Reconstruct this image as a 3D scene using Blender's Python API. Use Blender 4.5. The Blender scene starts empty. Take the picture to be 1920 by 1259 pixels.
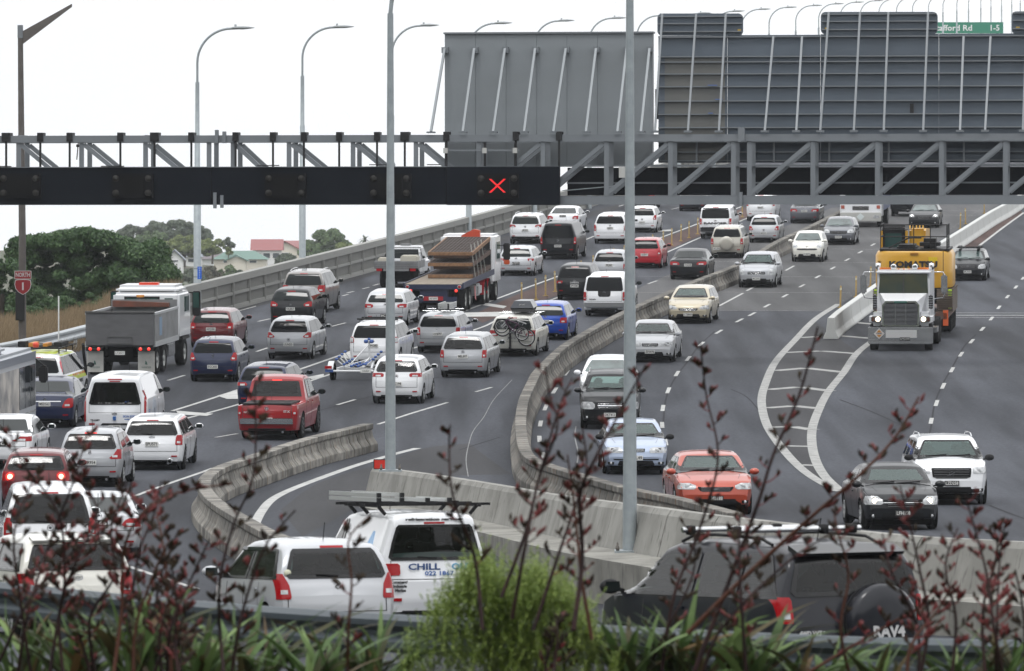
import bpy, bmesh, math, random
import numpy as np
from mathutils import Vector, Matrix
from mathutils.bvhtree import BVHTree
random.seed(7)
SC = bpy.context.scene
COL = SC.collection
# ---------------- camera, sky, light, exposure ----------------
F = 11500.0      # focal length in photo pixels
Y0 = 450.0       # photo row of the horizon
cd = bpy.data.cameras.new('camera'); cam = bpy.data.objects.new('camera', cd); COL.objects.link(cam)
cam.location = (0, 0, 0); cam.rotation_euler = (math.radians(90), 0, 0)
cd.sensor_width = 36.0; cd.lens = F / 1920 * 36.0; cd.shift_y = -(629.5 - Y0) / 1920
cd.clip_start = 1.0; cd.clip_end = 6000
cd.dof.use_dof = True; cd.dof.focus_distance = 185.0; cd.dof.aperture_fstop = 8.0
SC.camera = cam
w = bpy.data.worlds.new('World'); SC.world = w; w.use_nodes = True
nt = w.node_tree; nt.nodes.clear()
def nn(nt, t, **kw):
    n = nt.nodes.new(t)
    for k, v in kw.items(): setattr(n, k, v)
    return n
wo = nn(nt, 'ShaderNodeOutputWorld'); bg = nn(nt, 'ShaderNodeBackground')
sky = nn(nt, 'ShaderNodeTexSky', sky_type='NISHITA', sun_disc=False)
sky.sun_elevation = math.radians(66); sky.sun_rotation = math.radians(20); sky.dust_density = 4.0
hs = nn(nt, 'ShaderNodeHueSaturation'); hs.inputs['Saturation'].default_value = 0.25; hs.inputs['Value'].default_value = 1.0
tc = nn(nt, 'ShaderNodeTexCoord'); mp = nn(nt, 'ShaderNodeMapping'); mp.inputs['Scale'].default_value = (1.6, 1.6, 4.0)
nz = nn(nt, 'ShaderNodeTexNoise'); nz.inputs['Scale'].default_value = 1.7; nz.inputs['Detail'].default_value = 6
cr = nn(nt, 'ShaderNodeValToRGB')
cr.color_ramp.elements[0].position = 0.30; cr.color_ramp.elements[0].color = (10.3, 10.6, 11.0, 1)
cr.color_ramp.elements[1].position = 0.62; cr.color_ramp.elements[1].color = (12.0, 12.1, 12.2, 1)
mx = nn(nt, 'ShaderNodeMix', data_type='RGBA'); mx.inputs['Factor'].default_value = 0.93
L = nt.links.new
L(sky.outputs[0], hs.inputs['Color']); L(tc.outputs['Generated'], mp.inputs[0]); L(mp.outputs[0], nz.inputs['Vector'])
L(nz.outputs['Fac'], cr.inputs[0]); L(hs.outputs[0], mx.inputs[6]); L(cr.outputs[0], mx.inputs[7])
sx = nn(nt, 'ShaderNodeSeparateXYZ'); gr = nn(nt, 'ShaderNodeMapRange'); gr.inputs['From Min'].default_value = 0.03; gr.inputs['From Max'].default_value = 0.75; gr.inputs['To Min'].default_value = 1.04; gr.inputs['To Max'].default_value = 1.6
L(tc.outputs['Generated'], sx.inputs[0]); L(sx.outputs['Z'], gr.inputs[0])
vs_ = nn(nt, 'ShaderNodeVectorMath', operation='SCALE'); L(mx.outputs[2], vs_.inputs[0]); L(gr.outputs[0], vs_.inputs['Scale'])
L(vs_.outputs[0], bg.inputs['Color']); bg.inputs['Strength'].default_value = 0.095; L(bg.outputs[0], wo.inputs[0])
sd = bpy.data.lights.new('sun', 'SUN'); sun = bpy.data.objects.new('sun', sd); COL.objects.link(sun)
sd.energy = 1.4; sd.angle = math.radians(14); sd.color = (1, 0.985, 0.965)
sun.rotation_euler = (math.radians(24), 0, math.radians(-20))
SC.view_settings.view_transform = 'Standard'; SC.view_settings.look = 'None'
SC.view_settings.exposure = 0.0; SC.view_settings.gamma = 1.0
try:
    SC.cycles.max_bounces = 6; SC.cycles.diffuse_bounces = 2; SC.cycles.glossy_bounces = 3
    SC.cycles.transmission_bounces = 3; SC.cycles.volume_bounces = 1; SC.cycles.use_denoising = True
    SC.cycles.caustics_reflective = False; SC.cycles.caustics_refractive = False
except Exception: pass

# ---------------- geometry of the place ----------------
_TY = [30, 50, 63.5, 79, 95, 115, 144, 164, 192, 221, 300, 343, 414, 522, 800, 1300]
_TZ = [-3.75, -4.35, -4.8, -5.38, -6.0, -6.42, -6.58, -6.43, -5.72, -4.6, -1.69, -0.02, 2.95, 7.6, 20.0, 42.4]
def _pchip(x, y):
    x = np.array(x, float); y = np.array(y, float); h = np.diff(x); d = np.diff(y) / h
    m = np.zeros(len(x)); m[0] = d[0]; m[-1] = d[-1]
    for i in range(1, len(x) - 1):
        if d[i-1] * d[i] > 0:
            w1 = 2*h[i] + h[i-1]; w2 = h[i] + 2*h[i-1]; m[i] = (w1 + w2) / (w1/d[i-1] + w2/d[i])
    return x, y, m
_px, _py, _pm = _pchip(_TY, _TZ)
def deck(Y):
    i = int(np.clip(np.searchsorted(_px, Y) - 1, 0, len(_px) - 2)); h = _px[i+1] - _px[i]; t = (Y - _px[i]) / h
    if t < 0: return _py[0] + _pm[0] * (Y - _px[0])
    if t > 1: return _py[-1] + _pm[-1] * (Y - _px[-1])
    return ((2*t**3-3*t*t+1)*_py[i] + (t**3-2*t*t+t)*h*_pm[i] + (-2*t**3+3*t*t)*_py[i+1] + (t**3-t*t)*h*_pm[i+1])
def W(px, py, s): return Vector(((px - 960) / s, F / s, (Y0 - py) / s))   # pixel + scale -> point
def gd(px, py, h=0.0):            # point h above the road seen at a pixel
    lo, hi = 35.0, 1290.0
    for _ in range(50):
        m = (lo + hi) / 2
        if Y0 - F * (deck(m) + h) / m > py: lo = m
        else: hi = m
    return Vector(((px - 960) * m / F, m, deck(m) + h))

# ---------------- mesh helpers ----------------
class MB:
    def __init__(s): s.v = []; s.f = []; s.sm = []
    def add(s, vs, fs, smooth=False):
        o = len(s.v); s.v += [tuple(p) for p in vs]; s.f += [tuple(i + o for i in f) for f in fs]; s.sm += [smooth] * len(fs); return s
    def box(s, a, b, M=None):
        x0, y0, z0 = a; x1, y1, z1 = b
        vs = [Vector(p) for p in ((x0,y0,z0),(x1,y0,z0),(x1,y1,z0),(x0,y1,z0),(x0,y0,z1),(x1,y0,z1),(x1,y1,z1),(x0,y1,z1))]
        if M is not None: vs = [M @ p for p in vs]
        return s.add(vs, [(0,3,2,1),(4,5,6,7),(0,1,5,4),(1,2,6,5),(2,3,7,6),(3,0,4,7)])
    def cbox(s, c, d, M=None):
        c = Vector(c); d = Vector(d) / 2; return s.box(c - d, c + d, M)
    def beam(s, p, q, wd, ht, up=(0, 0, 1)):
        p = Vector(p); q = Vector(q); d = (q - p).normalized(); up = Vector(up)
        if abs(d.dot(up)) > .98: up = Vector((0, 1, 0))
        r = d.cross(up).normalized() * wd / 2; u = r.cross(d).normalized() * ht / 2
        vs = [p-r-u, p+r-u, p+r+u, p-r+u, q-r-u, q+r-u, q+r+u, q-r+u]
        return s.add(vs, [(0,1,2,3),(4,7,6,5),(0,4,5,1),(1,5,6,2),(2,6,7,3),(3,7,4,0)])
    def tube(s, pts, r, n=8, cap=True):
        pts = [Vector(p) for p in pts]; k = len(pts)
        rs = r if isinstance(r, (list, tuple)) else [r] * k
        vs = []; prev = None
        for i, p in enumerate(pts):
            d = (pts[min(i+1, k-1)] - pts[max(i-1, 0)]).normalized()
            a = prev if prev is not None else (Vector((0,0,1)) if abs(d.z) < .9 else Vector((1,0,0)))
            a = (a - d * a.dot(d)).normalized(); b = d.cross(a); prev = a
            for j in range(n):
                t = 2*math.pi*j/n; vs.append(p + (a*math.cos(t) + b*math.sin(t)) * rs[i])
        fs = [(i*n+j, i*n+(j+1)%n, (i+1)*n+(j+1)%n, (i+1)*n+j) for i in range(k-1) for j in range(n)]
        s.add(vs, fs, True)
        if cap: s.add(vs[:n], [tuple(range(n))[::-1]]); s.add(vs[-n:], [tuple(range(n))])
        return s
    def lathe(s, prof, M=None, n=20, axis='y'):   # prof [(r, h)] round the axis
        vs = []
        for r, h in prof:
            for j in range(n):
                t = 2*math.pi*j/n; c, d = r*math.cos(t), r*math.sin(t)
                p = Vector((c, h, d)) if axis == 'y' else Vector((c, d, h)) if axis == 'z' else Vector((h, c, d))
                vs.append(M @ p if M is not None else p)
        k = len(prof); return s.add(vs, [(i*n+j, i*n+(j+1)%n, (i+1)*n+(j+1)%n, (i+1)*n+j) for i in range(k-1) for j in range(n)], True)
    def prism(s, poly, axis_vec, M=None):        # poly: 3d points, extruded by a vector
        poly = [Vector(p) for p in poly]; e = Vector(axis_vec); n = len(poly)
        vs = poly + [p + e for p in poly]
        if M is not None: vs = [M @ p for p in vs]
        return s.add(vs, [tuple(range(n))[::-1], tuple(range(n, 2*n))] + [(i, (i+1)%n, n+(i+1)%n, n+i) for i in range(n)])
    def build(s, name, mat, parent=None, M=None, fixn=True):
        me = bpy.data.meshes.new(name); vs = s.v
        if M is not None: vs = [tuple(M @ Vector(p)) for p in vs]
        me.from_pydata(vs, [], s.f); me.polygons.foreach_set('use_smooth', s.sm)
        if fixn and len(s.f) < 20000:
            bm = bmesh.new(); bm.from_mesh(me); bmesh.ops.recalc_face_normals(bm, faces=bm.faces); bm.to_mesh(me); bm.free()
        me.materials.append(mat); me.update()
        o = bpy.data.objects.new(name, me); COL.objects.link(o)
        if parent: o.parent = parent
        return o
def empty(name, label, cat, M=None, group=None):
    o = bpy.data.objects.new(name, None); COL.objects.link(o); o.empty_display_size = .3
    if M is not None: o.matrix_world = M
    return tag(o, label, cat, group)
def tag(o, label=None, cat=None, group=None, kind=None):
    if label: o['label'] = label
    if cat: o['category'] = cat
    if group: o['group'] = group
    if kind: o['kind'] = kind
    return o
def copy_tree(o, parent=None):
    kids = list(o.children); c = o.copy(); COL.objects.link(c)
    if parent: c.parent = parent
    for k in kids: copy_tree(k, c)
    return c
def frame(origin, fwd, up=(0,0,1)):   # matrix with +x = fwd, +z ~ up
    x = Vector(fwd).normalized(); y = Vector(up).cross(x).normalized(); z = x.cross(y)
    return Matrix(((x.x,y.x,z.x,origin[0]),(x.y,y.y,z.y,origin[1]),(x.z,y.z,z.z,origin[2]),(0,0,0,1)))
_FONT = {}
def text_mesh(txt, size, depth=0.002, spacing=1.0, bold=0.0):
    c = bpy.data.curves.new('t', 'FONT'); c.body = txt; c.size = size; c.extrude = depth; c.align_x = 'CENTER'; c.align_y = 'CENTER'
    c.space_character = spacing; c.offset = bold; c.resolution_u = 2
    o = bpy.data.objects.new('t', c); COL.objects.link(o); dg = bpy.context.evaluated_depsgraph_get()
    me = bpy.data.meshes.new_from_object(o.evaluated_get(dg)); bpy.data.objects.remove(o); bpy.data.curves.remove(c)
    return me
def put_text(name, txt, size, mat, parent, M, depth=0.002, width=None, bold=0.0, spacing=1.0):
    me = text_mesh(txt, size, depth, spacing, bold)      # text lies in local xy, faces +z
    xs = [v.co.x for v in me.vertices]
    if width and xs:
        k = width / max(1e-6, max(xs) - min(xs)); me.transform(Matrix.Diagonal((k, 1, 1, 1)))
    me.transform(M); me.materials.clear(); me.materials.append(mat)
    o = bpy.data.objects.new(name, me); COL.objects.link(o); o.parent = parent; return o
FACE_BACK = Matrix(((0,0,-1,0),(-1,0,0,0),(0,1,0,0),(0,0,0,1)))   # text readable from -x side (car local)
FACE_FRONT = Matrix(((0,0,1,0),(1,0,0,0),(0,1,0,0),(0,0,0,1)))    # readable from +x side
FACE_CAM = Matrix(((1,0,0,0),(0,0,-1,0),(0,1,0,0),(0,0,0,1)))     # readable from -y side (world)
def T(x, y, z): return Matrix.Translation((x, y, z))

# ---------------- materials ----------------
_M = {}
def mat(name, col, rough=.6, metal=0.0, coat=0.0, spec=.5, emis=None, es=1.0, noise=None, bump=None, coat_rough=.05):
    if name in _M: return _M[name]
    m = bpy.data.materials.new(name); m.use_nodes = True; t = m.node_tree; b = t.nodes['Principled BSDF']
    b.inputs['Base Color'].default_value = (*col, 1); b.inputs['Roughness'].default_value = rough; b.inputs['Metallic'].default_value = metal
    b.inputs['Coat Weight'].default_value = coat; b.inputs['Coat Roughness'].default_value = coat_rough; b.inputs['Specular IOR Level'].default_value = spec
    if emis: b.inputs['Emission Color'].default_value = (*emis, 1); b.inputs['Emission Strength'].default_value = es
    tc = nn(t, 'ShaderNodeTexCoord')
    if noise:      # (scale, amount, colour2, stretch)
        sc, amt, c2 = noise[:3]; st = noise[3] if len(noise) > 3 else (1, 1, 1)
        mp = nn(t, 'ShaderNodeMapping'); mp.inputs['Scale'].default_value = st
        n = nn(t, 'ShaderNodeTexNoise'); n.inputs['Scale'].default_value = sc; n.inputs['Detail'].default_value = 5
        r = nn(t, 'ShaderNodeMapRange'); r.inputs['From Min'].default_value = .35; r.inputs['From Max'].default_value = .7; r.inputs['To Max'].default_value = amt
        x = nn(t, 'ShaderNodeMix', data_type='RGBA'); x.inputs[6].default_value = (*col, 1); x.inputs[7].default_value = (*c2, 1)
        K = t.links.new
        K(tc.outputs['Object'], mp.inputs[0]); K(mp.outputs[0], n.inputs['Vector']); K(n.outputs['Fac'], r.inputs[0]); K(r.outputs[0], x.inputs['Factor']); K(x.outputs[2], b.inputs['Base Color'])
    if bump:
        n2 = nn(t, 'ShaderNodeTexNoise'); n2.inputs['Scale'].default_value = bump[0]; n2.inputs['Detail'].default_value = 4
        bp = nn(t, 'ShaderNodeBump'); bp.inputs['Strength'].default_value = bump[1]; bp.inputs['Distance'].default_value = bump[2] if len(bump) > 2 else .02
        t.links.new(tc.outputs['Object'], n2.inputs['Vector']); t.links.new(n2.outputs['Fac'], bp.inputs['Height']); t.links.new(bp.outputs[0], b.inputs['Normal'])
    _M[name] = m; return m
# ---------------- road, ground, markings ----------------
def asphalt(name, base, spread, stain=.35):
    m = bpy.data.materials.new(name); m.use_nodes = True; t = m.node_tree; b = t.nodes['Principled BSDF']; K = t.links.new
    tc = nn(t, 'ShaderNodeTexCoord')
    fine = nn(t, 'ShaderNodeTexNoise'); fine.inputs['Scale'].default_value = 9; fine.inputs['Detail'].default_value = 8; fine.inputs['Roughness'].default_value = .75
    mp = nn(t, 'ShaderNodeMapping'); mp.inputs['Scale'].default_value = (.8, .04, .1); mp.inputs['Rotation'].default_value = (0, 0, math.radians(7))
    big = nn(t, 'ShaderNodeTexNoise'); big.inputs['Scale'].default_value = 1.0; big.inputs['Detail'].default_value = 5
    mp2 = nn(t, 'ShaderNodeMapping'); mp2.inputs['Scale'].default_value = (.09, .05, .1)
    pat = nn(t, 'ShaderNodeTexNoise'); pat.inputs['Scale'].default_value = 1.0; pat.inputs['Detail'].default_value = 3
    K(tc.outputs['Object'], fine.inputs['Vector']); K(tc.outputs['Object'], mp.inputs[0]); K(mp.outputs[0], big.inputs['Vector'])
    K(tc.outputs['Object'], mp2.inputs[0]); K(mp2.outputs[0], pat.inputs['Vector'])
    def mr(src, a, b2, lo, hi):
        r = nn(t, 'ShaderNodeMapRange'); r.inputs['From Min'].default_value = a; r.inputs['From Max'].default_value = b2
        r.inputs['To Min'].default_value = lo; r.inputs['To Max'].default_value = hi; K(src, r.inputs[0]); return r.outputs[0]
    m1 = nn(t, 'ShaderNodeMath', operation='MULTIPLY'); K(mr(fine.outputs['Fac'], .3, .7, 1-spread, 1+spread), m1.inputs[0]); K(mr(big.outputs['Fac'], .35, .65, 1-stain, 1+stain*.7), m1.inputs[1])
    m2 = nn(t, 'ShaderNodeMath', operation='MULTIPLY'); K(m1.outputs[0], m2.inputs[0]); K(mr(pat.outputs['Fac'], .35, .65, .85, 1.15), m2.inputs[1])
    vm = nn(t, 'ShaderNodeVectorMath', operation='SCALE'); vm.inputs[0].default_value = base; K(m2.outputs[0], vm.inputs['Scale'])
    K(vm.outputs[0], b.inputs['Base Color']); b.inputs['Roughness'].default_value = .78; b.inputs['Specular IOR Level'].default_value = .08
    bp = nn(t, 'ShaderNodeBump'); bp.inputs['Strength'].default_value = .35; bp.inputs['Distance'].default_value = .01; K(fine.outputs['Fac'], bp.inputs['Height']); K(bp.outputs[0], b.inputs['Normal'])
    return m
ASPH = asphalt('asphalt', (.049, .052, .061), .40, .36)
ASPH2 = asphalt('worn_asphalt', (.080, .080, .082), .24, .22)
DARKA = asphalt('dark_asphalt', (.044, .044, .047), .3, .22)
REDA = asphalt('red_chip_seal', (.075, .047, .042), .25, .3)
PAINT = mat('road_paint', (.42, .42, .41), .7, noise=(3, .75, (.22, .22, .21)))
PAINTG = mat('aged_road_paint', (.33, .33, .32), .75, spec=.15, noise=(3, .8, (.19, .19, .185)))
PAINT2 = mat('worn_road_paint', (.20, .20, .20), .7, noise=(2, .8, (.08, .08, .08)))
CONC = mat('concrete', (.30, .295, .275), .85, noise=(1.3, .55, (.16, .155, .145)), bump=(14, .3, .01))
CONCL = mat('pale_concrete', (.46, .465, .455), .8, noise=(1.1, .45, (.30, .30, .285)), bump=(10, .2, .01))
GALV = mat('galvanised_steel', (.31, .345, .36), .5, metal=.15, noise=(6, .7, (.23, .26, .28)))
XL = [(30, -25), (90, -32), (140, -29), (190, -23.5), (221, -18.6), (252.6, -13.7)]
def edge_left(Y):
    if Y >= 252.6: return -13.7 + .131 * (Y - 252.6)
    return float(np.interp(Y, [a for a, b in XL], [b for a, b in XL]))
ys = list(np.arange(30, 420, 3.0)) + list(np.arange(420, 1310, 20.0))
m = MB(); nx = 24; rows = []
for Y in ys:
    a = edge_left(Y) - .25; b = .131 * Y + 45; rows.append([(a + (b - a) * i / nx, Y, deck(Y)) for i in range(nx + 1)])
vs = [p for r in rows for p in r]
m.add(vs, [(j*(nx+1)+i, j*(nx+1)+i+1, (j+1)*(nx+1)+i+1, (j+1)*(nx+1)+i) for j in range(len(ys)-1) for i in range(nx)], True)
tag(m.build('road', ASPH), kind='structure')
# the deck's underside and the low land around it
m = MB(); m.add([(-1400,-1400,-30),(1400,-1400,-30),(1400,2900,-30),(-1400,2900,-30)], [(0,1,2,3)])
tag(m.build('ground', mat('low_ground', (.09, .11, .06), .95, noise=(.02, .8, (.15, .14, .09)))), kind='structure')

def smooth_path(pts, step=1.0):      # catmull-rom through 3d points, resampled
    P = [Vector(p) for p in pts]; P = [2*P[0]-P[1]] + P + [2*P[-1]-P[-2]]; out = []
    for i in range(1, len(P) - 2):
        for k in range(24):
            t = k/24; a, b, c, d = P[i-1], P[i], P[i+1], P[i+2]
            out.append(.5*((2*b) + (c-a)*t + (2*a-5*b+4*c-d)*t*t + (3*b-a-3*c+d)*t**3))
    out.append(P[-2]); res = [out[0]]; acc = 0
    for i in range(1, len(out)):
        seg = (out[i] - out[i-1]).length
        while acc + seg >= step and seg > 1e-9:
            t = (step - acc) / seg; q = out[i-1].lerp(out[i], t); res.append(q); out[i-1] = q; seg = (out[i] - q).length; acc = 0
        acc += seg
    return res
def ribbon(mb, path, width, lift, drape=True):
    L_, R_ = [], []
    for i, p in enumerate(path):
        d = path[min(i+1, len(path)-1)] - path[max(i-1, 0)]; d.z = 0; d.normalize(); n = Vector((-d.y, d.x, 0)) * width / 2
        for lst, q in ((L_, p + n), (R_, p - n)): lst.append((q.x, q.y, deck(q.y) + lift))
    n = len(path); mb.add(L_ + R_, [(i, i+1, n+i+1, n+i) for i in range(n-1)])
def line(pts, width=.12, h=.004, mt=None, name='lane_line', sm=True):
    P = [gd(x, y) for x, y in pts]; path = smooth_path(P, .8) if sm and len(P) > 2 else [P[0].lerp(P[-1], k/12) for k in range(13)]
    if len(path) < 2: path = P
    mb = MB(); ribbon(mb, path, width, h); return tag(mb.build(name, mt or PAINT, fixn=False), kind='structure')
def quad_patch(pts, h=.004, mt=None, name='road_marking'):
    mb = MB(); P = [gd(x, y) for x, y in pts]; mb.add([(p.x, p.y, deck(p.y) + h) for p in P], [tuple(range(len(P)))])
    return tag(mb.build(name, mt or PAINT, fixn=False), kind='structure')
def sheet(L_, R_, h, mt, name):       # surface between two image polylines, following the deck
    A = smooth_path([gd(*p) for p in L_], 1.5); B = smooth_path([gd(*p) for p in R_], 1.5); mb = MB(); n = 60
    def at(P, t):
        f = t * (len(P) - 1); i = min(int(f), len(P) - 2); return P[i].lerp(P[i+1], f - i)
    vs = []
    for k in range(n + 1):
        a, b = at(A, k/n), at(B, k/n)
        for j in range(9):
            q = a.lerp(b, j/8); vs.append((q.x, q.y, deck(q.y) + h))
    mb.add(vs, [(k*9+j, k*9+j+1, (k+1)*9+j+1, (k+1)*9+j) for k in range(n) for j in range(8)])
    return tag(mb.build(name, mt, fixn=False), kind='structure')
# lighter worn surface of the bridge approach on the southbound side, joints across it
sheet([(1300,583),(1330,549),(1395,505),(1470,462),(1560,415),(1640,380)], [(1556,583),(1600,556),(1655,520),(1725,474),(1800,428),(1880,380)], .004, ASPH2, 'worn_road_surface')
sheet([(1120,583),(1200,540),(1262,512),(1330,485),(1410,450),(1560,390)], [(1298,583),(1328,549),(1390,505),(1465,462),(1555,415),(1635,384)], .004, ASPH2, 'worn_road_surface')
sheet([(880,594),(960,557),(1046,523),(1176,473),(1311,422),(1400,388)], [(905,606),(999,569),(1046,554),(1255,468),(1313,443),(1440,392)], .008, REDA, 'red_median_strip')
sheet([(1655,600),(1730,530),(1800,462),(1860,415),(1905,384)], [(1690,600),(1760,528),(1836,461),(1890,420),(1920,399)], .008, REDA, 'red_median_strip')
sheet([(1640,640),(1525,602),(1480,652),(1442,705),(1432,760),(1470,842),(1572,928)][1:], [(1660,610),(1610,662),(1582,700),(1534,772),(1523,820),(1545,892),(1577,926)][1:], .008, DARKA, 'painted_island')
sheet([(880,832),(800,840),(720,868),(600,905),(520,960)], [(960,890),(900,890),(790,900),(690,940),(560,1010)], .004, DARKA, 'dark_shoulder')
for a, b in (((352,598),(480,565)), ((480,565),(704,506)), ((704,506),(960,440)), ((960,440),(1160,383))):
    quad_patch([(a[0],a[1]),(b[0],b[1]),(b[0],b[1]+9),(a[0],a[1]+11)], .004, DARKA, 'road_shoulder')
line([(300,624),(348,610),(480,574.5),(704,513.5),(960,442),(1102,405),(1171,384)], .13)
line([(323,771),(446,731.5),(556,695),(659,659),(762,622),(864,586),(960,550),(1046,518.6),(1176,469),(1311,419),(1392,387)], .14)
line([(341,787),(446,759),(590,712),(740,664),(892,618),(932,601),(999,573.5),(1046,558),(1255,471.5),(1313,446),(1400,410),(1440,394)], .13)
line([(709,796),(770,776),(846,753)], .13); line([(120,985),(232,939),(320,906),(404,876.5)], .13)
line([(470,1000),(490,960),(518,932),(582,904),(658,876.5),(734,853.6),(794,838)], .24)
line([(240,1062),(308,1085),(379,1107)], .13)
line([(1836.6,461),(1880,428),(1920,399)], .16, .012); line([(1690,590),(1760,528),(1838,460)], .16, .012)
line([(1572,571),(1529,599),(1491,638),(1455,678),(1436,718),(1428,752),(1436,793),(1455,826),(1491,869),(1529,899),(1575,924)], .28, .012, PAINTG)
line([(1652,628),(1608,662),(1582,699),(1552,737),(1534,772),(1523,805),(1523,838),(1531.5,869),(1549,897),(1580,925)], .28, .012, PAINTG)
line([(1575,568),(1650,520),(1725,468),(1790,424),(1850,384)], .12)
for bar in ([(1595,605),(1655,610)], [(1500,634),(1533,632)], [(1570,630),(1640,636)], [(1470,662),(1539,659),(1608,664)], [(1453,696),(1511,691),(1582,699)], [(1440,731.5),(1498.5,726.5),(1557,734)], [(1436,766),(1488,762),(1536,767)], [(1446,802),(1483,801),(1524,806.5)], [(1468,837),(1522,838)], [(1500,872.6),(1533,874)], [(1534,901),(1553,902)]):
    line(bar, .50, .012, PAINTG, sm=False) if len(bar) == 2 else (line(bar[:2], .50, .012, PAINTG, sm=False), line(bar[1:], .50, .012, PAINTG, sm=False))
for q in ([(330,771),(400,777),(388,781),(335,778)], [(407,743),(446,733),(446,749),(425,749)], [(577,708),(607,702),(607,708),(585,712)], [(633,669),(658,660),(658,674),(640,672)], [(872,587),(962,585),(958,594),(866,595)], [(912,569),(950,575),(944,579),(905,573)], [(1224,433),(1262,431),(1258,434),(1218,436)]):
    quad_patch(q, .014)
def dash(x0, y0, x1, y1, wd=.12, h=.01): line([(x0,y0),(x1,y1)], wd, h, sm=False)
for d in ((642,555.5,653,552.6),(651,550,663,547.2),(680,542.3,692,539.3),(700,536,711,533),(484,603.5,506,598.5),(621,613,648,606),(481,660,502,653),(315,714,346,704.5),(632,760,666,750),(404,821,445,814),(892,735.5,922,727),(1098,450,1115,443),(1259,393,1275,389.5),(1215,533,1232,527),(1100,520,1115,514),(1349,574,1393,550.5),(1400,546,1417,537),(1473,508,1489,499),(860,500,875,495),(930,480,944,475.6),(1160,430,1172,426),(1210,411,1220,408)): dash(*d)
DA = [(1661,446),(1637,459.3),(1613,473.3),(1588.6,487.6),(1561.5,503.3),(1533.3,519.6),(1503.6,536.6),(1471.8,555.4),(1438,574),(1410,589.8),(1386.4,601.5),(1348,622.8),(1315,645.7),(1290.5,673),(1269.4,701.3),(1253,732.8),(1243,765.9),(1241.5,797.6),(1248,830)]
DB = [(1918,522.4),(1904.8,539),(1889,557),(1873,577),(1859,598),(1842,617.5),(1822,640.6),(1802,665),(1785,694),(1768.5,724.4),(1756,756.5),(1746,790),(1742,824)]
DC = [(1062,700),(1040,733),(1023,764.6),(1013.4,795),(1011.6,824),(1019,855)]
for D in (DA, DB, DC):
    for i, (x, y) in enumerate(D):
        p = gd(x, y); a = gd(*D[max(i-1, 0)]); b = gd(*D[min(i+1, len(D)-1)]); d = (a - b); d.z = 0; d.normalize()
        mb = MB(); ribbon(mb, [p - d*1.5, p, p + d*1.5], .13, .01); tag(mb.build('lane_line', PAINT, fixn=False), kind='structure')
for y, x0, x1 in ((583,1300,1548),(549,1335,1595),(519.6,1380,1645),(493,1480,1660),(468,1560,1690),(448,1640,1740),(404,1700,1830),(395,1710,1850)):
    dash(x0, y-.8, x1, y+.8, .07, .009)
for y in (587.5, 596): dash(1700, y-.5, 1960, y+.2, .16, .009)
for y in (549, 519, 490): dash(1130, y-1, 1300 + (549-y)*1.3, y+1, .07, .009)
dash(1700, 591.7, 1960, 591.8, .35, .006)
TAR = mat('tar_seal', (.028, .028, .032), .9, spec=.1)
line([(1830,628),(1808,650),(1785,690),(1766,724),(1752,760),(1746,800),(1738,830)], .06, .006, TAR, 'tar_seam')
line([(1340,622),(1310,650),(1288,680),(1262,716),(1248,752),(1243,800)], .06, .006, TAR, 'tar_seam')
line([(1575,750),(1640,775),(1705,805)], .07, .006, TAR, 'tar_seam'); line([(1855,948),(1890,962),(1940,980)], .08, .006, TAR, 'tar_seam')
line([(600,770),(680,748),(760,723),(830,706)], .07, .006, TAR, 'tar_seam'); line([(860,845),(900,832),(945,818)], .06, .006, TAR, 'tar_seam')
line([(1370,730),(1400,745),(1425,772)], .05, .006, TAR, 'tar_seam')
line([(960,713),(926,750),(907,783),(888,808),(880,830),(874,862),(878,895)], .028, .01, PAINT2, 'paint_drip_trail')
line([(1080,800),(1078,820),(1084,850),(1082,870)], .035, .01, PAINT2, 'paint_drip_trail')

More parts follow.
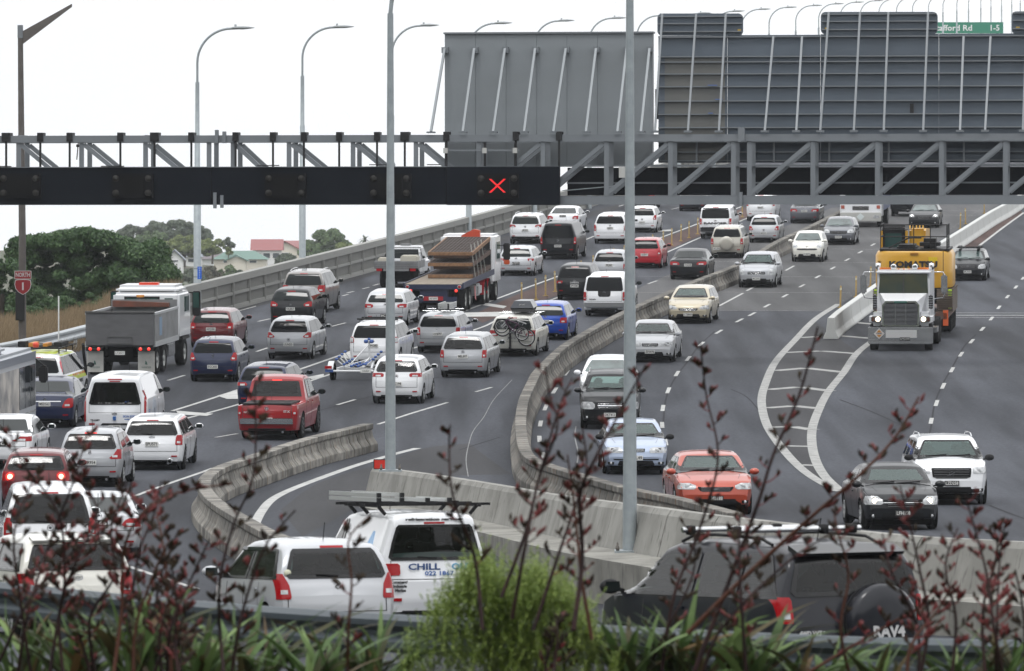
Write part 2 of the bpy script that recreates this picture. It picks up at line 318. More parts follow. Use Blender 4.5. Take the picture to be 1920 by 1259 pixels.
# ---------------- movable concrete barriers, 1 m blocks ----------------
def block_mesh(L_=1.0):
    half = [(.30, 0), (.30, .22), (.17, .40), (.115, .62), (.165, .66), (.165, .80)]
    prof = half + [(-a, z) for a, z in reversed(half)]
    b = bmesh.new(); g = .045
    v0 = [b.verts.new((-L_/2+g, y, z)) for y, z in prof]; v1 = [b.verts.new((L_/2-g, y, z)) for y, z in prof]; n = len(prof)
    b.faces.new(v0[::-1]); b.faces.new(v1)
    for i in range(n): b.faces.new((v0[i], v0[(i+1)%n], v1[(i+1)%n], v1[i]))
    bmesh.ops.recalc_face_normals(b, faces=b.faces)
    bmesh.ops.bevel(b, geom=[e for e in b.edges], offset=.014, segments=1, affect='EDGES', clamp_overlap=True)
    me = bpy.data.meshes.new('barrier_block'); b.to_mesh(me); b.free(); return me
def brand_mat(name, a, c2, rust):
    m = bpy.data.materials.new(name); m.use_nodes = True; t = m.node_tree; b = t.nodes['Principled BSDF']; K = t.links.new
    oi = nn(t, 'ShaderNodeObjectInfo'); tc = nn(t, 'ShaderNodeTexCoord')
    ad = nn(t, 'ShaderNodeVectorMath', operation='ADD'); K(tc.outputs['Object'], ad.inputs[0]); K(oi.outputs['Random'], ad.inputs[1])
    n = nn(t, 'ShaderNodeTexNoise'); n.inputs['Scale'].default_value = 3; n.inputs['Detail'].default_value = 5; K(ad.outputs[0], n.inputs['Vector'])
    mp = nn(t, 'ShaderNodeMapping'); mp.inputs['Scale'].default_value = (7, 7, .6); K(ad.outputs[0], mp.inputs[0])
    n3 = nn(t, 'ShaderNodeTexNoise'); n3.inputs['Scale'].default_value = 2; K(mp.outputs[0], n3.inputs['Vector'])
    x = nn(t, 'ShaderNodeMix', data_type='RGBA'); x.inputs[6].default_value = (*a, 1); x.inputs[7].default_value = (*c2, 1)
    r = nn(t, 'ShaderNodeMapRange'); r.inputs['From Min'].default_value = .40; r.inputs['From Max'].default_value = .58; K(n.outputs['Fac'], r.inputs[0]); K(r.outputs[0], x.inputs['Factor'])
    x2 = nn(t, 'ShaderNodeMix', data_type='RGBA'); x2.inputs[7].default_value = (*rust, 1); K(x.outputs[2], x2.inputs[6])
    r2 = nn(t, 'ShaderNodeMapRange'); r2.inputs['From Min'].default_value = .55; r2.inputs['From Max'].default_value = .75; r2.inputs['To Max'].default_value = .7; K(n3.outputs['Fac'], r2.inputs[0]); K(r2.outputs[0], x2.inputs['Factor'])
    v = nn(t, 'ShaderNodeMapRange'); v.inputs['To Min'].default_value = .62; v.inputs['To Max'].default_value = 1.4; K(oi.outputs['Random'], v.inputs[0])
    s = nn(t, 'ShaderNodeVectorMath', operation='SCALE'); K(x2.outputs[2], s.inputs[0]); K(v.outputs[0], s.inputs['Scale']); K(s.outputs[0], b.inputs['Base Color']); b.inputs['Roughness'].default_value = .9
    return m
BM1 = brand_mat('barrier_concrete', (.15, .143, .128), (.08, .076, .068), (.14, .075, .035))
BM2 = brand_mat('barrier_concrete_pale', (.21, .20, .18), (.11, .105, .095), (.14, .09, .05))
blk1 = block_mesh(); blk1.materials.append(BM1); blk2 = blk1.copy(); blk2.materials.clear(); blk2.materials.append(BM2)
def block_row(pts, me, label, group, h=.80, limit=400):
    path = smooth_path([gd(x, y, h) for x, y in pts], 1.0)[:limit]
    for i in range(len(path) - 1):
        p = (path[i] + path[i+1]) / 2; p.z = deck(p.y); d = path[i+1] - path[i]; d.z = deck(path[i+1].y) - deck(path[i].y)
        o = bpy.data.objects.new('barrier_block', me); COL.objects.link(o); o.matrix_world = frame(p, d)
        tag(o, label, 'barrier block', group)
block_row([(1380,962),(1316,945),(1265,932),(1189,917),(1112.6,897),(1036,874),(1000,860),(985,844),(978,815.5),(976.5,782),(983,747),(998,714),(1011,693),(1056.6,649.5),(1102,621.5),(1163,588.5),(1252,549),(1316,522),(1392,492),(1455,454),(1516,426),(1590,389),(1650,362)],
          blk1, 'weathered grey concrete block of the long curving movable median barrier between the two traffic directions', 'concrete blocks of the long central movable barrier')
block_row([(600,1028),(539,1010),(499,994),(462,974),(422,951),(396,931),(382,908),(392,889),(419.5,873),(480,853),(531,836),(582,820.5),(632.6,808),(703.7,791)],
          blk2, 'pale concrete block of the short hooked movable barrier beside the red pickup', 'concrete blocks of the short hooked movable barrier')

# ---------------- fixed white barrier on the right ----------------
WB = [(1558,596),(1577,580),(1648,530),(1720,481),(1791,438),(1857,397),(1892,378),(1960,335)]
path = smooth_path([gd(x, y, .85) for x, y in WB], 5.5)
wbm = mat('whitewashed_concrete', (.47, .48, .47), .8, noise=(1.0, .5, (.42, .42, .40)), bump=(12, .2, .01))
stud = MB()
for i in range(len(path) - 1):
    a, b = path[i], path[i+1]; p = (a + b) / 2; p.z = deck(p.y); d = b - a; d.z = deck(b.y) - deck(a.y); Ls = d.length
    half = [(.30, 0), (.30, .08), (.19, .30), (.13, .85)]; prof = half + [(-y, z) for y, z in reversed(half)]
    bm = bmesh.new(); v0 = [bm.verts.new((-Ls/2+.04, y, z)) for y, z in prof]; v1 = [bm.verts.new((Ls/2-.04, y, z)) for y, z in prof]; n = len(prof)
    bm.faces.new(v0[::-1]); bm.faces.new(v1)
    for k in range(n): bm.faces.new((v0[k], v0[(k+1)%n], v1[(k+1)%n], v1[k]))
    bmesh.ops.recalc_face_normals(bm, faces=bm.faces); bmesh.ops.bevel(bm, geom=list(bm.edges), offset=.02, segments=1, affect='EDGES')
    me = bpy.data.meshes.new('concrete_barrier'); bm.to_mesh(me); bm.free(); me.materials.append(wbm)
    o = bpy.data.objects.new('concrete_barrier', me); COL.objects.link(o); o.matrix_world = frame(p, d)
    tag(o, 'white concrete barrier unit at the near end, its end face towards the striped island' if i == 0 else 'white concrete barrier unit in the row between the truck lane and the faster lanes', 'concrete barrier', 'white concrete barrier units beside the truck')

# ---------------- yellow flexible posts ----------------
YP = mat('yellow_post_plastic', (.27, .18, .05), .7, noise=(5, .6, (.17, .12, .05)))
def flex_post():
    r = empty('marker_post', 'x', 'marker post')
    MB().lathe([(.0, 0), (.13, .0), (.12, .035), (.05, .06)], axis='z', n=10).build('base', YP, r)
    MB().lathe([(.05, .06), (.05, .12), (.038, .14), (.038, .96), (.0, .97)], axis='z', n=8).build('post', YP, r)
    MB().lathe([(.041, .78), (.041, .88)], axis='z', n=8).build('reflective_band', mat('reflector_white', (.5, .45, .3), .4), r)
    return r
fp = None
FPL = [(978,571),(1005,563),(1023,556),(1041,548),(1067,538),(1090,527),(1112,516),(1134,508),(1152,502),(1170,496),(1206,481),(1225,474),(1243.5,467),(1259.5,461),(1276.6,453),(1292,447),(1308,440),(1392,408),(1410,402),(1372,416)]
FPR = [(1575.5,578),(1605,558),(1632,539),(1800.5,430),(1810.5,421),(1845.5,401)]
for i, (x, y) in enumerate(FPL + FPR):
    p = gd(x, y); o = flex_post() if fp is None else copy_tree(fp)
    if fp is None: fp = o
    o.location = p; o.rotation_euler = (random.uniform(-.03, .03), random.uniform(-.03, .03), random.random() * 3)
    lf = i < len(FPL)
    tag(o, 'faded yellow flexible marker post standing on the red median strip' if lf else 'faded yellow flexible marker post standing behind the white concrete barrier', 'marker post', 'yellow marker posts on the red strip' if lf else 'yellow marker posts along the white barrier')

# ---------------- left bridge parapet ----------------
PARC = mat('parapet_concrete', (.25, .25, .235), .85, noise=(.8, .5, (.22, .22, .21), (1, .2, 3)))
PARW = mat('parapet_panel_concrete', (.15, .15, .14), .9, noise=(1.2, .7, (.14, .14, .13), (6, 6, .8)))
par = empty('bridge_parapet', 'long grey concrete parapet with rails climbing along the left edge of the bridge', 'parapet', T(-13.1, 252.6, deck(252.6)))
pin = par.matrix_world.inverted()
def pl(Y): return -13.5 + .131 * (Y - 252.6)
Ys = [246 + 6*i for i in range(32)] + [440 + 40*i for i in range(22)]
def strip(z0, z1, x0, x1, name, mt, Y1=None):
    mb = MB(); n = len(Ys); vs = []
    for Y in Ys:
        X = pl(Y); z = deck(Y); vs += [(X+x0, Y, z+z0), (X+x1, Y, z+z0), (X+x1, Y, z+z1), (X+x0, Y, z+z1)]
    mb.add(vs, [(4*i+j, 4*i+(j+1)%4, 4*i+4+(j+1)%4, 4*i+4+j) for i in range(n-1) for j in range(4)] + [(0,1,2,3), (4*n-4, 4*n-3, 4*n-2, 4*n-1)])
    return mb.build(name, mt, par, pin)
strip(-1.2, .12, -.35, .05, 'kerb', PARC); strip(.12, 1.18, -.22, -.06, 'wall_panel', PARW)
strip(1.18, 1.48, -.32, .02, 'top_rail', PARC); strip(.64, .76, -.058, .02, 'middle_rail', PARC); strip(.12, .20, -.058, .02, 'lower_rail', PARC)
for i in range(56):
    Y = 248 + 4 * i; X = pl(Y); z = deck(Y); MB().box((X-.055, Y-.07, z+.0), (X+.05, Y+.07, z+1.18)).build('post', PARC, par, pin)

# ---------------- street lamps along the parapet ----------------
def lamp_proto(arm_dir=(1, -.131)):
    r = empty('street_lamp', 'x', 'street lamp')
    MB().tube([(0,0,-1.5),(0,0,5),(0,0,5.02),(0,0,7.6),(0,0,7.62),(0,0,9.9)], [.165,.155,.12,.115,.095,.085], 10).build('pole', GALV, r)
    MB().lathe([(.0, 5.0), (.17, 5.0), (.17, 5.15), (.12, 5.25)], axis='z', n=10).build('collar', GALV, r)
    pts = [(0,0,9.85)] + [(1.45*(1-math.cos(t)), 0, 10.72 + 1.42*math.sin(t)) for t in [i*math.pi/2/12 for i in range(13)]] + [(1.75, 0, 12.15)]
    MB().tube(pts, [.05]*len(pts), 8).build('arm', GALV, r)
    h = MB(); h.lathe([(.0, 1.45), (.07, 1.47), (.09, 1.6), (.13, 1.75), (.14, 1.95), (.09, 2.2), (.02, 2.42), (.0, 2.43)], axis='x', n=10)
    hd = h.build('lamp_head', mat('lamp_head_grey', (.30, .32, .33), .5), r, Matrix.Translation((0,0,12.17)) @ Matrix.Diagonal((1,1,.55,1)))
    MB().lathe([(.05, 0), (.05, .09), (.0, .1)], axis='z', n=8).build('photocell', mat('lamp_head_grey', (.3,.32,.33)), hd, T(1.62, 0, 12.22))
    return r
lx = [370,567,735,879,1002,1105,1194,1272,1338,1390,1442,1492,1535,1575,1613,1648,1681,1711,1741,1768,1794,1816,1839,1858,1878,1897,1913,1926]
lp0 = None
ordn = ['nearest', 'second', 'third', 'fourth', 'fifth', 'sixth', 'seventh', 'eighth', 'ninth', 'tenth']
for i, x in enumerate(lx):
    Y = 256.6 + 27*i

    X = (x - 960) * Y / F; o = lamp_proto() if lp0 is None else copy_tree(lp0)
    if lp0 is None: lp0 = o
    o.matrix_world = T(X, Y, deck(Y) - (0.02 if i < 3 else 0)) @ Matrix.Rotation(-.13, 4, 'Z')
    if i < 10: tag(o, ordn[i] + ' curved galvanised street lamp counted along the left bridge parapet from the left', 'street lamp', 'street lamps along the bridge')
    else: tag(o, 'distant thin curved street lamp rising behind the big sign backs', 'street lamp', 'distant street lamps behind the sign backs')
# blue plate on the nearest of them
bp = W(374.5, 512, 45.3); o = MB().cbox((0, -.16, 0), (.17, .02, .52)).build('marker_plate', mat('blue_enamel', (.02, .12, .55), .4)); o.location = bp
tag(o, 'small blue vertical marker plate strapped to the leftmost curved street lamp', 'sign')
for k, tx in enumerate(('N', '0', '4', '2', '1')): put_text('digit', tx, .085, mat('white_lettering', (.75,.75,.75), .5), o, T(0, -.172, .19 - .095*k) @ FACE_CAM)
MB().beam((-.25,-.02,.17),(.06,-.1,.17),.03,.02).beam((-.25,-.02,-.17),(.06,-.1,-.17),.03,.02).build('strap', mat('black_steel', (.016, .016, .017), .55, spec=.2), o)

# ---------------- near lamp posts ----------------
def big_post(px, py, s, rb, rt, Hh, label, n=8, seam=None):
    b = W(px, py, s); r = empty('lamp_post', label, 'lamp post', T(*b))
    MB().tube([(0,0,0),(0,0,Hh*.42)], [rb, rb+(rt-rb)*.42], n).build('lower_shaft', GALV, r)
    MB().tube([(0,0,Hh*.42-.02),(0,0,Hh)], [(rb+(rt-rb)*.42)*.94, rt*.94], n).build('upper_shaft', GALV, r)
    MB().cbox((0,0,.02), (rb*4.2, rb*4.2, .04)).build('base_plate', GALV, r)
    for a in (-1, 1):
        for c in (-1, 1): MB().lathe([(.0,.04),(.03,.04),(.03,.1),(.015,.1),(.015,.16),(0,.16)], T(a*rb*1.7, c*rb*1.7, 0), axis='z', n=6).build('bolt', mat('dark_bolt', (.08,.07,.06), .6), r)
    pts = [(0,0,Hh-.1)] + [(1.6*(1-math.cos(t)), 0, Hh + 1.5*math.sin(t)) for t in [i*math.pi/2/8 for i in range(9)]]
    MB().tube(pts, .05, 8).build('arm', GALV, r)
    MB().lathe([(0,1.6),(.1,1.65),(.14,1.9),(.03,2.4),(0,2.41)], T(0,0,Hh+1.5), axis='x', n=8).build('lamp_head', mat('lamp_head_grey', (.3,.32,.33)), r)
    return r
big_post(1181, 1036, 106.5, .128, .066, 10.5, 'thick galvanised lamp post bolted to the concrete ledge right of centre')
big_post(732, 884, 79.5, .128, .075, 10.8, 'galvanised lamp post rising behind the end block of the concrete wall')
# ---------------- overhead gantry ----------------
GS = mat('gantry_steel', (.17, .185, .20), .5, metal=.1, noise=(.8, .5, (.125, .14, .155)))
GB = mat('gantry_black', (.004, .006, .010), .8, spec=.06, noise=(.6, .4, (.007, .009, .014)))
BLK = mat('black_steel', (.016, .016, .017), .55, spec=.2)
GU = Vector((1, -.131, 0)).normalized(); GV = Vector((.131, 1, 0)).normalized(); GO = Vector((0, 221, 0))
def gp(px, py, d=0.0):     # point on the gantry's front plane seen at a pixel, pushed back d metres
    r = Vector(((px - 960) / F, 1, (Y0 - py) / F)); t = GO.dot(GV) / r.dot(GV); return r * t + GV * d
gan = empty('overhead_gantry', 'long grey steel truss gantry with black lower boarding spanning the whole motorway', 'gantry', T(0, 221, deck(221)))
gi = gan.matrix_world.inverted()
def gbeam(a, b, wd, ht, name, mt=GS, up=(0,0,1)): return MB().beam(a, b, wd, ht, up).build(name, mt, gan, gi)
def chord(y0, y1, x0, x1, d, name, mt=GS, th=.25):
    a, b = gp(x0, (y0+y1)/2, d), gp(x1, (y0+y1)/2, d); a.z = b.z; return gbeam(a, b, th, (y1-y0)/52.0, name, mt)
XA, XB = -420, 2330
chord(250, 263, XA, XB, 0, 'top_chord'); chord(250, 263, XA, XB, 1.5, 'top_chord'); chord(368, 383, XA, XB, 0, 'bottom_chord'); chord(366, 380, XA, XB, 1.5, 'bottom_chord')
gl = gp(960, 263).z - .01; gb = gp(960, 368).z + .01
V_ = [-427+120*k for k in range(4)] + [53-18, 153, 273, 392, 437, 542, 662, 780, 898, 1018, 1137, 1257, 1375, 1405, 1524, 1645, 1765, 1885, 2005, 2125, 2245]
V_ = sorted(set(V_))
for x in V_:
    for d in (0, 1.5):
        p = gp(x, 300, d); a = p.copy(); b = p.copy(); a.z = gl; b.z = gb; gbeam(a, b, .17, .15, 'vertical', up=(0,1,0))
for a_, b_ in zip(V_[:-1], V_[1:]):
    if b_ - a_ < 60: continue
    lft = b_ <= 905
    for d in (0, 1.5):
        p = gp(a_, 300, d); q = gp(b_, 300, d); p.z = gl - .05 if lft else gb + .05; q.z = gb + .05 if lft else gl - .05
        k = (q - p).normalized() * .12; gbeam(p + k, q - k, .13, .15, 'diagonal')
for k in range(0, len(V_), 2):    # cross ties between the two trusses
    p = gp(V_[k], 256, .1); q = gp(V_[k], 256, 1.4); gbeam(p, q, .1, .1, 'cross_tie')
MB().box((0,0,0),(1,1,1)) 
for s in (-1, 1):                 # the legs stand outside the picture
    p = gp(-400 if s < 0 else 2310, 300, .75); MB().box((p.x-.35, p.y-.5, -7.5 if s < 0 else -7.5), (p.x+.35, p.y+.5, gl+.4)).build('column', GS, gan, gi)
def board(x0, x1, y0, y1, d0, d1, name, mt, parent=gan, inv=gi, bev=0):
    a = gp(x0, y0); b = gp(x1, y0); zt = (Y0 - y0) / 52.0; zb = (Y0 - y1) / 52.0
    ax = GU * 0; P = []
    for z in (zb, zt):
        for (q, d) in ((a, d0), (b, d0), (b, d1), (a, d1)): p = q + GV * d; P.append((p.x, p.y, z))
    mb = MB(); mb.add(P, [(0,3,2,1),(4,5,6,7),(0,1,5,4),(1,2,6,5),(2,3,7,6),(3,0,4,7)]); return mb.build(name, mt, parent, inv)
board(XA, 399.5, 314, 383.5, -.45, -.2, 'black_boarding', GB); board(401.5, 839, 314, 383, -.45, -.2, 'black_boarding', GB); board(841, 1052, 313, 385, -.5, -.22, 'black_boarding', GB)
board(1053, XB, 314, 366, 1.75, 1.9, 'black_boarding', GB)
board(XA, 1050, 312.4, 313.8, -.5, .1, 'ledge', GS); board(1053, XB, 309, 312.5, 1.3, 1.74, 'walkway_rail', GS); board(1053, XB, 341.5, 344.5, 1.55, 1.68, 'walkway_rail', GS)
for x in (13, 77, 132, 227, 291, 360, 443, 513, 571, 637, 708, 760, 838, 968, 1049):
    wd = 8 if x in (291, 760, 13) else 5.5
    h = board(x-wd, x+wd, 247.5, 264, -.2, .3, 'clamp', BLK); board(x-1.8, x+1.8, 264.2, 313.8, -.16, -.1, 'hanger_rod', BLK)
for x, y0, y1 in ((408, 243, 268), (422, 246, 268), (408, 361, 391), (421, 366, 390), (1388, 240, 268), (1394, 242, 266), (1390, 361, 388)):
    board(x-3, x+3, y0, y1, -.58 if y0 > 300 and x < 500 else -.25, -.05 if x > 500 or y0 < 300 else -.5, 'splice_plate', GS)
for x0, x1, y in ((-10, 27, 312), (195, 238, 312), (487, 528, 311), (697, 736, 310), (805, 830, 310)): board(x0, x1, y-1.5, y+.2, -.6, -.5, 'bracket', BLK)
board(836, 975, 281, 284, -.3, -.22, 'conduit', GS)
for x in (838, 911, 968): board(x-4, x+4, 278, 288, -.4, -.3, 'conduit_box', mat('light_grey_box', (.42,.42,.40), .5)); board(x-2, x+2, 268, 313, -.3, -.24, 'hanger_rod', BLK)
board(1161, 1178, 314, 334, -.1, 0, 'control_box', mat('light_grey_box', (.42,.42,.40)))
gbeam(gp(1053, 358, .2), gp(1163, 348, .2), .03, .03, 'cable', GALV)
MB().tube([gp(147, 300, -.3), gp(150, 268, -.3)], .02, 6).build('antenna', BLK, gan, gi); MB().lathe([(0,0),(.06,.02),(.06,.1),(0,.12)], Matrix.Translation(gp(149, 277, -.3)), axis='z', n=8).build('antenna', BLK, gan, gi)
# lane signals
lens = mat('signal_lens', (.022, .021, .019), .5, spec=.15); screen = mat('signal_screen', (.003, .003, .003), .5, spec=.08)
REDX = mat('lit_red_led', (.4, .01, .01), .5, emis=(1, .025, .03), es=1.6)
cx = [45, 255, 541, 737, 938]; wh = ['leftmost', 'second from the left', 'third from the left', 'beside the lamp post']
for i, x in enumerate(cx):
    c = gp(x, 349, -.62); r = empty('lane_signal', 'black lane signal box lit with a red X' if i == 4 else 'unlit black lane signal box with four round lamps, ' + wh[i], 'lane signal', T(*c) @ Matrix.Rotation(-.13, 4, 'Z'), None if i == 4 else 'unlit lane signals on the gantry')
    k = 1 / 52.0
    MB().box((-39*k, -.12, -23*k), (39*k, .10, 23*k)).build('housing', mat('signal_housing', (.004, .004, .005), .7, spec=.08), r)
    MB().box((-23*k, -.16, -16*k), (23*k, -.121, 16*k)).build('screen', screen, r)
    for a in (-1, 1):
        for b in (-1, 1): MB().lathe([(0, -.21), (.09, -.205), (.115, -.18), (.115, -.121)], T(a*31*k, 0, b*13.5*k), n=16).build('warning_lamp', lens, r)
    if i == 4:
        mb = MB()
        for s in (-1, 1):
            for t in range(15):
                for o_ in (0, 1):
                    q = (t - 7) / 7; mb.cbox((s*q*13*k + (o_-.5)*.045, -.166, q*12*k), (.033, .01, .022))
        mb.build('lit_cross', REDX, r)
# blank back of the tall message board
def board_thing(x0, x1, y0, y1, d0, d1, name, label, mt, group=None):
    c = gp((x0+x1)/2, y1, d0); r = empty(name, label, 'sign board', T(*c), group); return r, r.matrix_world.inverted()
VG = mat('sign_back_grey', (.20, .22, .235), .6, noise=(.35, .7, (.16, .175, .185), (1, 1, 2)))
r, ri = board_thing(820, 1213, 57, 312, 2.0, 2.5, 'message_board', 'large plain grey back of a tall message board on the gantry, braced by leaning struts', VG)
for k in range(7):
    xs = [820, 878, 936, 994, 1051, 1109, 1167, 1213]; board(xs[k]+(.25 if k else 0), xs[k+1]-.25, 61, 312, 1.9, 2.35, 'back_panel', VG, r, ri)
board(818, 1215, 57.5, 60.8, 1.82, 2.42, 'cap_rail', GS, r, ri)
up_ = [822, 878, 936, 993, 1051, 1108, 1166, 1209]; lo_ = [808, 868, 925, 983, 1038, 1099, 1158, 1202]
for a, b in zip(up_, lo_):
    board(a-6, a+6, 86, 97, 1.6, 1.88, 'bracket', GS, r, ri)
    p = gp(a, 89, 1.6) ; q = gp(b, 247, 0); MB().beam(p, q, .085, .07).build('strut', mat('pale_strut', (.22, .24, .255), .45, metal=.15), r, ri)
    board(b-7, b+7, 247, 249.8, -.2, .25, 'saddle', GS, r, ri)
    MB().cbox((0,0,0), (.02,.02,.02))
board(868, 1010, 238.5, 245, 1.885, 1.899, 'stain', mat('grime', (.12, .12, .115), .8, noise=(4, .8, (.17, .18, .185))), r, ri) if False else None
# ribbed backs of the wide direction signs
SB = mat('wide_sign_back', (.088, .110, .137), .6, noise=(.5, .7, (.062, .078, .097), (1, 1, 1)))
SRAIL = mat('sign_rail', (.17, .185, .20), .45, metal=.2)
SPOST = mat('sign_post_steel', (.19, .205, .22), .45, metal=.15)
r, ri = board_thing(1222, 2200, 65, 305, 1.9, 2, 'direction_sign', 'very wide ribbed dark grey sign back on the right half of the gantry', SB)
for a, b, y in ((1224, 1354, 66), (1354.6, 1530, 65), (1530.6, 1754, 64), (1754.6, 1975, 64), (1975.6, 2200, 64)):
    board(a, b, y, 305, 1.9, 1.96, 'back_panel', mat('olive_sign_back', (.125, .125, .12), .55) if a == 1224 and False else SB, r, ri)
board(1236, 1350, 108, 300, 1.885, 1.899, 'pale_patch_panel', mat('olive_sign_back', (.12, .122, .116), .55), r, ri)
for y in (68.5, 105.5, 115.5, 138, 162, 189, 214, 239, 266, 285, 301): board(1224, 2200, y-1.1, y+1.1, 1.78, 1.884, 'rail', SRAIL, r, ri)
for x, y, w_ in ((1318, 161, 18), (1332, 187.5, 14), (1319, 213.5, 9)): board(x, x+w_, y-2.2, y-1.2, 1.70, 1.78, 'blue_strap', mat('blue_tape', (.03, .13, .45), .5), r, ri)
board(1700, 1707, 195, 213, 1.8, 1.884, 'small_panel', BLK, r, ri)
pb = [(1228,1233),(1290,1297),(1348,1353),(1434,1443),(1493,1497),(1538,1547.5),(1601,1606.5),(1657,1660),(1731,1735),(1800,1802),(1847,1853),(1918,1922),(1990,1994),(2060,2065)]
topy = {0:24, 1:24, 2:24, 5:20, 6:20, 7:20, 8:20, 11:20, 12:20}
for i, (b, a) in enumerate(pb):
    p = gp(a, topy.get(i, 66), 1.6); q = gp(b, 247, 0); MB().beam(p, q, .075, .06).build('post', SPOST, r, ri); board(b-7, b+7, 246, 249.8, -.2, .25, 'saddle', GS, r, ri)
    for z in (264, ): board(b-6, b+6, z, z+3, -.15, .2, 'saddle', GS, r, ri)
    if i % 2: board(a-1.6, a+1.6, 264, 304, 1.7, 1.779, 'back_post', SPOST, r, ri)
def tab(x0, x1, y0, y1, label):
    c = gp((x0+x1)/2, y1, 1.9); t = empty('sign_tab', label, 'sign board', T(*c), 'small sign tabs above the wide sign'); ti = t.matrix_world.inverted()
    R_ = 9; pts = []
    for cx_, cy_, a0 in ((x1-R_, y0+R_, 0), (x0+R_, y0+R_, 90), (x0+R_, y1-R_, 180), (x1-R_, y1-R_, 270)):
        for k in range(6):
            an = math.radians(a0 + 18*k); pts.append((cx_ + R_*math.cos(an), cy_ - R_*math.sin(an)))
    MB().prism([gp(x, y, 1.9) for x, y in pts], GV*.06).build('back_panel', SB, t, ti)
    for q in (.18, .5, .86): y = y0 + (y1-y0)*q; board(x0+2, x1-2, y-1.1, y+1.1, 1.8, 1.895, 'rail', SRAIL, t, ti)
    board(x0+8 if x0 > 1400 else x1-10, x0+15 if x0 > 1400 else x1-4, y1-10, y1-7, 1.87, 1.897, 'sticker', mat('yellow_sticker', (.4, .26, .03), .5), t, ti)
tab(1222, 1384, 22, 64, 'left rounded grey sign tab above the wide ribbed sign back'); tab(1531, 1752, 19, 61.5, 'middle wide rounded grey sign tab above the ribbed sign back'); tab(1892, 2080, 18, 61.5, 'rightmost rounded grey sign tab, cut by the picture edge')
board(1214, 1222, 165, 222, 2.6, 2.7, 'back_panel', BLK, r, ri)
# green sign far behind
s = 14.0; c = W(1810, 52.5, s); r = empty('green_sign', 'green direction sign with white lettering seen above the grey sign backs', 'road sign', T(*c))
MB().box((-80/s, -.1, -10.5/s), (71/s, .1, 10.5/s)).build('panel', mat('green_enamel', (.005, .19, .11), .5), r)
for x in (-70, 60): MB().box((x/s-.2, .12, -60), (x/s+.2, .5, 10/s)).build('post', GS, r)
wl = mat('white_lettering', (.75, .75, .75), .5)
put_text('lettering', 'Stafford Rd', 1.08, wl, r, T(-1.75, -.115, -.05) @ FACE_CAM, .01, width=5.3, bold=.02); put_text('lettering', '1-5', 1.08, wl, r, T(3.9, -.115, -.05) @ FACE_CAM, .01, bold=.02)
MB().box((3.9-.1,-.13,-.1),(3.9+.1,-.12,.1))

# ---------------- brown lamp post with the route shield ----------------
BR = mat('weathered_brown_steel', (.105, .095, .088), .7, noise=(2.5, .7, (.06, .05, .045)))
pb_ = W(42, 660, 49.0); r = empty('sign_post', 'tall dark weathered lamp post at the left with a slanting arm, carrying the route signs', 'lamp post', T(*pb_))
MB().tube([(0,0,-1),(0,0,4),(-.08,0,12.45)], [.15,.14,.10], 10).build('shaft', BR, r)
a = [(-.06,0,12.2),(1.6,0,13.1)]
MB().add([(-.02,-.06,11.75),(-.02,.06,11.75),(-.02,.06,12.25),(-.02,-.06,12.25),(1.9,-.03,13.2),(1.9,.03,13.2),(1.9,.03,13.32),(1.9,-.03,13.32)], [(0,1,2,3),(4,7,6,5),(0,4,5,1),(1,5,6,2),(2,6,7,3),(3,7,4,0)]).build('arm', BR, r)
MB().cbox((-.08,0,12.25),(.2,.2,.5)).build('collar', GS, r)
MB().box((-.25,-.2,1.2),(.1,.0,2.4)).build('cable_box', BLK, r)
RE = mat('red_enamel', (.30, .012, .018), .4); WE = mat('white_enamel', (.62, .60, .60), .4)
sb = W(43, 516, 51.0); r = empty('route_label', 'small red NORTH plate with a white rim above the route shield', 'road sign', T(*sb))
MB().box((-.31,-.03,-.155),(.31,0,.155)).build('rim', WE, r); MB().box((-.29,-.036,-.135),(.29,-.031,.135)).build('face', RE, r)
put_text('lettering', 'NORTH', .22, WE, r, T(0,-.04,0) @ FACE_CAM, .002, width=.52, bold=.004)
sb = W(43, 538, 51.0); r = empty('route_shield', 'red shield shaped sign with a white 1 on the dark post', 'road sign', T(*sb))
def shield(k): 
    pts = [(-.29,.24),(-.2,.265),(0,.275),(.2,.265),(.29,.24),(.31,.08),(.27,-.08),(.17,-.2),(0,-.30),(-.17,-.2),(-.27,-.08),(-.31,.08)]; return [(x*k, 0, z*k) for x, z in pts]
MB().prism([(x,-.03,z) for x,_,z in shield(1)], (0,.03,0)).build('rim', WE, r); MB().prism([(x,-.036,z) for x,_,z in shield(.92)], (0,.005,0)).build('face', RE, r)
put_text('lettering', '1', .38, WE, r, T(0,-.04,0) @ FACE_CAM, .002, bold=.012)

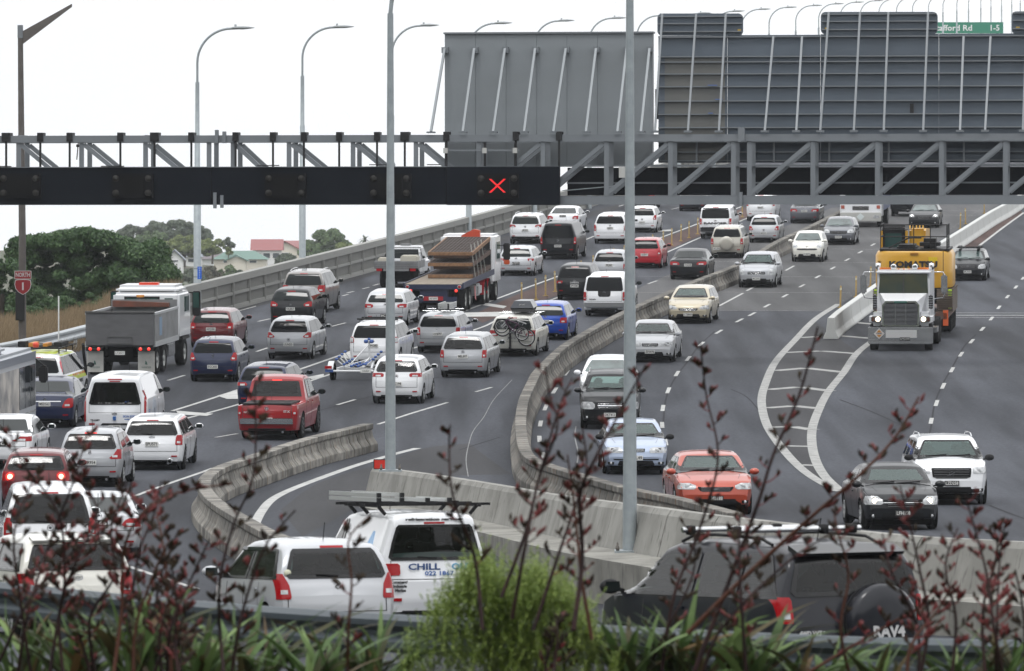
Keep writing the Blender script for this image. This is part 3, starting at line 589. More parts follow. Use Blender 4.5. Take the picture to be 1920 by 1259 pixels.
# ---------------- concrete wall with ledge, right of centre ----------------
WALLC = mat('wall_concrete', (.44, .43, .40), .88, noise=(.9, .75, (.21, .205, .18), (1.2, 1.2, .35)), bump=(9, .35, .015))
def streaky(name, base, dark, soot):
    m = bpy.data.materials.new(name); m.use_nodes = True; t = m.node_tree; b = t.nodes['Principled BSDF']; K = t.links.new; tc = nn(t, 'ShaderNodeTexCoord')
    def noise(sc, st, a, bb, hi):
        mp = nn(t, 'ShaderNodeMapping'); mp.inputs['Scale'].default_value = st; n = nn(t, 'ShaderNodeTexNoise'); n.inputs['Scale'].default_value = sc; n.inputs['Detail'].default_value = 6
        r = nn(t, 'ShaderNodeMapRange'); r.inputs['From Min'].default_value = a; r.inputs['From Max'].default_value = bb; r.inputs['To Max'].default_value = hi
        K(tc.outputs['Object'], mp.inputs[0]); K(mp.outputs[0], n.inputs['Vector']); K(n.outputs['Fac'], r.inputs[0]); return r.outputs[0]
    x = nn(t, 'ShaderNodeMix', data_type='RGBA'); x.inputs[6].default_value = (*base, 1); x.inputs[7].default_value = (*dark, 1); K(noise(1.0, (1, 1, 1), .4, .62, .9), x.inputs['Factor'])
    x2 = nn(t, 'ShaderNodeMix', data_type='RGBA'); x2.inputs[7].default_value = (*soot, 1); K(x.outputs[2], x2.inputs[6]); K(noise(4.0, (2.2, 2.2, .5), .58, .72, .75), x2.inputs['Factor'])
    K(x2.outputs[2], b.inputs['Base Color']); b.inputs['Roughness'].default_value = .9; return m
WALLC = streaky('wall_concrete', (.27, .265, .245), (.18, .176, .16), (.08, .076, .068)); LEDGEC = streaky('ledge_concrete', (.24, .235, .21), (.14, .135, .12), (.06, .058, .052))
wt = [(700,877,73.5),(760,884,76),(830,894,79.5),(930,910,84),(1030,927,89.5),(1137,941,101),(1210,950,106.5),(1330,966,111),(1500,985,116.5),(1700,1005,121),(1902,1016,126),(2150,1030,131),(2500,1048,138)]
P = []
sp = smooth_path([W(x, y, s) for x, y, s in wt], .5)
wall = empty('concrete_wall', 'stained pale concrete barrier wall with a ledge below it running to the right edge', 'wall', T(*sp[0])); wi = wall.matrix_world.inverted()
def wsweep(prof, i0, i1, name, mt, gap=.0):
    vs = []; idx = range(i0, i1 + 1); n = len(prof)
    for i in idx:
        p = sp[i]; d = sp[min(i+1, len(sp)-1)] - sp[max(i-1, 0)]; d.z = 0; d.normalize(); nrm = Vector((d.y, -d.x, 0))   # towards the camera side
        if nrm.y > 0 or (abs(nrm.y) < .2 and nrm.x > 0): nrm = -nrm
        off = d * (gap if i == i0 else -gap if i == i1 else 0)
        for a, z in prof: q = p + nrm * a + off; vs.append((q.x, q.y, p.z + z))
    k = len(idx); mb = MB(); mb.add(vs, [(j*n+q, j*n+(q+1)%n, (j+1)*n+(q+1)%n, (j+1)*n+q) for j in range(k-1) for q in range(n)] + [tuple(range(n)), tuple((k-1)*n+q for q in range(n))[::-1]])
    return mb.build(name, mt, wall, wi)
i = 0; seg = 6
while i < len(sp) - 2:
    j = min(i + seg, len(sp) - 1)
    wsweep([(.0, .0), (-.22, .0), (-.34, -.9), (.28, -.9), (.22, -.70), (.07, -.1)], i, j, 'barrier_panel', WALLC, .028 if i else 0)
    if i >= 12: wsweep([(.29, -.83), (.30, -.80), (1.25, -.84), (1.25, -1.9), (.29, -1.9)], i, j, 'ledge', LEDGEC, .015)
    i = j
# end block
e0 = sp[0]; d0 = (sp[2] - sp[0]); d0.z = 0; d0.normalize()
# coping block at the wall's end and the red marker
mk = W(712, 871, 78); r = tag(MB().cbox((0,0,0), (.26,.04,.2)).build('marker_plate', mat('red_reflector', (.55, .03, .02), .3)), 'small red reflector plate at the foot of the lamp post behind the wall end', 'reflector'); r.location = mk
MB().cbox((0,.03,0), (.3,.02,.24)).build('frame', BLK, r)

# ---------------- foreground guardrail and left guardrail ----------------
def wbeam(points, s0, post_h, label, mt, every=2.0, k_=1.0):
    P = smooth_path(points, .5); r = empty('guardrail', label, 'guardrail', T(*P[0])); ri = r.matrix_world.inverted()
    prof = [(0,.155),(-.02,.15),(-.08,.11),(-.08,.065),(-.02,.02),(-.02,-.02),(-.08,-.065),(-.08,-.11),(-.02,-.15),(0,-.155)]; prof = [(a, z*k_) for a, z in prof]
    vs = []; n = len(prof)
    for i, p in enumerate(P):
        d = P[min(i+1, len(P)-1)] - P[max(i-1, 0)]; d.z = 0; d.normalize(); nr = Vector((d.y, -d.x, 0)) * s0
        for a, z in prof: q = p - nr * a; vs.append((q.x, q.y, p.z + z))
    vs2 = [(x, y + .006, z) for x, y, z in vs]; k = len(P)
    MB().add(vs, [(j*n+q, j*n+q+1, (j+1)*n+q+1, (j+1)*n+q) for j in range(k-1) for q in range(n-1)]).add(vs2, [(j*n+q, j*n+q+1, (j+1)*n+q+1, (j+1)*n+q) for j in range(k-1) for q in range(n-1)]).build('beam', mt, r, ri)
    for i in range(0, k, int(every / .5)):
        p = P[i]; d = P[min(i+1, k-1)] - P[max(i-1, 0)]; d.z = 0; d.normalize(); nr = Vector((d.y, -d.x, 0)) * s0; c = p - nr * .1
        MB().box((-.07,-.05,-post_h), (.07,.05,.14), T(*c)).build('post', mt, r, ri)
    return r
wbeam([W(x, y, s) for x, y, s in ((-160,1112,212),(0,1125,215),(330,1158,224),(640,1182,232),(960,1200,238),(1300,1218,243),(1600,1232,247),(1920,1240,250),(2100,1246,252))], 1, 1.2, 'blurred steel guardrail in front of the nearest cars', mat('dull_rail', (.055,.068,.078), .5, metal=.2))
wbeam([W(x, y, s) for x, y, s in ((-60,668,53.5),(10,655,52.2),(60,645,51.2),(110,634,50.2),(157,622,49.2),(250,600,47.6),(330,586,46.2))], 1, .9, 'steel guardrail below the dry grass bank at the left', mat('galv_rail', (.45,.48,.50), .45, metal=.25), 3.0, 1.6)
MB_ = MB().tube([(0,0,0),(0,0,1.75)], .025, 6).build('aerial_pole', mat('white_plastic', (.7,.7,.68), .5)); MB_.location = W(110, 648, 53); tag(MB_, 'thin white rod standing up in front of the left guardrail', 'marker rod')
# ---------------- trees, bank, houses ----------------
def leaf_mat(name, a, b, c):
    m = bpy.data.materials.new(name); m.use_nodes = True; t = m.node_tree; p = t.nodes['Principled BSDF']; K = t.links.new
    g = nn(t, 'ShaderNodeNewGeometry'); tc = nn(t, 'ShaderNodeTexCoord'); n = nn(t, 'ShaderNodeTexNoise'); n.inputs['Scale'].default_value = 1.1; n.inputs['Detail'].default_value = 3
    r = nn(t, 'ShaderNodeValToRGB'); r.color_ramp.elements[0].color = (*a, 1); r.color_ramp.elements[1].color = (*c, 1); e = r.color_ramp.elements.new(.5); e.color = (*b, 1)
    r.color_ramp.elements[0].position = .15; r.color_ramp.elements[-1].position = .85
    ad = nn(t, 'ShaderNodeMath', operation='ADD'); mu = nn(t, 'ShaderNodeMath', operation='MULTIPLY'); mu.inputs[1].default_value = .5
    K(tc.outputs['Object'], n.inputs['Vector']); K(g.outputs['Random Per Island'], mu.inputs[0]); K(mu.outputs[0], ad.inputs[0])
    m2 = nn(t, 'ShaderNodeMath', operation='MULTIPLY'); m2.inputs[1].default_value = .55; K(n.outputs['Fac'], m2.inputs[0]); K(m2.outputs[0], ad.inputs[1]); K(ad.outputs[0], r.inputs[0]); K(r.outputs[0], p.inputs['Base Color'])
    p.inputs['Roughness'].default_value = .55; p.inputs['Specular IOR Level'].default_value = .3
    tr = nn(t, 'ShaderNodeBsdfTranslucent'); K(r.outputs[0], tr.inputs[0]); ms = nn(t, 'ShaderNodeMixShader'); ms.inputs[0].default_value = .18
    out = [x for x in t.nodes if x.type == 'OUTPUT_MATERIAL'][0]; K(p.outputs[0], ms.inputs[1]); K(tr.outputs[0], ms.inputs[2]); K(ms.outputs[0], out.inputs[0]); return m
def leaves_mesh(name, blobs, n, size, mt, seed=1, shell=.25, squash=.8):
    rg = np.random.default_rng(seed); ar = np.array([b[3]**2 for b in blobs]); pick = rg.choice(len(blobs), n, p=ar/ar.sum()); B = np.array(blobs)[pick]
    d = rg.normal(size=(n, 3)); d /= np.linalg.norm(d, axis=1)[:, None]; d[:, 2] = np.where(d[:, 2] < -.35, -d[:, 2], d[:, 2])
    rad = B[:, 3] * (1 - shell * rg.random(n)**1.5 + .12*rg.normal(size=n)*.6); c = B[:, :3] + d * rad[:, None] * np.array([1, 1, squash])
    nr = d + rg.normal(size=(n, 3)) * .55; nr /= np.linalg.norm(nr, axis=1)[:, None]
    u = np.cross(nr, rg.normal(size=(n, 3))); u /= np.linalg.norm(u, axis=1)[:, None]; v = np.cross(nr, u); sz = size * (.6 + .8*rg.random(n))[:, None]
    P = np.stack([c - u*sz, c + v*sz*.55, c + u*sz, c - v*sz*.55], 1).reshape(-1, 3)
    me = bpy.data.meshes.new(name); me.vertices.add(4*n); me.vertices.foreach_set('co', P.ravel().astype('f')); me.loops.add(4*n); me.loops.foreach_set('vertex_index', np.arange(4*n, dtype='i'))
    me.polygons.add(n); me.polygons.foreach_set('loop_start', np.arange(0, 4*n, 4, dtype='i')); me.update(calc_edges=True); me.materials.append(mt); return me
def crown_blobs(w, h, d, n, seed, r0=.16, r1=.26, flat=.5):
    rg = random.Random(seed); out = []
    for i in range(n):
        a = rg.uniform(0, 2*math.pi); z = rg.random()**.7; rr = math.sqrt(max(0, 1 - z*z)) * rg.uniform(.75, 1.05)
        out.append((rr*math.cos(a)*w*.5, rr*math.sin(a)*d*.5, h*(.22 + .66*z), rg.uniform(r0, r1)*min(w, h*1.3)*.55))
    for i in range(n//3): out.append((rg.uniform(-.3,.3)*w, rg.uniform(-.3,.3)*d, h*rg.uniform(.3,.6), w*.16))
    return out
BARK = mat('bark', (.09, .07, .055), .9, noise=(4, .6, (.05, .04, .03)))
def tree(loc, w, h, d, n_blob, n_leaf, lsz, lm, label, seed, name='tree', cat='tree', group=None, trunk=True, r0=.16, r1=.26, blobs=None, core=True):
    r = empty(name, label, cat, T(*loc), group); bl = blobs or crown_blobs(w, h, d, n_blob, seed, r0, r1)
    o = bpy.data.objects.new('crown', leaves_mesh('crown', bl, n_leaf, lsz, lm, seed)); COL.objects.link(o); o.parent = r
    if core:
        mb = MB()
        for x, y, z, q in bl: mb.lathe([(0, -q*.62), (q*.55, -q*.45), (q*.80, 0), (q*.55, q*.45), (0, q*.62)], T(x, y, z), axis='z', n=7)
        c = mb.build('inner_foliage', lm, r); 
    if trunk:
        mb = MB(); mb.tube([(0,0,-1),(.1,0,h*.25),(0,.05,h*.5)], [w*.035, w*.028, w*.015], 7)
        for k in range(7):
            q = bl[k * len(bl) // 7]; mb.tube([(0,0,h*.2), (q[0]*.5, q[1]*.5, h*.35), (q[0]*.9, q[1]*.9, q[2])], [w*.018, w*.012, w*.005], 5)
        mb.build('trunk', BARK, r)
    return r
LD = leaf_mat('dark_leaves', (.016, .042, .014), (.042, .088, .030), (.09, .15, .055))
LM_ = leaf_mat('mid_leaves', (.05, .085, .04), (.09, .14, .06), (.14, .19, .08))
LY = leaf_mat('yellowish_leaves', (.09, .12, .04), (.15, .19, .06), (.22, .25, .09))
LG = leaf_mat('greyish_leaves', (.05, .07, .05), (.085, .11, .075), (.13, .155, .10))
LR = leaf_mat('russet_leaves', (.065, .07, .05), (.11, .105, .07), (.15, .13, .09))
# big dark evergreens close behind the bank, Y ~ 300
def blobs_px(lst, s, oy=0.0):
    c = W(160, 560, s); out = []
    rg = random.Random(5)
    for x, y, r_ in lst: p = W(x, y, s) - c; out.append((p.x, rg.uniform(-1.5, 1.2) + oy, p.z, r_/s))
    return c, out
s = 38.0
def fill(poly, n, r0, r1, seed):
    rg = random.Random(seed); out = []
    xs = [p[0] for p in poly]
    while len(out) < n:
        x = rg.uniform(min(xs), max(xs)); top = np.interp(x, xs, [p[1] for p in poly]); bot = np.interp(x, xs, [p[2] for p in poly]); r_ = rg.uniform(r0, r1)
        if rg.random() < .38: y = top + r_ * .8 + rg.uniform(0, 5)
        else: y = rg.uniform(min(top + r_, bot-3), bot - r_ * .4)
        out.append((x, y, r_))
    return out
c, bl = blobs_px(fill([(28,448,600),(45,441,620),(90,436,640),(120,430,600),(160,424,575),(200,432,565),(235,445,570),(262,462,570),(290,446,560),(300,470,560),(318,500,550),(322,520,545)], 170, 15, 30, 3), s)
tree(c, 8, 5, 4, 0, 70000, .085, LD, 'big dark green rounded evergreen tree behind the route shield', 3, blobs=bl, trunk=False)
_t = [o for o in bpy.data.objects if o.name.startswith('tree')][-1]; MB().tube([(0,.5,-3.4),(-.2,.5,-1.5),(.3,.3,.6)], [.3,.22,.12], 8).build('trunk', BARK, _t)
c, bl = blobs_px(fill([(-60,470,640),(-20,480,650),(10,476,650),(40,492,630),(60,520,600)], 36, 15, 27, 4), s * 1.03)
_t = tree(c, 8, 5, 4, 0, 18000, .085, LD, 'dark green evergreen cut off by the left edge of the picture', 9, blobs=bl, trunk=False); MB().tube([(-4,.5,-3),(-4.1,.5,-1.5),(-4,.3,.2)], [.25,.2,.1], 7).build('trunk', BARK, _t)
c, bl = blobs_px(fill([(60,560,625),(85,535,625),(110,545,620),(130,560,605),(150,545,595),(175,548,585),(215,560,585)], 22, 8, 14, 6), s * 1.06)
_t = tree(c, 8, 5, 4, 0, 11000, .07, LD, 'low green shrub below the big dark evergreen, above the dry grass', 10, name='shrub', cat='shrub', blobs=bl, trunk=False); MB().tube([(-1,.3,-1.9),(-1,.3,-1.0)], [.12,.08], 6).build('stem', BARK, _t)
# grassy bank
DRY = mat('dry_bank', (.14, .105, .065), .95, noise=(.6, .8, (.075, .07, .035)), bump=(3, .8, .15))
top = [(-80,700,600),(0,690,608),(60,676,602),(120,662,596),(170,650,584),(215,640,562),(260,628,552),(330,606,545)]
mb = MB(); vs = []; n = len(top); R_ = 10
for x, yb, yt in top:
    s0 = 52.5 - (x / 330) * 6.2; a = W(x, yb + 6, s0); b = W(x, yt, 39.5)
    for k in range(R_): t = k / (R_-1); q = a.lerp(b, t); q.z += math.sin(t*math.pi) * .25 * (1 + .4*math.sin(x*.1)); vs.append(q)
mb.add(vs, [(i*R_+k, (i+1)*R_+k, (i+1)*R_+k+1, i*R_+k+1) for i in range(n-1) for k in range(R_-1)], True); bank = tag(mb.build('grass_bank', DRY, fixn=False), kind='structure')
rg = np.random.default_rng(3); N = 16000; blades = []; fs = []
V = [Vector(v) for v in vs]
for k in range(N):
    i = rg.integers(0, n-1); j = rg.integers(0, R_-1); u, v = rg.random(2); p = V[i*R_+j].lerp(V[(i+1)*R_+j], u).lerp(V[i*R_+j+1].lerp(V[(i+1)*R_+j+1], u), v)
    h = .25 + .5*rg.random(); lx_ = .3*rg.normal() + .25; wd = .02; a = rg.random()*.4
    o = len(blades); blades += [(p.x-wd, p.y, p.z-.05), (p.x+wd, p.y, p.z-.05), (p.x+lx_*h, p.y+a*.2, p.z+h)]; fs.append((o, o+1, o+2))
me = bpy.data.meshes.new('dry_grass'); me.from_pydata(blades, [], fs); me.materials.append(leaf_mat('straw', (.11, .075, .04), (.19, .14, .08), (.28, .21, .13))); o = bpy.data.objects.new('dry_grass', me); COL.objects.link(o); tag(o, 'dry brown grass covering the bank under the dark evergreens', 'grass', kind='stuff')
# far hill, Y ~ 900 - 1200
hill = MB(); vs = []; xs_ = list(range(-200, 1300, 50)); prof = {}
for x in xs_:
    top_ = np.interp(x, [-200, 200, 320, 420, 560, 700, 800, 1000, 1300], [470, 470, 478, 488, 498, 478, 480, 500, 520])
    for s_, dz in ((16, 190), (13.5, 75), (11.8, 28), (11.0, 8), (10.2, 0), (9.5, 14), (8, 60)): vs.append(W(x, top_ + dz, s_))
k = 7; hill.add(vs, [(i*k+j, (i+1)*k+j, (i+1)*k+j+1, i*k+j+1) for i in range(len(xs_)-1) for j in range(k-1)], True)
tag(hill.build('hillside', mat('hillside_scrub', (.06, .075, .045), .95, noise=(.08, .9, (.085, .07, .05)), bump=(.3, 1, 1.0)), fixn=False), kind='structure')
def far_tree(px, py_base, wpx, hpx, s_, lm, label, seed, nl=5000, cat='tree', nb=26, group='distant trees on the hill', r0=.16, r1=.28):
    return tree(W(px, py_base, s_), wpx/s_, hpx/s_, wpx/s_*.8, nb, nl, .26, lm, label, seed, group=group, r0=r0, r1=r1, cat=cat)
far_tree(292, 476, 72, 62, 10.6, LG, 'tall grey green tree at the top of the far hill with an airy crown', 21, 7000)
far_tree(250, 470, 62, 48, 10.9, LG, 'lower spreading tree at the left end of the far treeline', 22)
far_tree(335, 478, 74, 66, 10.8, LG, 'broad grey green tree in the middle of the far treeline', 23, 8000)
far_tree(378, 468, 52, 44, 10.5, LG, 'dark rounded tree just right of the nearest curved street lamp', 24)
far_tree(285, 476, 80, 44, 11.3, LM_, 'light green tree in front of the tallest far tree', 25)
far_tree(345, 490, 92, 48, 11.6, LY, 'yellow green tree above the grey roof on the hill', 26, 8000)
far_tree(398, 484, 62, 36, 11.7, LY, 'yellowish spreading tree right of the nearest street lamp', 27)
far_tree(428, 474, 26, 28, 11.5, LG, 'spindly tree with thin branches right of the far treeline', 28, 900, nb=9)
far_tree(615, 500, 88, 72, 11.8, LM_, 'rounded green tree between the two lamp posts, left of the palm', 29, 9000)
far_tree(650, 502, 62, 48, 12.0, LY, 'yellow green tree at the right of the rounded green tree', 30)
far_tree(583, 500, 50, 40, 12.3, LM_, 'small mid green tree at the left foot of the rounded tree', 31)
far_tree(536, 505, 46, 28, 12.6, LG, 'low shrubby tree below the red roofed house', 32, 3500)
far_tree(690, 492, 40, 26, 12.4, LR, 'low brownish tree left of the grey gabled roof', 33, 3500)
far_tree(806, 466, 14, 12, 11.0, LG, 'tiny tuft of a tree beyond the parapet above the tray truck', 34, 500, nb=5)
rg = random.Random(8)
for i in range(30):
    x = 300 + (i % 15) * 26 + rg.uniform(-8, 8); row = i // 15; y = np.interp(x, [300, 460, 620, 700], [548, 552, 540, 515]) + row*22 - 24 + rg.uniform(-4, 4)
    if x > 690: continue
    far_tree(x, y + 12, rg.uniform(38, 58), rg.uniform(26, 38), 13.3 + row, [LR, LM_, LG, LR][i % 4], 'scrubby hazy bush covering the lower slope of the far hill', 50 + i, 2200, cat='bush', nb=12, group='bushes on the far slope')
# palm
r = empty('palm_tree', 'small palm tree standing against the sky beside the far hill', 'palm', T(*W(684, 482, 12.0)))
MB().tube([(0,0,-1),(.05,0,2.7)], [.28,.2], 8).build('trunk', BARK, r); mb = MB(); rg = random.Random(2)
for k in range(34):
    a = rg.uniform(0, 2*math.pi); e = rg.uniform(-.5, 1.3); L_ = rg.uniform(1.1, 1.6); pts = [Vector((0,0,2.7))]
    for q in range(1, 6): t = q/5; pts.append(Vector((math.cos(a)*math.cos(e)*L_*t, math.sin(a)*math.cos(e)*L_*t, 2.7 + math.sin(e)*L_*t - .7*t*t)))
    for q in range(5):
        d = (pts[q+1]-pts[q]); sd_ = d.cross(Vector((0,0,1))).normalized()*(.16*(1-q/6)); mb.add([pts[q]-sd_, pts[q]+sd_, pts[q+1]+sd_*.7, pts[q+1]-sd_*.7], [(0,1,2,3)])
mb.build('crown', LG, r, fixn=False)
# houses
def house(px, py, s_, w_, wall_h, roof_h, depth, wall_m, roof_m, label, gable_front=True, yaw=0.0, nwin=2, chimney=None, hip=False):
    r = empty('house', label, 'house', T(*W(px, py, s_)) @ Matrix.Rotation(yaw, 4, 'Z'), 'houses on the far hill')
    MB().box((-w_/2,0,-3),(w_/2,depth,wall_h)).build('wall', wall_m, r); e = .4
    if gable_front:
        MB().prism([(-w_/2,.01,wall_h),(w_/2,.01,wall_h),(0,.01,wall_h+roof_h-.15)], (0,depth-.02,0)).build('gable', wall_m, r)
        mb = MB()
        for sx in (-1, 1): mb.add([(0,-e,wall_h+roof_h),(0,depth+e,wall_h+roof_h),(sx*(w_/2+e),depth+e,wall_h-.2),(sx*(w_/2+e),-e,wall_h-.2),(0,-e,wall_h+roof_h+.18),(0,depth+e,wall_h+roof_h+.18),(sx*(w_/2+e),depth+e,wall_h-.02),(sx*(w_/2+e),-e,wall_h-.02)], [(0,1,2,3),(4,7,6,5),(0,3,7,4),(1,5,6,2),(2,6,7,3)])
        rf = mb.build('roof', roof_m, r)
    else:
        hx = w_*.28 if hip else 0; mb = MB(); x0, x1 = -w_/2-e, w_/2+e; zr = wall_h + roof_h
        mb.add([(x0,-e,wall_h),(x1,-e,wall_h),(x1,depth+e,wall_h),(x0,depth+e,wall_h),(x0+hx,depth/2,zr),(x1-hx,depth/2,zr)], [(0,1,5,4),(2,3,4,5),(0,4,3),(1,2,5),(0,3,2,1)]); rf = mb.build('roof', roof_m, r)
    for k in range(nwin):
        x = (k + .5) / nwin * w_ - w_/2; wn = MB().box((x-.65,-.06,wall_h*.35),(x+.65,-.0,wall_h*.82)).build('window', mat('white_frame', (.7,.7,.68), .5), r); MB().box((x-.55,-.075,wall_h*.4),(x+.55,-.061,wall_h*.78)).build('pane', mat('house_glass', (.05,.06,.07), .15), wn)
    if chimney: MB().box((chimney-.35,depth*.3,wall_h+roof_h*.2),(chimney+.35,depth*.3+.7,wall_h+roof_h+1.1)).build('chimney', mat('brick', (.20,.10,.08), .9), rf)
    return r
CW = mat('cream_weatherboard', (.62,.58,.50), .7); WWh = mat('white_weatherboard', (.68,.68,.68), .7); RR = mat('red_roof', (.25,.085,.085), .6); GR = mat('green_roof', (.11,.19,.16), .6); GY = mat('grey_roof', (.20,.22,.25), .6); DGR = mat('slate_roof', (.13,.11,.12), .7)
house(535, 488, 10.8, 6.2, 1.6, 1.6, 7, CW, RR, 'cream gabled house with a red roof and chimney on the far hill', yaw=-.3, nwin=1, chimney=2.4)
house(500, 494, 11.0, 4.8, 2.2, 1.9, 5, WWh, RR, 'white house with verandah windows under a red roof on the far hill', gable_front=False, nwin=3)
house(450, 497, 11.5, 8.5, .9, 1.4, 6, CW, GR, 'low cream house with a green roof and a brick chimney on the far hill', gable_front=False, hip=True, nwin=2, chimney=0)
house(443, 494, 11.8, 3.0, .5, .7, 3, CW, GR, 'small cream gable under a green roof in front of the chimney', nwin=0)
house(342, 498, 11.4, 6.0, 1.4, 1.5, 5, WWh, GY, 'long grey roofed house half hidden by the hill bushes', gable_front=False, nwin=2)
house(327, 494, 12.0, 2.6, .6, 1.4, 3, WWh, GY, 'white gabled cottage with a pale grey roof left of the street lamp', nwin=1)
house(392, 492, 11.2, 8.0, .5, 1.2, 5, WWh, DGR, 'house with a dark slate roof right of the street lamp', gable_front=False, nwin=2)
house(305, 475, 11.0, 2.8, 1.4, .4, 3, mat('pale_grey_wall', (.5,.5,.5), .7), GY, 'pale boxy house behind the edge of the dark evergreen', gable_front=False, nwin=0)
house(708, 478, 12.2, 7.5, .3, 1.9, 5, WWh, GY, 'grey gabled roof beside the palm, cut by the near lamp post', nwin=0)
# haze: one even box of air
hm = bpy.data.materials.new('haze'); hm.use_nodes = True; t = hm.node_tree; t.nodes.clear(); out = nn(t, 'ShaderNodeOutputMaterial'); pv = nn(t, 'ShaderNodeVolumePrincipled')
pv.inputs['Color'].default_value = (.92, .95, 1, 1); pv.inputs['Density'].default_value = .0001; pv.inputs['Anisotropy'].default_value = .2; t.links.new(pv.outputs[0], out.inputs['Volume'])
hz = MB().box((-1500,-60,-32),(1500,3000,75)).build('haze', hm); tag(hz, 'thin pale haze softening the far hill', 'haze', kind='stuff')
# ---------------- vehicles ----------------
GLASS = mat('car_glass', (.008, .012, .012), .03, spec=.24)
GLASS_T = mat('tinted_glass', (.004, .005, .006), .06, spec=.14)
GLASS_G = mat('windscreen_glass', (.085, .12, .115), .03, spec=.6, coat=.5, coat_rough=.02, noise=(1.6, .85, (.025, .036, .036)))  # pale green mottled base colour stands in for uneven sky reflection
TYRE = mat('tyre_rubber', (.012, .012, .012), .9, spec=.12)
RIM = mat('alloy_rim', (.42, .43, .44), .35, metal=.6); RIMD = mat('dark_rim', (.06, .06, .065), .4, metal=.5)
PLB = mat('black_plastic', (.012, .012, .013), .6, spec=.2); UNDER = mat('underbody', (.004, .004, .004), .95, spec=.03)
LRED = mat('tail_lens', (.30, .004, .008), .2, coat=.25, spec=.25); LREDON = mat('lit_tail_lens', (.5, .01, .01), .2, emis=(1, .05, .03), es=1.3, coat=.5)
LCLR = mat('clear_lens', (.55, .56, .57), .12, coat=1.0, noise=(9, .8, (.16, .17, .18))); LON = mat('lit_headlamp', (1, .9, .7), .2, emis=(1, .86, .62), es=3.0); LWON = mat('lit_white_headlamp', (1, 1, 1), .2, emis=(1, 1, 1), es=2.0)
AMB = mat('amber_lens', (.6, .16, .02), .2, coat=.6); PLATEW = mat('plate_white', (.62, .62, .60), .5); PLATEB = mat('plate_black', (.02, .02, .02), .5); CHROME = mat('chrome', (.62, .63, .64), .12, metal=.95)
SEAMM = mat('panel_gap', (.02, .02, .022), .8); INTR = mat('grille_black', (.006, .006, .007), .6, spec=.15)
def paint(name, c, metal=.0, rough=.35):
    lum = max(c); new = 'paint_' + name not in _M; m = mat('paint_' + name, c, rough, metal=metal, coat=.4 if lum < .03 else .85, coat_rough=.03, spec=.2 if lum < .35 else .35)
    if new:      # the inside of the shell is dark trim
        t = m.node_tree; g = nn(t, 'ShaderNodeNewGeometry'); d = nn(t, 'ShaderNodeBsdfDiffuse'); d.inputs[0].default_value = (.03,.03,.032,1); x = nn(t, 'ShaderNodeMixShader'); o = [n for n in t.nodes if n.type == 'OUTPUT_MATERIAL'][0]
        t.links.new(g.outputs['Backfacing'], x.inputs[0]); t.links.new(t.nodes['Principled BSDF'].outputs[0], x.inputs[1]); t.links.new(d.outputs[0], x.inputs[2]); t.links.new(x.outputs[0], o.inputs[0])
    return m
PT = {'white': paint('white', (.70,.71,.73)), 'warm_white': paint('warm_white', (.60,.59,.54)), 'silver': paint('silver', (.34,.35,.37), .4, .4), 'pale_silver': paint('pale_silver', (.44,.45,.47), .3, .4),
      'grey': paint('grey', (.10,.105,.12), .4), 'dark_grey': paint('dark_grey', (.010,.011,.016), .0), 'black': paint('black', (.005,.006,.008), .0), 'navy': paint('navy', (.006,.012,.045), .15), 'red': paint('red', (.25,.004,.008), .0),
      'bright_red': paint('bright_red', (.36,.004,.014), .0), 'maroon': paint('maroon', (.10,.003,.006), .1), 'orange': paint('orange', (.36,.05,.022), .25), 'blue': paint('blue', (.005,.05,.33), .2), 'gold': paint('gold', (.44,.39,.29), .4, .38),
      'ice': paint('ice_blue', (.34,.40,.52), .45, .38), 'champagne': paint('champagne', (.42,.40,.35), .35), 'taupe': paint('taupe', (.19,.18,.17), .4)}
def rbox(a, b, bev=.04, seg=2):     # bevelled box as a builder
    bm = bmesh.new(); c = [(a[i]+b[i])/2 for i in range(3)]; d = [abs(b[i]-a[i]) for i in range(3)]
    bmesh.ops.create_cube(bm, size=1); [setattr(v, 'co', Vector((v.co.x*d[0]+c[0], v.co.y*d[1]+c[1], v.co.z*d[2]+c[2]))) for v in bm.verts]
    bmesh.ops.bevel(bm, geom=list(bm.edges), offset=min(bev, min(d)*.45), segments=seg, affect='EDGES', clamp_overlap=True)
    mb = MB(); bm.verts.ensure_lookup_table(); mb.add([v.co.copy() for v in bm.verts], [tuple(v.index for v in f.verts) for f in bm.faces]); bm.free(); return mb

def see_glass(name, tint, refl=.9, sky_sheen=0.0):
    m = bpy.data.materials.new(name); m.use_nodes = True; t = m.node_tree; t.nodes.clear(); K = t.links.new
    out = nn(t, 'ShaderNodeOutputMaterial'); tr = nn(t, 'ShaderNodeBsdfTransparent'); tr.inputs[0].default_value = (*tint, 1)
    gl = nn(t, 'ShaderNodeBsdfGlossy'); gl.inputs['Roughness'].default_value = .02; gl.inputs[0].default_value = (refl, refl, refl, 1)
    fr = nn(t, 'ShaderNodeFresnel'); fr.inputs['IOR'].default_value = 1.45; mx = nn(t, 'ShaderNodeMixShader')
    K(fr.outputs[0], mx.inputs[0]); K(tr.outputs[0], mx.inputs[1]); K(gl.outputs[0], mx.inputs[2]); 
    if sky_sheen:      # pale green diffuse layer imitating sky reflected in the glass
        d = nn(t, 'ShaderNodeBsdfDiffuse'); d.inputs[0].default_value = (.26,.36,.34,1); x = nn(t, 'ShaderNodeMixShader'); x.inputs[0].default_value = sky_sheen; K(mx.outputs[0], x.inputs[1]); K(d.outputs[0], x.inputs[2]); K(x.outputs[0], out.inputs[0])
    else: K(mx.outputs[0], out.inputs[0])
    return m
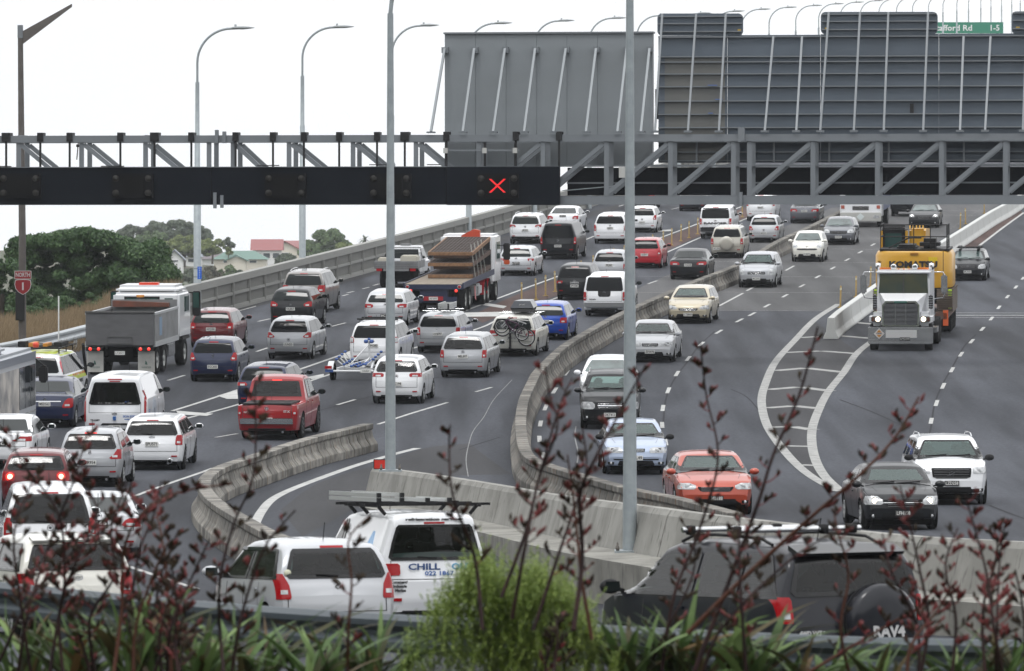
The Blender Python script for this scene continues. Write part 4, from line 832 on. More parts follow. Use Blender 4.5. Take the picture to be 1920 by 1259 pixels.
SEE = see_glass('clear_car_glass', (.26,.34,.32)); SEE_T = see_glass('smoked_car_glass', (.05,.06,.062)); SEE_F = see_glass('clear_windscreen', (.50,.62,.59), .95, .20); FRIT = mat('glass_border', (.008,.008,.009), .15, spec=.4)
SEAT = mat('seat_cloth', (.03,.03,.033), .9); DASH = mat('dashboard', (.02,.02,.022), .7)
# top profiles: (fraction of length from the rear, fraction of height)
PROF = {
 'hatch':  [(0,.50),(.006,.58),(.02,.65),(.075,.87),(.10,.935),(.13,.962),(.28,.99),(.44,1.0),(.55,.985),(.63,.94),(.79,.665),(.88,.62),(.96,.54),(.99,.46),(1,.36)],
 'sedan':  [(0,.46),(.006,.58),(.02,.655),(.05,.68),(.155,.70),(.30,.93),(.36,.975),(.46,1.0),(.56,.985),(.62,.95),(.755,.69),(.87,.63),(.955,.55),(.99,.46),(1,.34)],
 'coupe':  [(0,.48),(.006,.60),(.02,.665),(.05,.69),(.13,.71),(.28,.91),(.38,.98),(.46,1.0),(.54,.985),(.60,.95),(.745,.69),(.87,.62),(.955,.54),(.99,.45),(1,.33)],
 'wagon':  [(0,.50),(.006,.58),(.015,.65),(.055,.86),(.075,.935),(.12,.97),(.30,.99),(.45,1.0),(.58,.985),(.645,.94),(.775,.665),(.88,.62),(.96,.54),(.99,.45),(1,.34)],
 'suv':    [(0,.48),(.005,.56),(.012,.64),(.05,.87),(.07,.935),(.12,.97),(.30,.99),(.45,1.0),(.60,.985),(.655,.95),(.765,.69),(.87,.655),(.955,.59),(.99,.50),(1,.36)],
 'van':    [(0,.42),(.003,.56),(.006,.66),(.02,.93),(.03,.965),(.06,.985),(.30,1.0),(.60,.995),(.72,.97),(.77,.93),(.885,.62),(.955,.53),(.985,.44),(1,.30)],
 'ute':    [(0,.48),(.004,.55),(.008,.575),(.02,.58),(.345,.585),(.352,.62),(.395,.93),(.42,.97),(.50,1.0),(.60,.985),(.655,.95),(.765,.68),(.87,.64),(.955,.58),(.99,.50),(1,.36)],
 'canopy': [(0,.48),(.004,.56),(.008,.60),(.05,.90),(.07,.945),(.34,.955),(.38,.985),(.50,1.0),(.60,.985),(.655,.95),(.765,.68),(.87,.64),(.955,.58),(.99,.50),(1,.36)],
}
class Hull:
    def __init__(s, kind, L_, Wd, H, belt=.635, sill=.135, tumble=.72, wr=.31, fo=.85, ro=.75, ra=None, tail_r=.12, nose_r=.17, top=None, fine=False):
        s.fine = fine; s.ng = 16 if fine else 6
        s.L, s.W, s.H, s.belt, s.sill, s.tum, s.wr, s.fo, s.ro = L_, Wd, H, belt*H, sill*H, tumble, wr, fo, ro; s.ra = ra or wr + .055
        s.px = [a*L_ for a, b in (top or PROF[kind])]; s.pz = [b*H for a, b in (top or PROF[kind])]; s.tr, s.nr = tail_r, nose_r; s.kind = kind; s.zmax = H; s.see = False; s.open = []; s.make()
    def top(s, x): return float(np.interp(x, s.px, s.pz))
    def plan(s, x):    # half width in plan at x
        k = 1.0; r = .45
        if x < r: k -= s.tr * (1 - x/r)**2.2
        r = .95
        if s.L - x < r: k -= s.nr * (1 - (s.L-x)/r)**2.0
        return s.W/2 * k
    def wz(s, x, z):   # half width at height z
        w0 = s.plan(x)
        if z >= s.belt: t = (z - s.belt) / max(.01, s.H - s.belt); return w0 * (.965 - (.965 - s.tum) * t)
        t = (z - s.sill) / (s.belt - s.sill); return w0 * (.93 + .07*math.sin(min(1, t*1.5)*math.pi/2) - .035*max(0, (t-.65)/.35)**1.5)
    def section(s, x):
        zt = s.top(x); pts = []; w0 = s.wz(x, s.sill); z0 = s.sill
        if x < .5: z0 = s.sill + .10*s.H*0 + .05*(1-x/.5)
        if x > s.L-.6: z0 = s.sill + .06*(1-(s.L-x)/.6)
        pts.append((0, z0)); pts.append((w0*.6, z0)); pts.append((s.wz(x, z0)*.95, z0))
        sh = min(s.belt, zt - .035)
        for k in range(9): z = z0 + .03 + (sh - z0 - .03) * k/8; pts.append((s.wz(x, z), z))
        if zt > s.belt + .06:
            for k in range(1, s.ng+1): z = sh + (zt - .055 - sh) * k/s.ng; pts.append((s.wz(x, z), z))
            we = s.wz(x, zt - .05)
        else:
            for k in range(1, s.ng+1): pts.append((s.wz(x, sh)*(1 - .036*(k/s.ng)**2), sh + (zt-.035-sh)*k/s.ng*.9))
            we = s.wz(x, sh)*.99
        cr = .025 if zt > s.belt + .06 else .02
        for fx, dz in (((.965, -.030), (.91, -.012), (.80, .0), (.6, cr*.55), (.3, cr*.9), (0, cr)) if zt > s.belt+.06 else ((.975, -.022), (.93, -.008), (.82, .0), (.6, cr*.55), (.3, cr*.9), (0, cr))): pts.append((we*fx, zt + dz))
        return pts
    def make(s):
        xs = set([0, .004, .015, .035, .06, .1, .15, .2, s.L, s.L-.01, s.L-.03, s.L-.06, s.L-.1, s.L-.15, s.L-.22]); x = .25
        while x < s.L - .25: xs.add(round(x, 4)); x += .085
        for q in s.px[1:-1]: xs.add(round(q, 4))
        if s.fine:
            for (xa, za), (xb, zb) in zip(zip(s.px[:-1], s.pz[:-1]), zip(s.px[1:], s.pz[1:])):
                if min(za, zb) > s.belt - .12:
                    m_ = int(math.ceil(max(abs(zb-za)/.03, (xb-xa)/.06)));
                    for k in range(1, m_): xs.add(round(xa + (xb-xa)*k/m_, 4))
        xs = sorted(xs); keep = [xs[0]]
        for q in xs[1:]:
            if q - keep[-1] > .006: keep.append(q)
        xs = keep; sec = [s.section(x) for x in xs]; n = len(sec[0]); V = []; m = 2*n - 2
        for x, pts in zip(xs, sec):
            for (y, z) in pts: V.append([x, y, z])
            for (y, z) in pts[-2:0:-1]: V.append([x, -y, z])
        capF = []
        for ring in (0, (len(xs)-1)*m):
            rowi = []
            for j in range(1, n-1):
                a_, b_ = ring + j, ring + m - j; ya, yb, za = V[a_][1], V[b_][1], V[a_][2]; r_ = [a_]
                for c in range(1, 10): r_.append(len(V)); V.append([V[a_][0], ya + (yb-ya)*c/10, za])
                r_.append(b_); rowi.append(r_)
            for r0, r1 in zip(rowi[:-1], rowi[1:]):
                for c in range(10): capF.append((r0[c], r0[c+1], r1[c+1], r1[c]))
            for c in range(10): capF.append((ring, rowi[0][c+1], rowi[0][c])); capF.append((ring + n - 1, rowi[-1][c], rowi[-1][c+1]))
        # rake of the ends: upper part of the tail leans in, lamps tucked
        V = np.array(V); 
        end = V[:, 0] < .2; V[end, 0] += (.2 - V[end, 0])/.2 * .05 * np.clip((V[end, 2]-.42*s.H)/(.2*s.H), 0, 1) + (.2 - V[end,0])/.2 * .10 * np.clip((.27*s.H - V[end, 2])/(.2*s.H), 0, 1)
        V[end, 0] += (.2 - V[end, 0])/.2 * .13 * (np.abs(V[end, 1])/(s.W/2))**2.5
        fr = V[:, 0] > s.L - .3; k = (V[fr, 0] - s.L + .3)/.3
        V[fr, 0] -= k * .20 * (np.abs(V[fr, 1])/(s.W/2))**2.4 + k * .10*np.clip((.22*s.H - V[fr, 2])/(.2*s.H), 0, 1)
        Fs = []; wc = [(s.ro, s.wr), (s.L - s.fo, s.wr)]; s.wc = wc
        side = np.abs(V[:, 1]) > s.W*.30
        ins = np.zeros(len(V), bool); who = np.zeros(len(V), int)
        for q, (cx, cz) in enumerate(wc):
            d = np.hypot(V[:, 0]-cx, V[:, 2]-cz); a = side & (d < s.ra) & (V[:, 2] < s.belt-.02); ins |= a; who[a] = q
        for i in range(len(xs)-1):
            for j in range(m):
                f = (i*m+j, (i+1)*m+j, (i+1)*m+(j+1)%m, i*m+(j+1)%m)
                if all(ins[v] for v in f): continue
                Fs.append(f)
        Fs += capF
        for v in np.nonzero(ins)[0]:
            cx, cz = wc[who[v]]; dx, dz = V[v, 0]-cx, V[v, 2]-cz; d = max(1e-4, math.hypot(dx, dz)); V[v, 0] = cx + dx/d*s.ra; V[v, 2] = cz + dz/d*s.ra
        s.V, s.Fs, s.m = V, Fs, m
        tri = Fs; s.bvh = BVHTree.FromPolygons([tuple(v) for v in V], tri)
    def mesh(s, mt, parent):
        Fs = s.Fs
        if s.open:
            def inside(v, view, R_):
                x, y, z = v
                if view == 'rear' and x > s.L*.45 or view == 'front' and x < s.L*.5 or view == 'right' and y > -.3 or view == 'left' and y < .3: return False
                a = y if view in ('rear', 'front') else x
                if not (R_[0][0] - .004 <= z <= R_[-1][0] + .004): return False
                lo = np.interp(z, [r[0] for r in R_], [r[1] for r in R_]); hi = np.interp(z, [r[0] for r in R_], [r[2] for r in R_]); return lo - .004 <= a <= hi + .004
            tag_ = [set(k for k, (vw, R_) in enumerate(s.open) if inside(v, vw, R_)) for v in s.V]
            Fs = [f for f in Fs if len(f) > 4 or not set.intersection(*[tag_[v] for v in f])]
        me = bpy.data.meshes.new('body'); me.from_pydata([tuple(v) for v in s.V], [], Fs)
        bm = bmesh.new(); bm.from_mesh(me); bmesh.ops.remove_doubles(bm, verts=bm.verts, dist=.0008); bmesh.ops.recalc_face_normals(bm, faces=bm.faces); bm.to_mesh(me); bm.free()
        me.polygons.foreach_set('use_smooth', [True]*len(me.polygons)); me.materials.append(mt)
        try: me.set_sharp_from_angle(angle=math.radians(38))
        except Exception: pass
        o = bpy.data.objects.new('body', me); COL.objects.link(o); o.parent = parent; return o
    def hit(s, view, a, z):
        if view == 'rear': r = s.bvh.ray_cast(Vector((-3, a, z)), Vector((1, 0, 0)))
        elif view == 'front': r = s.bvh.ray_cast(Vector((s.L+3, a, z)), Vector((-1, 0, 0)))
        elif view == 'right': r = s.bvh.ray_cast(Vector((a, -5, z)), Vector((0, 1, 0)))
        elif view == 'left': r = s.bvh.ray_cast(Vector((a, 5, z)), Vector((0, -1, 0)))
        else: r = s.bvh.ray_cast(Vector((a, z, 5)), Vector((0, 0, -1)))
        if r[0] is None: return None
        n = r[1]; d = {'rear': Vector((-1,0,0)), 'front': Vector((1,0,0)), 'right': Vector((0,-1,0)), 'left': Vector((0,1,0)), 'top': Vector((0,0,1))}[view]
        if n.dot(d) < 0: n = -n
        return r[0], n
    def patch(s, view, rows, name, mt, parent, off=.006, nc=10, nr=6, sk=.02):   # rows: (z, a, b)
        R_ = []
        for (z0, a0, b0), (z1, a1, b1) in zip(rows[:-1], rows[1:]):
            k0 = 0 if not R_ else 1
            for k in range(k0, nr+1): t = k/nr; R_.append((z0+(z1-z0)*t, a0+(a1-a0)*t, b0+(b1-b0)*t))
        P = []; ok = []; last = None
        for z, a, b in R_:
            for j in range(nc+1):
                h = s.hit(view, a+(b-a)*j/nc, z)
                if h is None:
                    for sh in (.97, .93, .88):
                        aa = a+(b-a)*j/nc; c_ = (a+b)/2
                        h = s.hit(view, c_ + (aa-c_)*sh if view != 'rear' and view != 'front' else aa*sh, z)
                        if h: break
                if h is None: P.append(last if last else (Vector((0,0,z)), Vector((0,0,1)))); ok.append(False)
                else: last = h; P.append(h); ok.append(True)
        w_ = nc+1; n = len(R_); out = [p + q*off for p, q in P]; fs = []
        for i in range(n-1):
            for j in range(nc):
                f = (i*w_+j, i*w_+j+1, (i+1)*w_+j+1, (i+1)*w_+j)
                if all(ok[v] for v in f): fs.append(f)
        ring = [j for j in range(w_)] + [i*w_+nc for i in range(1, n)] + [(n-1)*w_+j for j in range(nc-1, -1, -1)] + [i*w_ for i in range(n-2, 0, -1)]
        see = s.see and name in ('side_window', 'rear_window', 'windscreen')
        if see: out = [p + q*.012 for p, q in P]
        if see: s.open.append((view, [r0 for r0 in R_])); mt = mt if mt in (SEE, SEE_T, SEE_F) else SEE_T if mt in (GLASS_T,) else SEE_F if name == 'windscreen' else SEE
        if see and fs:
            f = fs[len(fs)//2]; nrm = (out[f[1]]-out[f[0]]).cross(out[f[2]]-out[f[0]])
            if nrm.dot(P[f[0]][1]) < 0: fs = [q_[::-1] for q_ in fs]
        mb = MB(); mb.add(out, fs, True); ro = len(mb.v); rv = [out[v] for v in ring]; iv = [P[v][0] - P[v][1]*sk for v in ring]; k = len(ring)
        if all(ok): mb.add(rv + iv, [(i, (i+1)%k, k+(i+1)%k, k+i) for i in range(k)])
        if not mb.f: return None
        if not see: return mb.build(name, mt, parent)
        o = mb.build(name, mt, parent, fixn=False); o.data.materials.append(FRIT); q = 0; wj = (R_[n//2][2]-R_[n//2][1])/nc; hz = abs(R_[-1][0]-R_[0][0])/(n-1); bj = max(1, int(round(.055/max(.01, abs(wj))))); bi = max(1, int(round(.05/max(.008, hz))))
        mi = [0]*len(o.data.polygons)
        fb = .055 if name != 'side_window' else .035
        if name == 'side_window': bj = max(1, int(round(.04/max(.01, abs(wj)))))
        for i in range(n-1):
            for j in range(nc):
                if all(ok[v] for v in (i*w_+j, i*w_+j+1, (i+1)*w_+j+1, (i+1)*w_+j)):
                    if (R_[i][0]+R_[i+1][0])/2 - R_[0][0] < fb or R_[-1][0] - (R_[i][0]+R_[i+1][0])/2 < fb or j < bj or j >= nc-bj: mi[q] = 1
                    q += 1
        for k in range(q, len(mi)): mi[k] = 1
        o.data.polygons.foreach_set('material_index', mi); return o
def wheel(parent, x, y, r, sgn, rimm=None, wid=.2, name='wheel', spokes=5, M0=None):
    M = T(x, y, r) @ Matrix.Diagonal((1, sgn, 1, 1)); 
    t = MB().lathe([(r*.62,-.0),(r*.66,.0),(r*.93,-.0),(r,-.03),(r,-wid+.03),(r*.93,-wid),(r*.6,-wid),(r*.6,-.02)], M, n=24).build(name, TYRE, parent)
    rm = MB(); R = r*.64; rm.lathe([(R,-.01),(R*.93,-.004),(R*.90,-.05),(R*.25,-.06),(0,-.06)], M, n=20).build('rim_barrel', RIMD, t)
    sp = MB(); 
    for k in range(spokes):
        a = 2*math.pi*k/spokes + .3
        for da in (-.13, .13):
            p = Vector((math.cos(a)*R*.12, -.02, math.sin(a)*R*.12)); q = Vector((math.cos(a+da)*R*.93, -.008, math.sin(a+da)*R*.93)); sp.beam(M@p, M@q, R*.15, .03, (0,1,0))
    sp.lathe([(R*.22,-.03),(R*.2,.0),(0,.004)], M, n=12); sp.lathe([(R*.98,-.01),(R*.98,.003),(R*.88,.003),(R*.88,-.01)], M, n=24)
    sp.build('rim', rimm or RIM, t); return t
def mirror(h, parent, mt, side, z=None, size=1.0):
    x = np.interp(.80*h.H, h.pz[::-1] if h.pz[0] > h.pz[-1] else h.pz[::-1], h.px[::-1]) if False else None
    # foot of the windscreen pillar
    xf = [a for a, b in zip(h.px, h.pz) if b > h.belt + .04]; x = (max(xf)*.5 + (max(xf)+ .14*h.L)*.5) - .10; z = z or h.belt + .07
    y = h.wz(x, z) * side; s = side
    mb = MB(); mb.lathe([(0,0),(.07,.01),(.105,.04),(.10,.09),(.05,.13),(0,.135)], T(x+.02, y + s*.13, z+.03) @ Matrix.Diagonal((size, 1.15*size, .78*size, 1)) , axis='x', n=12)
    o = mb.build('wing_mirror', mt, parent); MB().beam((x+.07, y - s*.03, z-.02), (x+.08, y + s*.08, z+.01), .05, .04).build('mirror_arm', PLB, o)
    MB().cbox((x+.017, y + s*.13, z+.03), (.006, .17*size, .11*size)).build('mirror_glass', GLASS, o); return o
def xr_at(h, z):   # x range of the profile above z
    xs = np.linspace(0, h.L, 400); ok = [x for x in xs if h.top(x) > z]; return min(ok), max(ok)
def side_windows(h, parent, side, splits, z0=None, z1=None, mr=.16, mf=.10, gl=None, rear_cut=None):
    z0 = z0 or h.belt + .02; z1 = z1 or h.H - .13; v = 'right' if side < 0 else 'left'
    a0, b0 = xr_at(h, z0); a1, b1 = xr_at(h, z1 + .045)
    if h.kind in ('ute', 'canopy'): a0 = a1 = h.L*.42
    if rear_cut: a0 = max(a0, h.L*rear_cut); a1 = max(a1, h.L*rear_cut + .02)
    a0 += mr; a1 += mr*.9; b0 -= mf + .05; b1 -= mf
    cuts = [a0] + [h.L*q for q in splits] + [b0]; ct = [a1] + [h.L*q for q in splits] + [b1]
    cuts = sorted(cuts); ct = sorted(ct)
    for i in range(len(cuts)-1):
        lo = (cuts[i] + (.025 if i else 0), cuts[i+1] - (.025 if i < len(cuts)-2 else 0)); hi = (ct[i] + (.025 if i else 0), ct[i+1] - (.025 if i < len(cuts)-2 else 0))
        if lo[1]-lo[0] < .08 or hi[1]-hi[0] < .02: continue
        h.patch(v, [(z0, lo[0], lo[1]), ((z0+z1)/2, (lo[0]+hi[0])/2-.0, (lo[1]+hi[1])/2), (z1-.03, hi[0]*.95+lo[0]*.05, hi[1]*.97+lo[1]*.03), (z1, hi[0]+.03, hi[1]-.03)], 'side_window', gl or GLASS, parent, nc=12, nr=6 if h.see else 3)
def seams(h, parent, side, xs, z0=None, z1=None):
    v = 'right' if side < 0 else 'left'
    for x in xs: h.patch(v, [(z0 or h.sill+.06, x*h.L-.008, x*h.L+.008), (z1 or h.belt-.02, x*h.L-.008, x*h.L+.008)], 'door_seam', SEAMM, parent, off=.003, nc=1, nr=8, sk=.004)
def handles(h, parent, side, xs, mt):
    for x in xs:
        r = h.hit('right' if side < 0 else 'left', x*h.L, h.belt - .10)
        if r: MB().cbox(r[0] + Vector((0, side*.015, 0)), (.17, .03, .03)).build('door_handle', mt, parent)
def plate(h, parent, view, z, txt, dark=False, y=0.0, wd=.36):
    r = h.hit(view, y, z)
    if not r: return
    sg = -1 if view == 'rear' else 1; x = r[0].x + sg*.02
    p = MB().cbox((x, y, z), (.03, wd, .125)).build('number_plate', PLATEB if dark else PLATEW, parent)
    put_text('plate_lettering', txt, .115, PLATEW if dark else PLATEB, p, T(x + sg*.0165, y, z) @ (FACE_BACK if sg < 0 else FACE_FRONT), .001, width=wd*.86, bold=.0025)
def badge(h, parent, view, z, kind='round', size=.06, y=0.0):
    r = h.hit(view, y, z)
    if not r: return
    sg = -1 if view == 'rear' else 1; c = r[0] + Vector((sg*.012, 0, 0)); mb = MB(); M = T(*c)
    def ring(R, w_, sy=1.0, sz=1.0, oy=0):
        n = 20; vs = []
        for k in range(n):
            a = 2*math.pi*k/n; ca, sa = math.cos(a), math.sin(a)
            for rr in (R, R-w_):
                for dx in (-.006, .006): vs.append(M @ Vector((dx, oy + ca*rr*sy, sa*rr*sz)))
        mb.add(vs, [(4*k+a, 4*((k+1)%n)+a, 4*((k+1)%n)+b, 4*k+b) for k in range(n) for a, b in ((0,1),(1,3),(3,2),(2,0))])
    def bar(a, b, w_=.014): mb.beam(M @ Vector((sg*.004, *a)), M @ Vector((sg*.004, *b)), .01, w_, (1,0,0))
    S = size
    if kind == 'star': ring(S, S*.12); [bar((0,0), (math.sin(a)*S*.92, math.cos(a)*S*.92), S*.16) for a in (0, 2.094, 4.189)]
    elif kind == 'ovals': ring(S, S*.16, 1.25, .8); ring(S*.8, S*.14, .45, .95); ring(S*.66, S*.12, 1.1, .4, 0)
    elif kind == 'bar': ring(S*.9, S*.16); bar((-S*1.15, 0), (S*1.15, 0), S*.32)
    elif kind == 'oval': ring(S, S*.12, 1.35, .62); mb.lathe([(0,.004),(S*.8,.004)], M @ Matrix.Diagonal((1,1.25,.5,1)), axis='x', n=14)
    elif kind == 'h': bar((-S*.6,-S*.7),(-S*.5,S*.7),S*.3); bar((S*.6,-S*.7),(S*.5,S*.7),S*.3); bar((-S*.5,0),(S*.5,0),S*.25)
    elif kind == 's': bar((S*.7,S*.4),(0,S),S*.3); bar((0,S),(-S*.6,S*.35),S*.3); bar((-S*.6,S*.35),(S*.6,-S*.35),S*.35); bar((S*.6,-S*.35),(0,-S),S*.3); bar((0,-S),(-S*.7,-S*.4),S*.3)
    elif kind == 'rings': [ring(S*.7, S*.16, 1, 1, k*S*.95) for k in (-1.5,-.5,.5,1.5)]
    elif kind == 'dia': [mb.beam(M @ Vector((0, y0*S, z0*S)), M @ Vector((0, y1*S, z1*S)), .01, S*.45, (1,0,0)) for y0,z0,y1,z1 in ((0,.2,0,1),(-.15,-.05,-.8,-.5),(.15,-.05,.8,-.5))]
    elif kind == 'diag': ring(S, S*.16); bar((-S*1.9,-S*.85),(S*1.9,S*.85),S*.18)
    else: ring(S, S*.2); mb.lathe([(0,.003),(S*.5,.003)], M, axis='x', n=12)
    mb.build('badge', CHROME, parent)
def car(name, label, kind, pos, yaw, L_, Wd, H, col, end='rear', cat='car', group=None, plate_txt=None, plate_dark=False, plate_z=None, bdg='ring', badge_z=None,
        lamp='mid', lit=False, rear_bumper=None, rails=False, wiper=True, aerial=True, brake=False, splits=None, belt=.635, tumble=.72, wr=.315, fo=None, ro=None, rim=None, tint=None, rw=None,
        rows_lamp=None, hl=None, grille=None, spoiler=False, sides=(-1, 1), clad=False, spokes=5, mirror_m=None, top=None, extra=None, fog=None, gl=None, hl_lit=None, rwz=None, sill=.14, lower=None, inner=None, dy=0, nose_r=.17, skirt=None, line=False, see=False):
    h = Hull(kind, L_, Wd, H, belt=belt, tumble=tumble, wr=wr, fo=fo or L_*.19, ro=ro or L_*.17, top=top, sill=sill, nose_r=nose_r, fine=see)
    p = gd(*pos); sl = .0367 if p.y > 200 else 0.0
    d = Vector((math.sin(math.radians(yaw)), math.cos(math.radians(yaw)), 0)) * (1 if end == 'rear' else -1)
    x_end = h.ro if end == 'rear' else h.L - h.fo          # pos is the ground point below the near axle's centre
    q = p - d * x_end; e2 = p + d*(h.L - x_end)
    z0 = deck(q.y); z1 = deck(e2.y); fw = Vector((d.x*h.L, d.y*h.L, z1 - z0)); c = (q + e2)/2; c.z = (z0+z1)/2 + dy
    Mx = frame(c, fw); r = empty(name, label, cat, Mx, group); S = Matrix.Translation((-h.L/2, 0, 0)); kids = []
    g = bpy.data.objects.new('tmp', None)
    P = PT[col] if isinstance(col, str) else col
    h.see = see; z = h.H
    ub = MB().box((.18, -Wd*.38, h.sill*.62), (h.L-.15, Wd*.38, h.belt*.8)).build('underbody', UNDER, r)
    for sx in (h.ro, h.L-h.fo): MB().box((sx-h.ra, -Wd*.46, h.sill+.1), (sx+h.ra, Wd*.46, wr*2.05)).build('wheel_well', UNDER, ub)
    for x in (h.ro, h.L-h.fo):
        for sgn in (-1, 1): wheel(r, x, sgn*(Wd/2 - .015), wr, sgn, rim, spokes=spokes)
    gl = gl or GLASS; tn = tint or gl
    # greenhouse
    if splits is None: splits = {'hatch': (.44,), 'sedan': (.52,), 'coupe': (), 'wagon': (.24,.46), 'suv': (.24,.46), 'van': (), 'ute': (.54,), 'canopy': (.54,)}[kind]
    for sd_ in (-1, 1):
        side_windows(h, r, sd_, splits, gl=tn if kind not in ('van',) else gl, rear_cut=.66 if kind == 'van' else None, mr=.16 if kind != 'van' else .02)
        seams(h, r, sd_, ((.27,.47,.70) if kind not in ('van', 'ute', 'canopy') else (.36,.55,.74)))
        handles(h, r, sd_, (.31,.51) if kind not in ('van','ute','canopy') else (.43,.60), P)
        mirror(h, r, mirror_m or P, sd_)
        if clad:
            v = 'right' if sd_ < 0 else 'left'; x0, x1 = h.ro+h.ra, h.L-h.fo-h.ra
            h.patch(v, [(h.sill+.02, x0, x1), (h.sill+.16, x0, x1)], 'sill_cladding', PLB, r, off=.008, nc=6, nr=3)
    def wt(x, zz): return h.wz(x, zz)
    zt = h.H
    xrt = xr_at(h, zt*.93)[0]
    # rear window
    if kind in ('hatch','wagon','suv','canopy','van'):
        za, zb = (rwz or ((.66 if kind != 'van' else .56), .915 if kind != 'van' else .90)); za *= zt; zb *= zt; m_ = .075 if rw is None else rw
        w0, w1 = h.wz(.15, za)-m_, h.wz(.35, zb)-m_
        h.patch('rear', [(za, -w0*.93, w0*.93), (za+.05, -w0, w0), ((za+zb)/2, -(w0+w1)/2-.01, (w0+w1)/2+.01), (zb-.04, -w1, w1), (zb, -w1*.93, w1*.93)], 'rear_window', tn, r, off=.007, nc=26 if h.see else 18, nr=6 if h.see else 4)
        if wiper: 
            rr = [h.hit('rear', a, za + .035 + b) for a, b in ((-.02,0), (.28,.02))]
            if all(rr): MB().beam(rr[0][0]+Vector((-.03,0,0)), rr[1][0]+Vector((-.03,0,0)), .02, .018).build('wiper', PLB, r)
        if spoiler: 
            rr = h.hit('top', xrt+.02, 0); w1_ = h.wz(.4, zt*.95)*.92; MB().prism([(xrt-.10,-w1_,zt*.945),(xrt+.16,-w1_,zt*.985),(xrt+.16,-w1_,zt*.955),(xrt-.08,-w1_,zt*.925)], (0,2*w1_,0)).build('spoiler', P, r)
        h.patch('rear', [(zb+.012, -.16, .16), (zb+.04, -.16, .16)], 'high_brake_light', LREDON if brake else LRED, r, off=.008, nc=4, nr=2)
    elif kind in ('sedan', 'coupe'):
        za, zb = .725*zt, .925*zt; w0, w1 = h.wz(.8, za)-.13, h.wz(1.2, zb)-.12
        h.patch('rear', [(za, -w0*.97, w0*.97), (za+.03, -w0, w0), (zb-.03, -w1, w1), (zb, -w1*.93, w1*.93)], 'rear_window', tn, r, off=.007, nc=16, nr=6)
    elif kind == 'ute':
        za, zb = .665*zt, .91*zt; w0, w1 = h.wz(1.8, za)-.10, h.wz(1.9, zb)-.10
        h.patch('rear', [(za, -w0, w0), (zb-.04, -w1, w1), (zb, -w1*.95, w1*.95)], 'rear_window', tn, r, off=.007, nc=16, nr=5)
        h.patch('rear', [(zb+.015, -.15, .15), (zb+.04, -.15, .15)], 'high_brake_light', LREDON if brake else LRED, r, off=.008, nc=4, nr=2)
    # windscreen
    xs = [(a, b) for a, b in zip(h.px, h.pz)]; za = (.70 if kind != 'van' else .64)*zt; zb = .935*zt
    w0, w1 = h.wz(h.L*.75, za)-.10, h.wz(h.L*.65, zb)-.12
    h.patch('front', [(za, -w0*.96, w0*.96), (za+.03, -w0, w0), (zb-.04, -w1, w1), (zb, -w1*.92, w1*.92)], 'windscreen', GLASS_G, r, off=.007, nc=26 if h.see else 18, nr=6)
    if end == 'front':
        for y0, y1 in ((-.55, -.05), (.0, .55)):
            a = h.hit('front', y0, za+.015); b = h.hit('front', y1, za+.045)
            if a and b: MB().beam(a[0]+Vector((.02,0,.0)), b[0]+Vector((.02,0,.01)), .02, .018).build('wiper', PLB, r)
    # lamps
    if end == 'rear':
        lm = LREDON if lit else LRED
        RL = rows_lamp or {'mid': [(.50,.62,.97),(.54,.56,.98),(.64,.60,.97),(.66,.70,.95)], 'tri': [(.48,.70,.97),(.50,.62,.975),(.58,.74,.98),(.68,.85,.96)], 'tall': [(.46,.82,.975),(.50,.80,.98),(.64,.80,.97),(.66,.84,.95)],
             'wide': [(.52,.42,.97),(.54,.38,.98),(.60,.46,.975),(.62,.60,.95)], 'high': [(.62,.84,.96),(.66,.83,.94),(.80,.80,.88),(.84,.80,.85)], 'van': [(.38,.88,.98),(.40,.86,.985),(.60,.88,.97),(.64,.90,.96)]}[lamp]
        for sd_ in (-1, 1):
            RL = [(a, b, min(c_, .957)) for a, b, c_ in RL]
            rows = [(a*zt, sd_*b*h.W/2 if sd_ > 0 else -c_*h.W/2, sd_*c_*h.W/2 if sd_ > 0 else -b*h.W/2) for a, b, c_ in RL]
            t = h.patch('rear', rows, 'tail_light', lm, r, off=.010, nc=10, nr=5)
            if t and lamp in ('tall', 'mid', 'tri', 'van') and inner != False:
                b_, c_ = RL[1][1], RL[1][2]; m0 = b_ + (c_-b_)*.25; m1 = b_ + (c_-b_)*.7; zz = (RL[0][0]*.72 + RL[-1][0]*.28)*zt
                lo, hi = sorted((sd_*m0*h.W/2, sd_*m1*h.W/2)); h.patch('rear', [(zz-.028, lo, hi), (zz+.028, lo, hi)], 'reversing_lens', LCLR, t, off=.014, nc=3, nr=2, sk=.006)
        bz = plate_z if plate_z else (.44 if kind in ('hatch','wagon','suv','van') else .50)
        if plate_txt: plate(h, r, 'rear', bz*zt, plate_txt, plate_dark)
        if bdg: badge(h, r, 'rear', (badge_z or bz + .115)*zt, bdg)
        # tailgate outline and bumper
        zt0 = (.36 if kind in ('hatch','wagon','suv','canopy','ute') else .44)*zt; yw = .80*h.W/2
        h.patch('rear', [(zt0, -yw, yw), (zt0+.010, -yw, yw)], 'tailgate_seam', SEAMM, r, off=.004, nc=14, nr=1, sk=.006)
        for sd_ in (-1, 1):
            lo, hi = sorted((sd_*yw-.006, sd_*yw+.006)); h.patch('rear', [(zt0, lo, hi), ((.60 if kind != 'sedan' else .56)*zt, lo, hi)], 'tailgate_seam', SEAMM, r, off=.004, nc=1, nr=4, sk=.006)
        lz = lower or .20
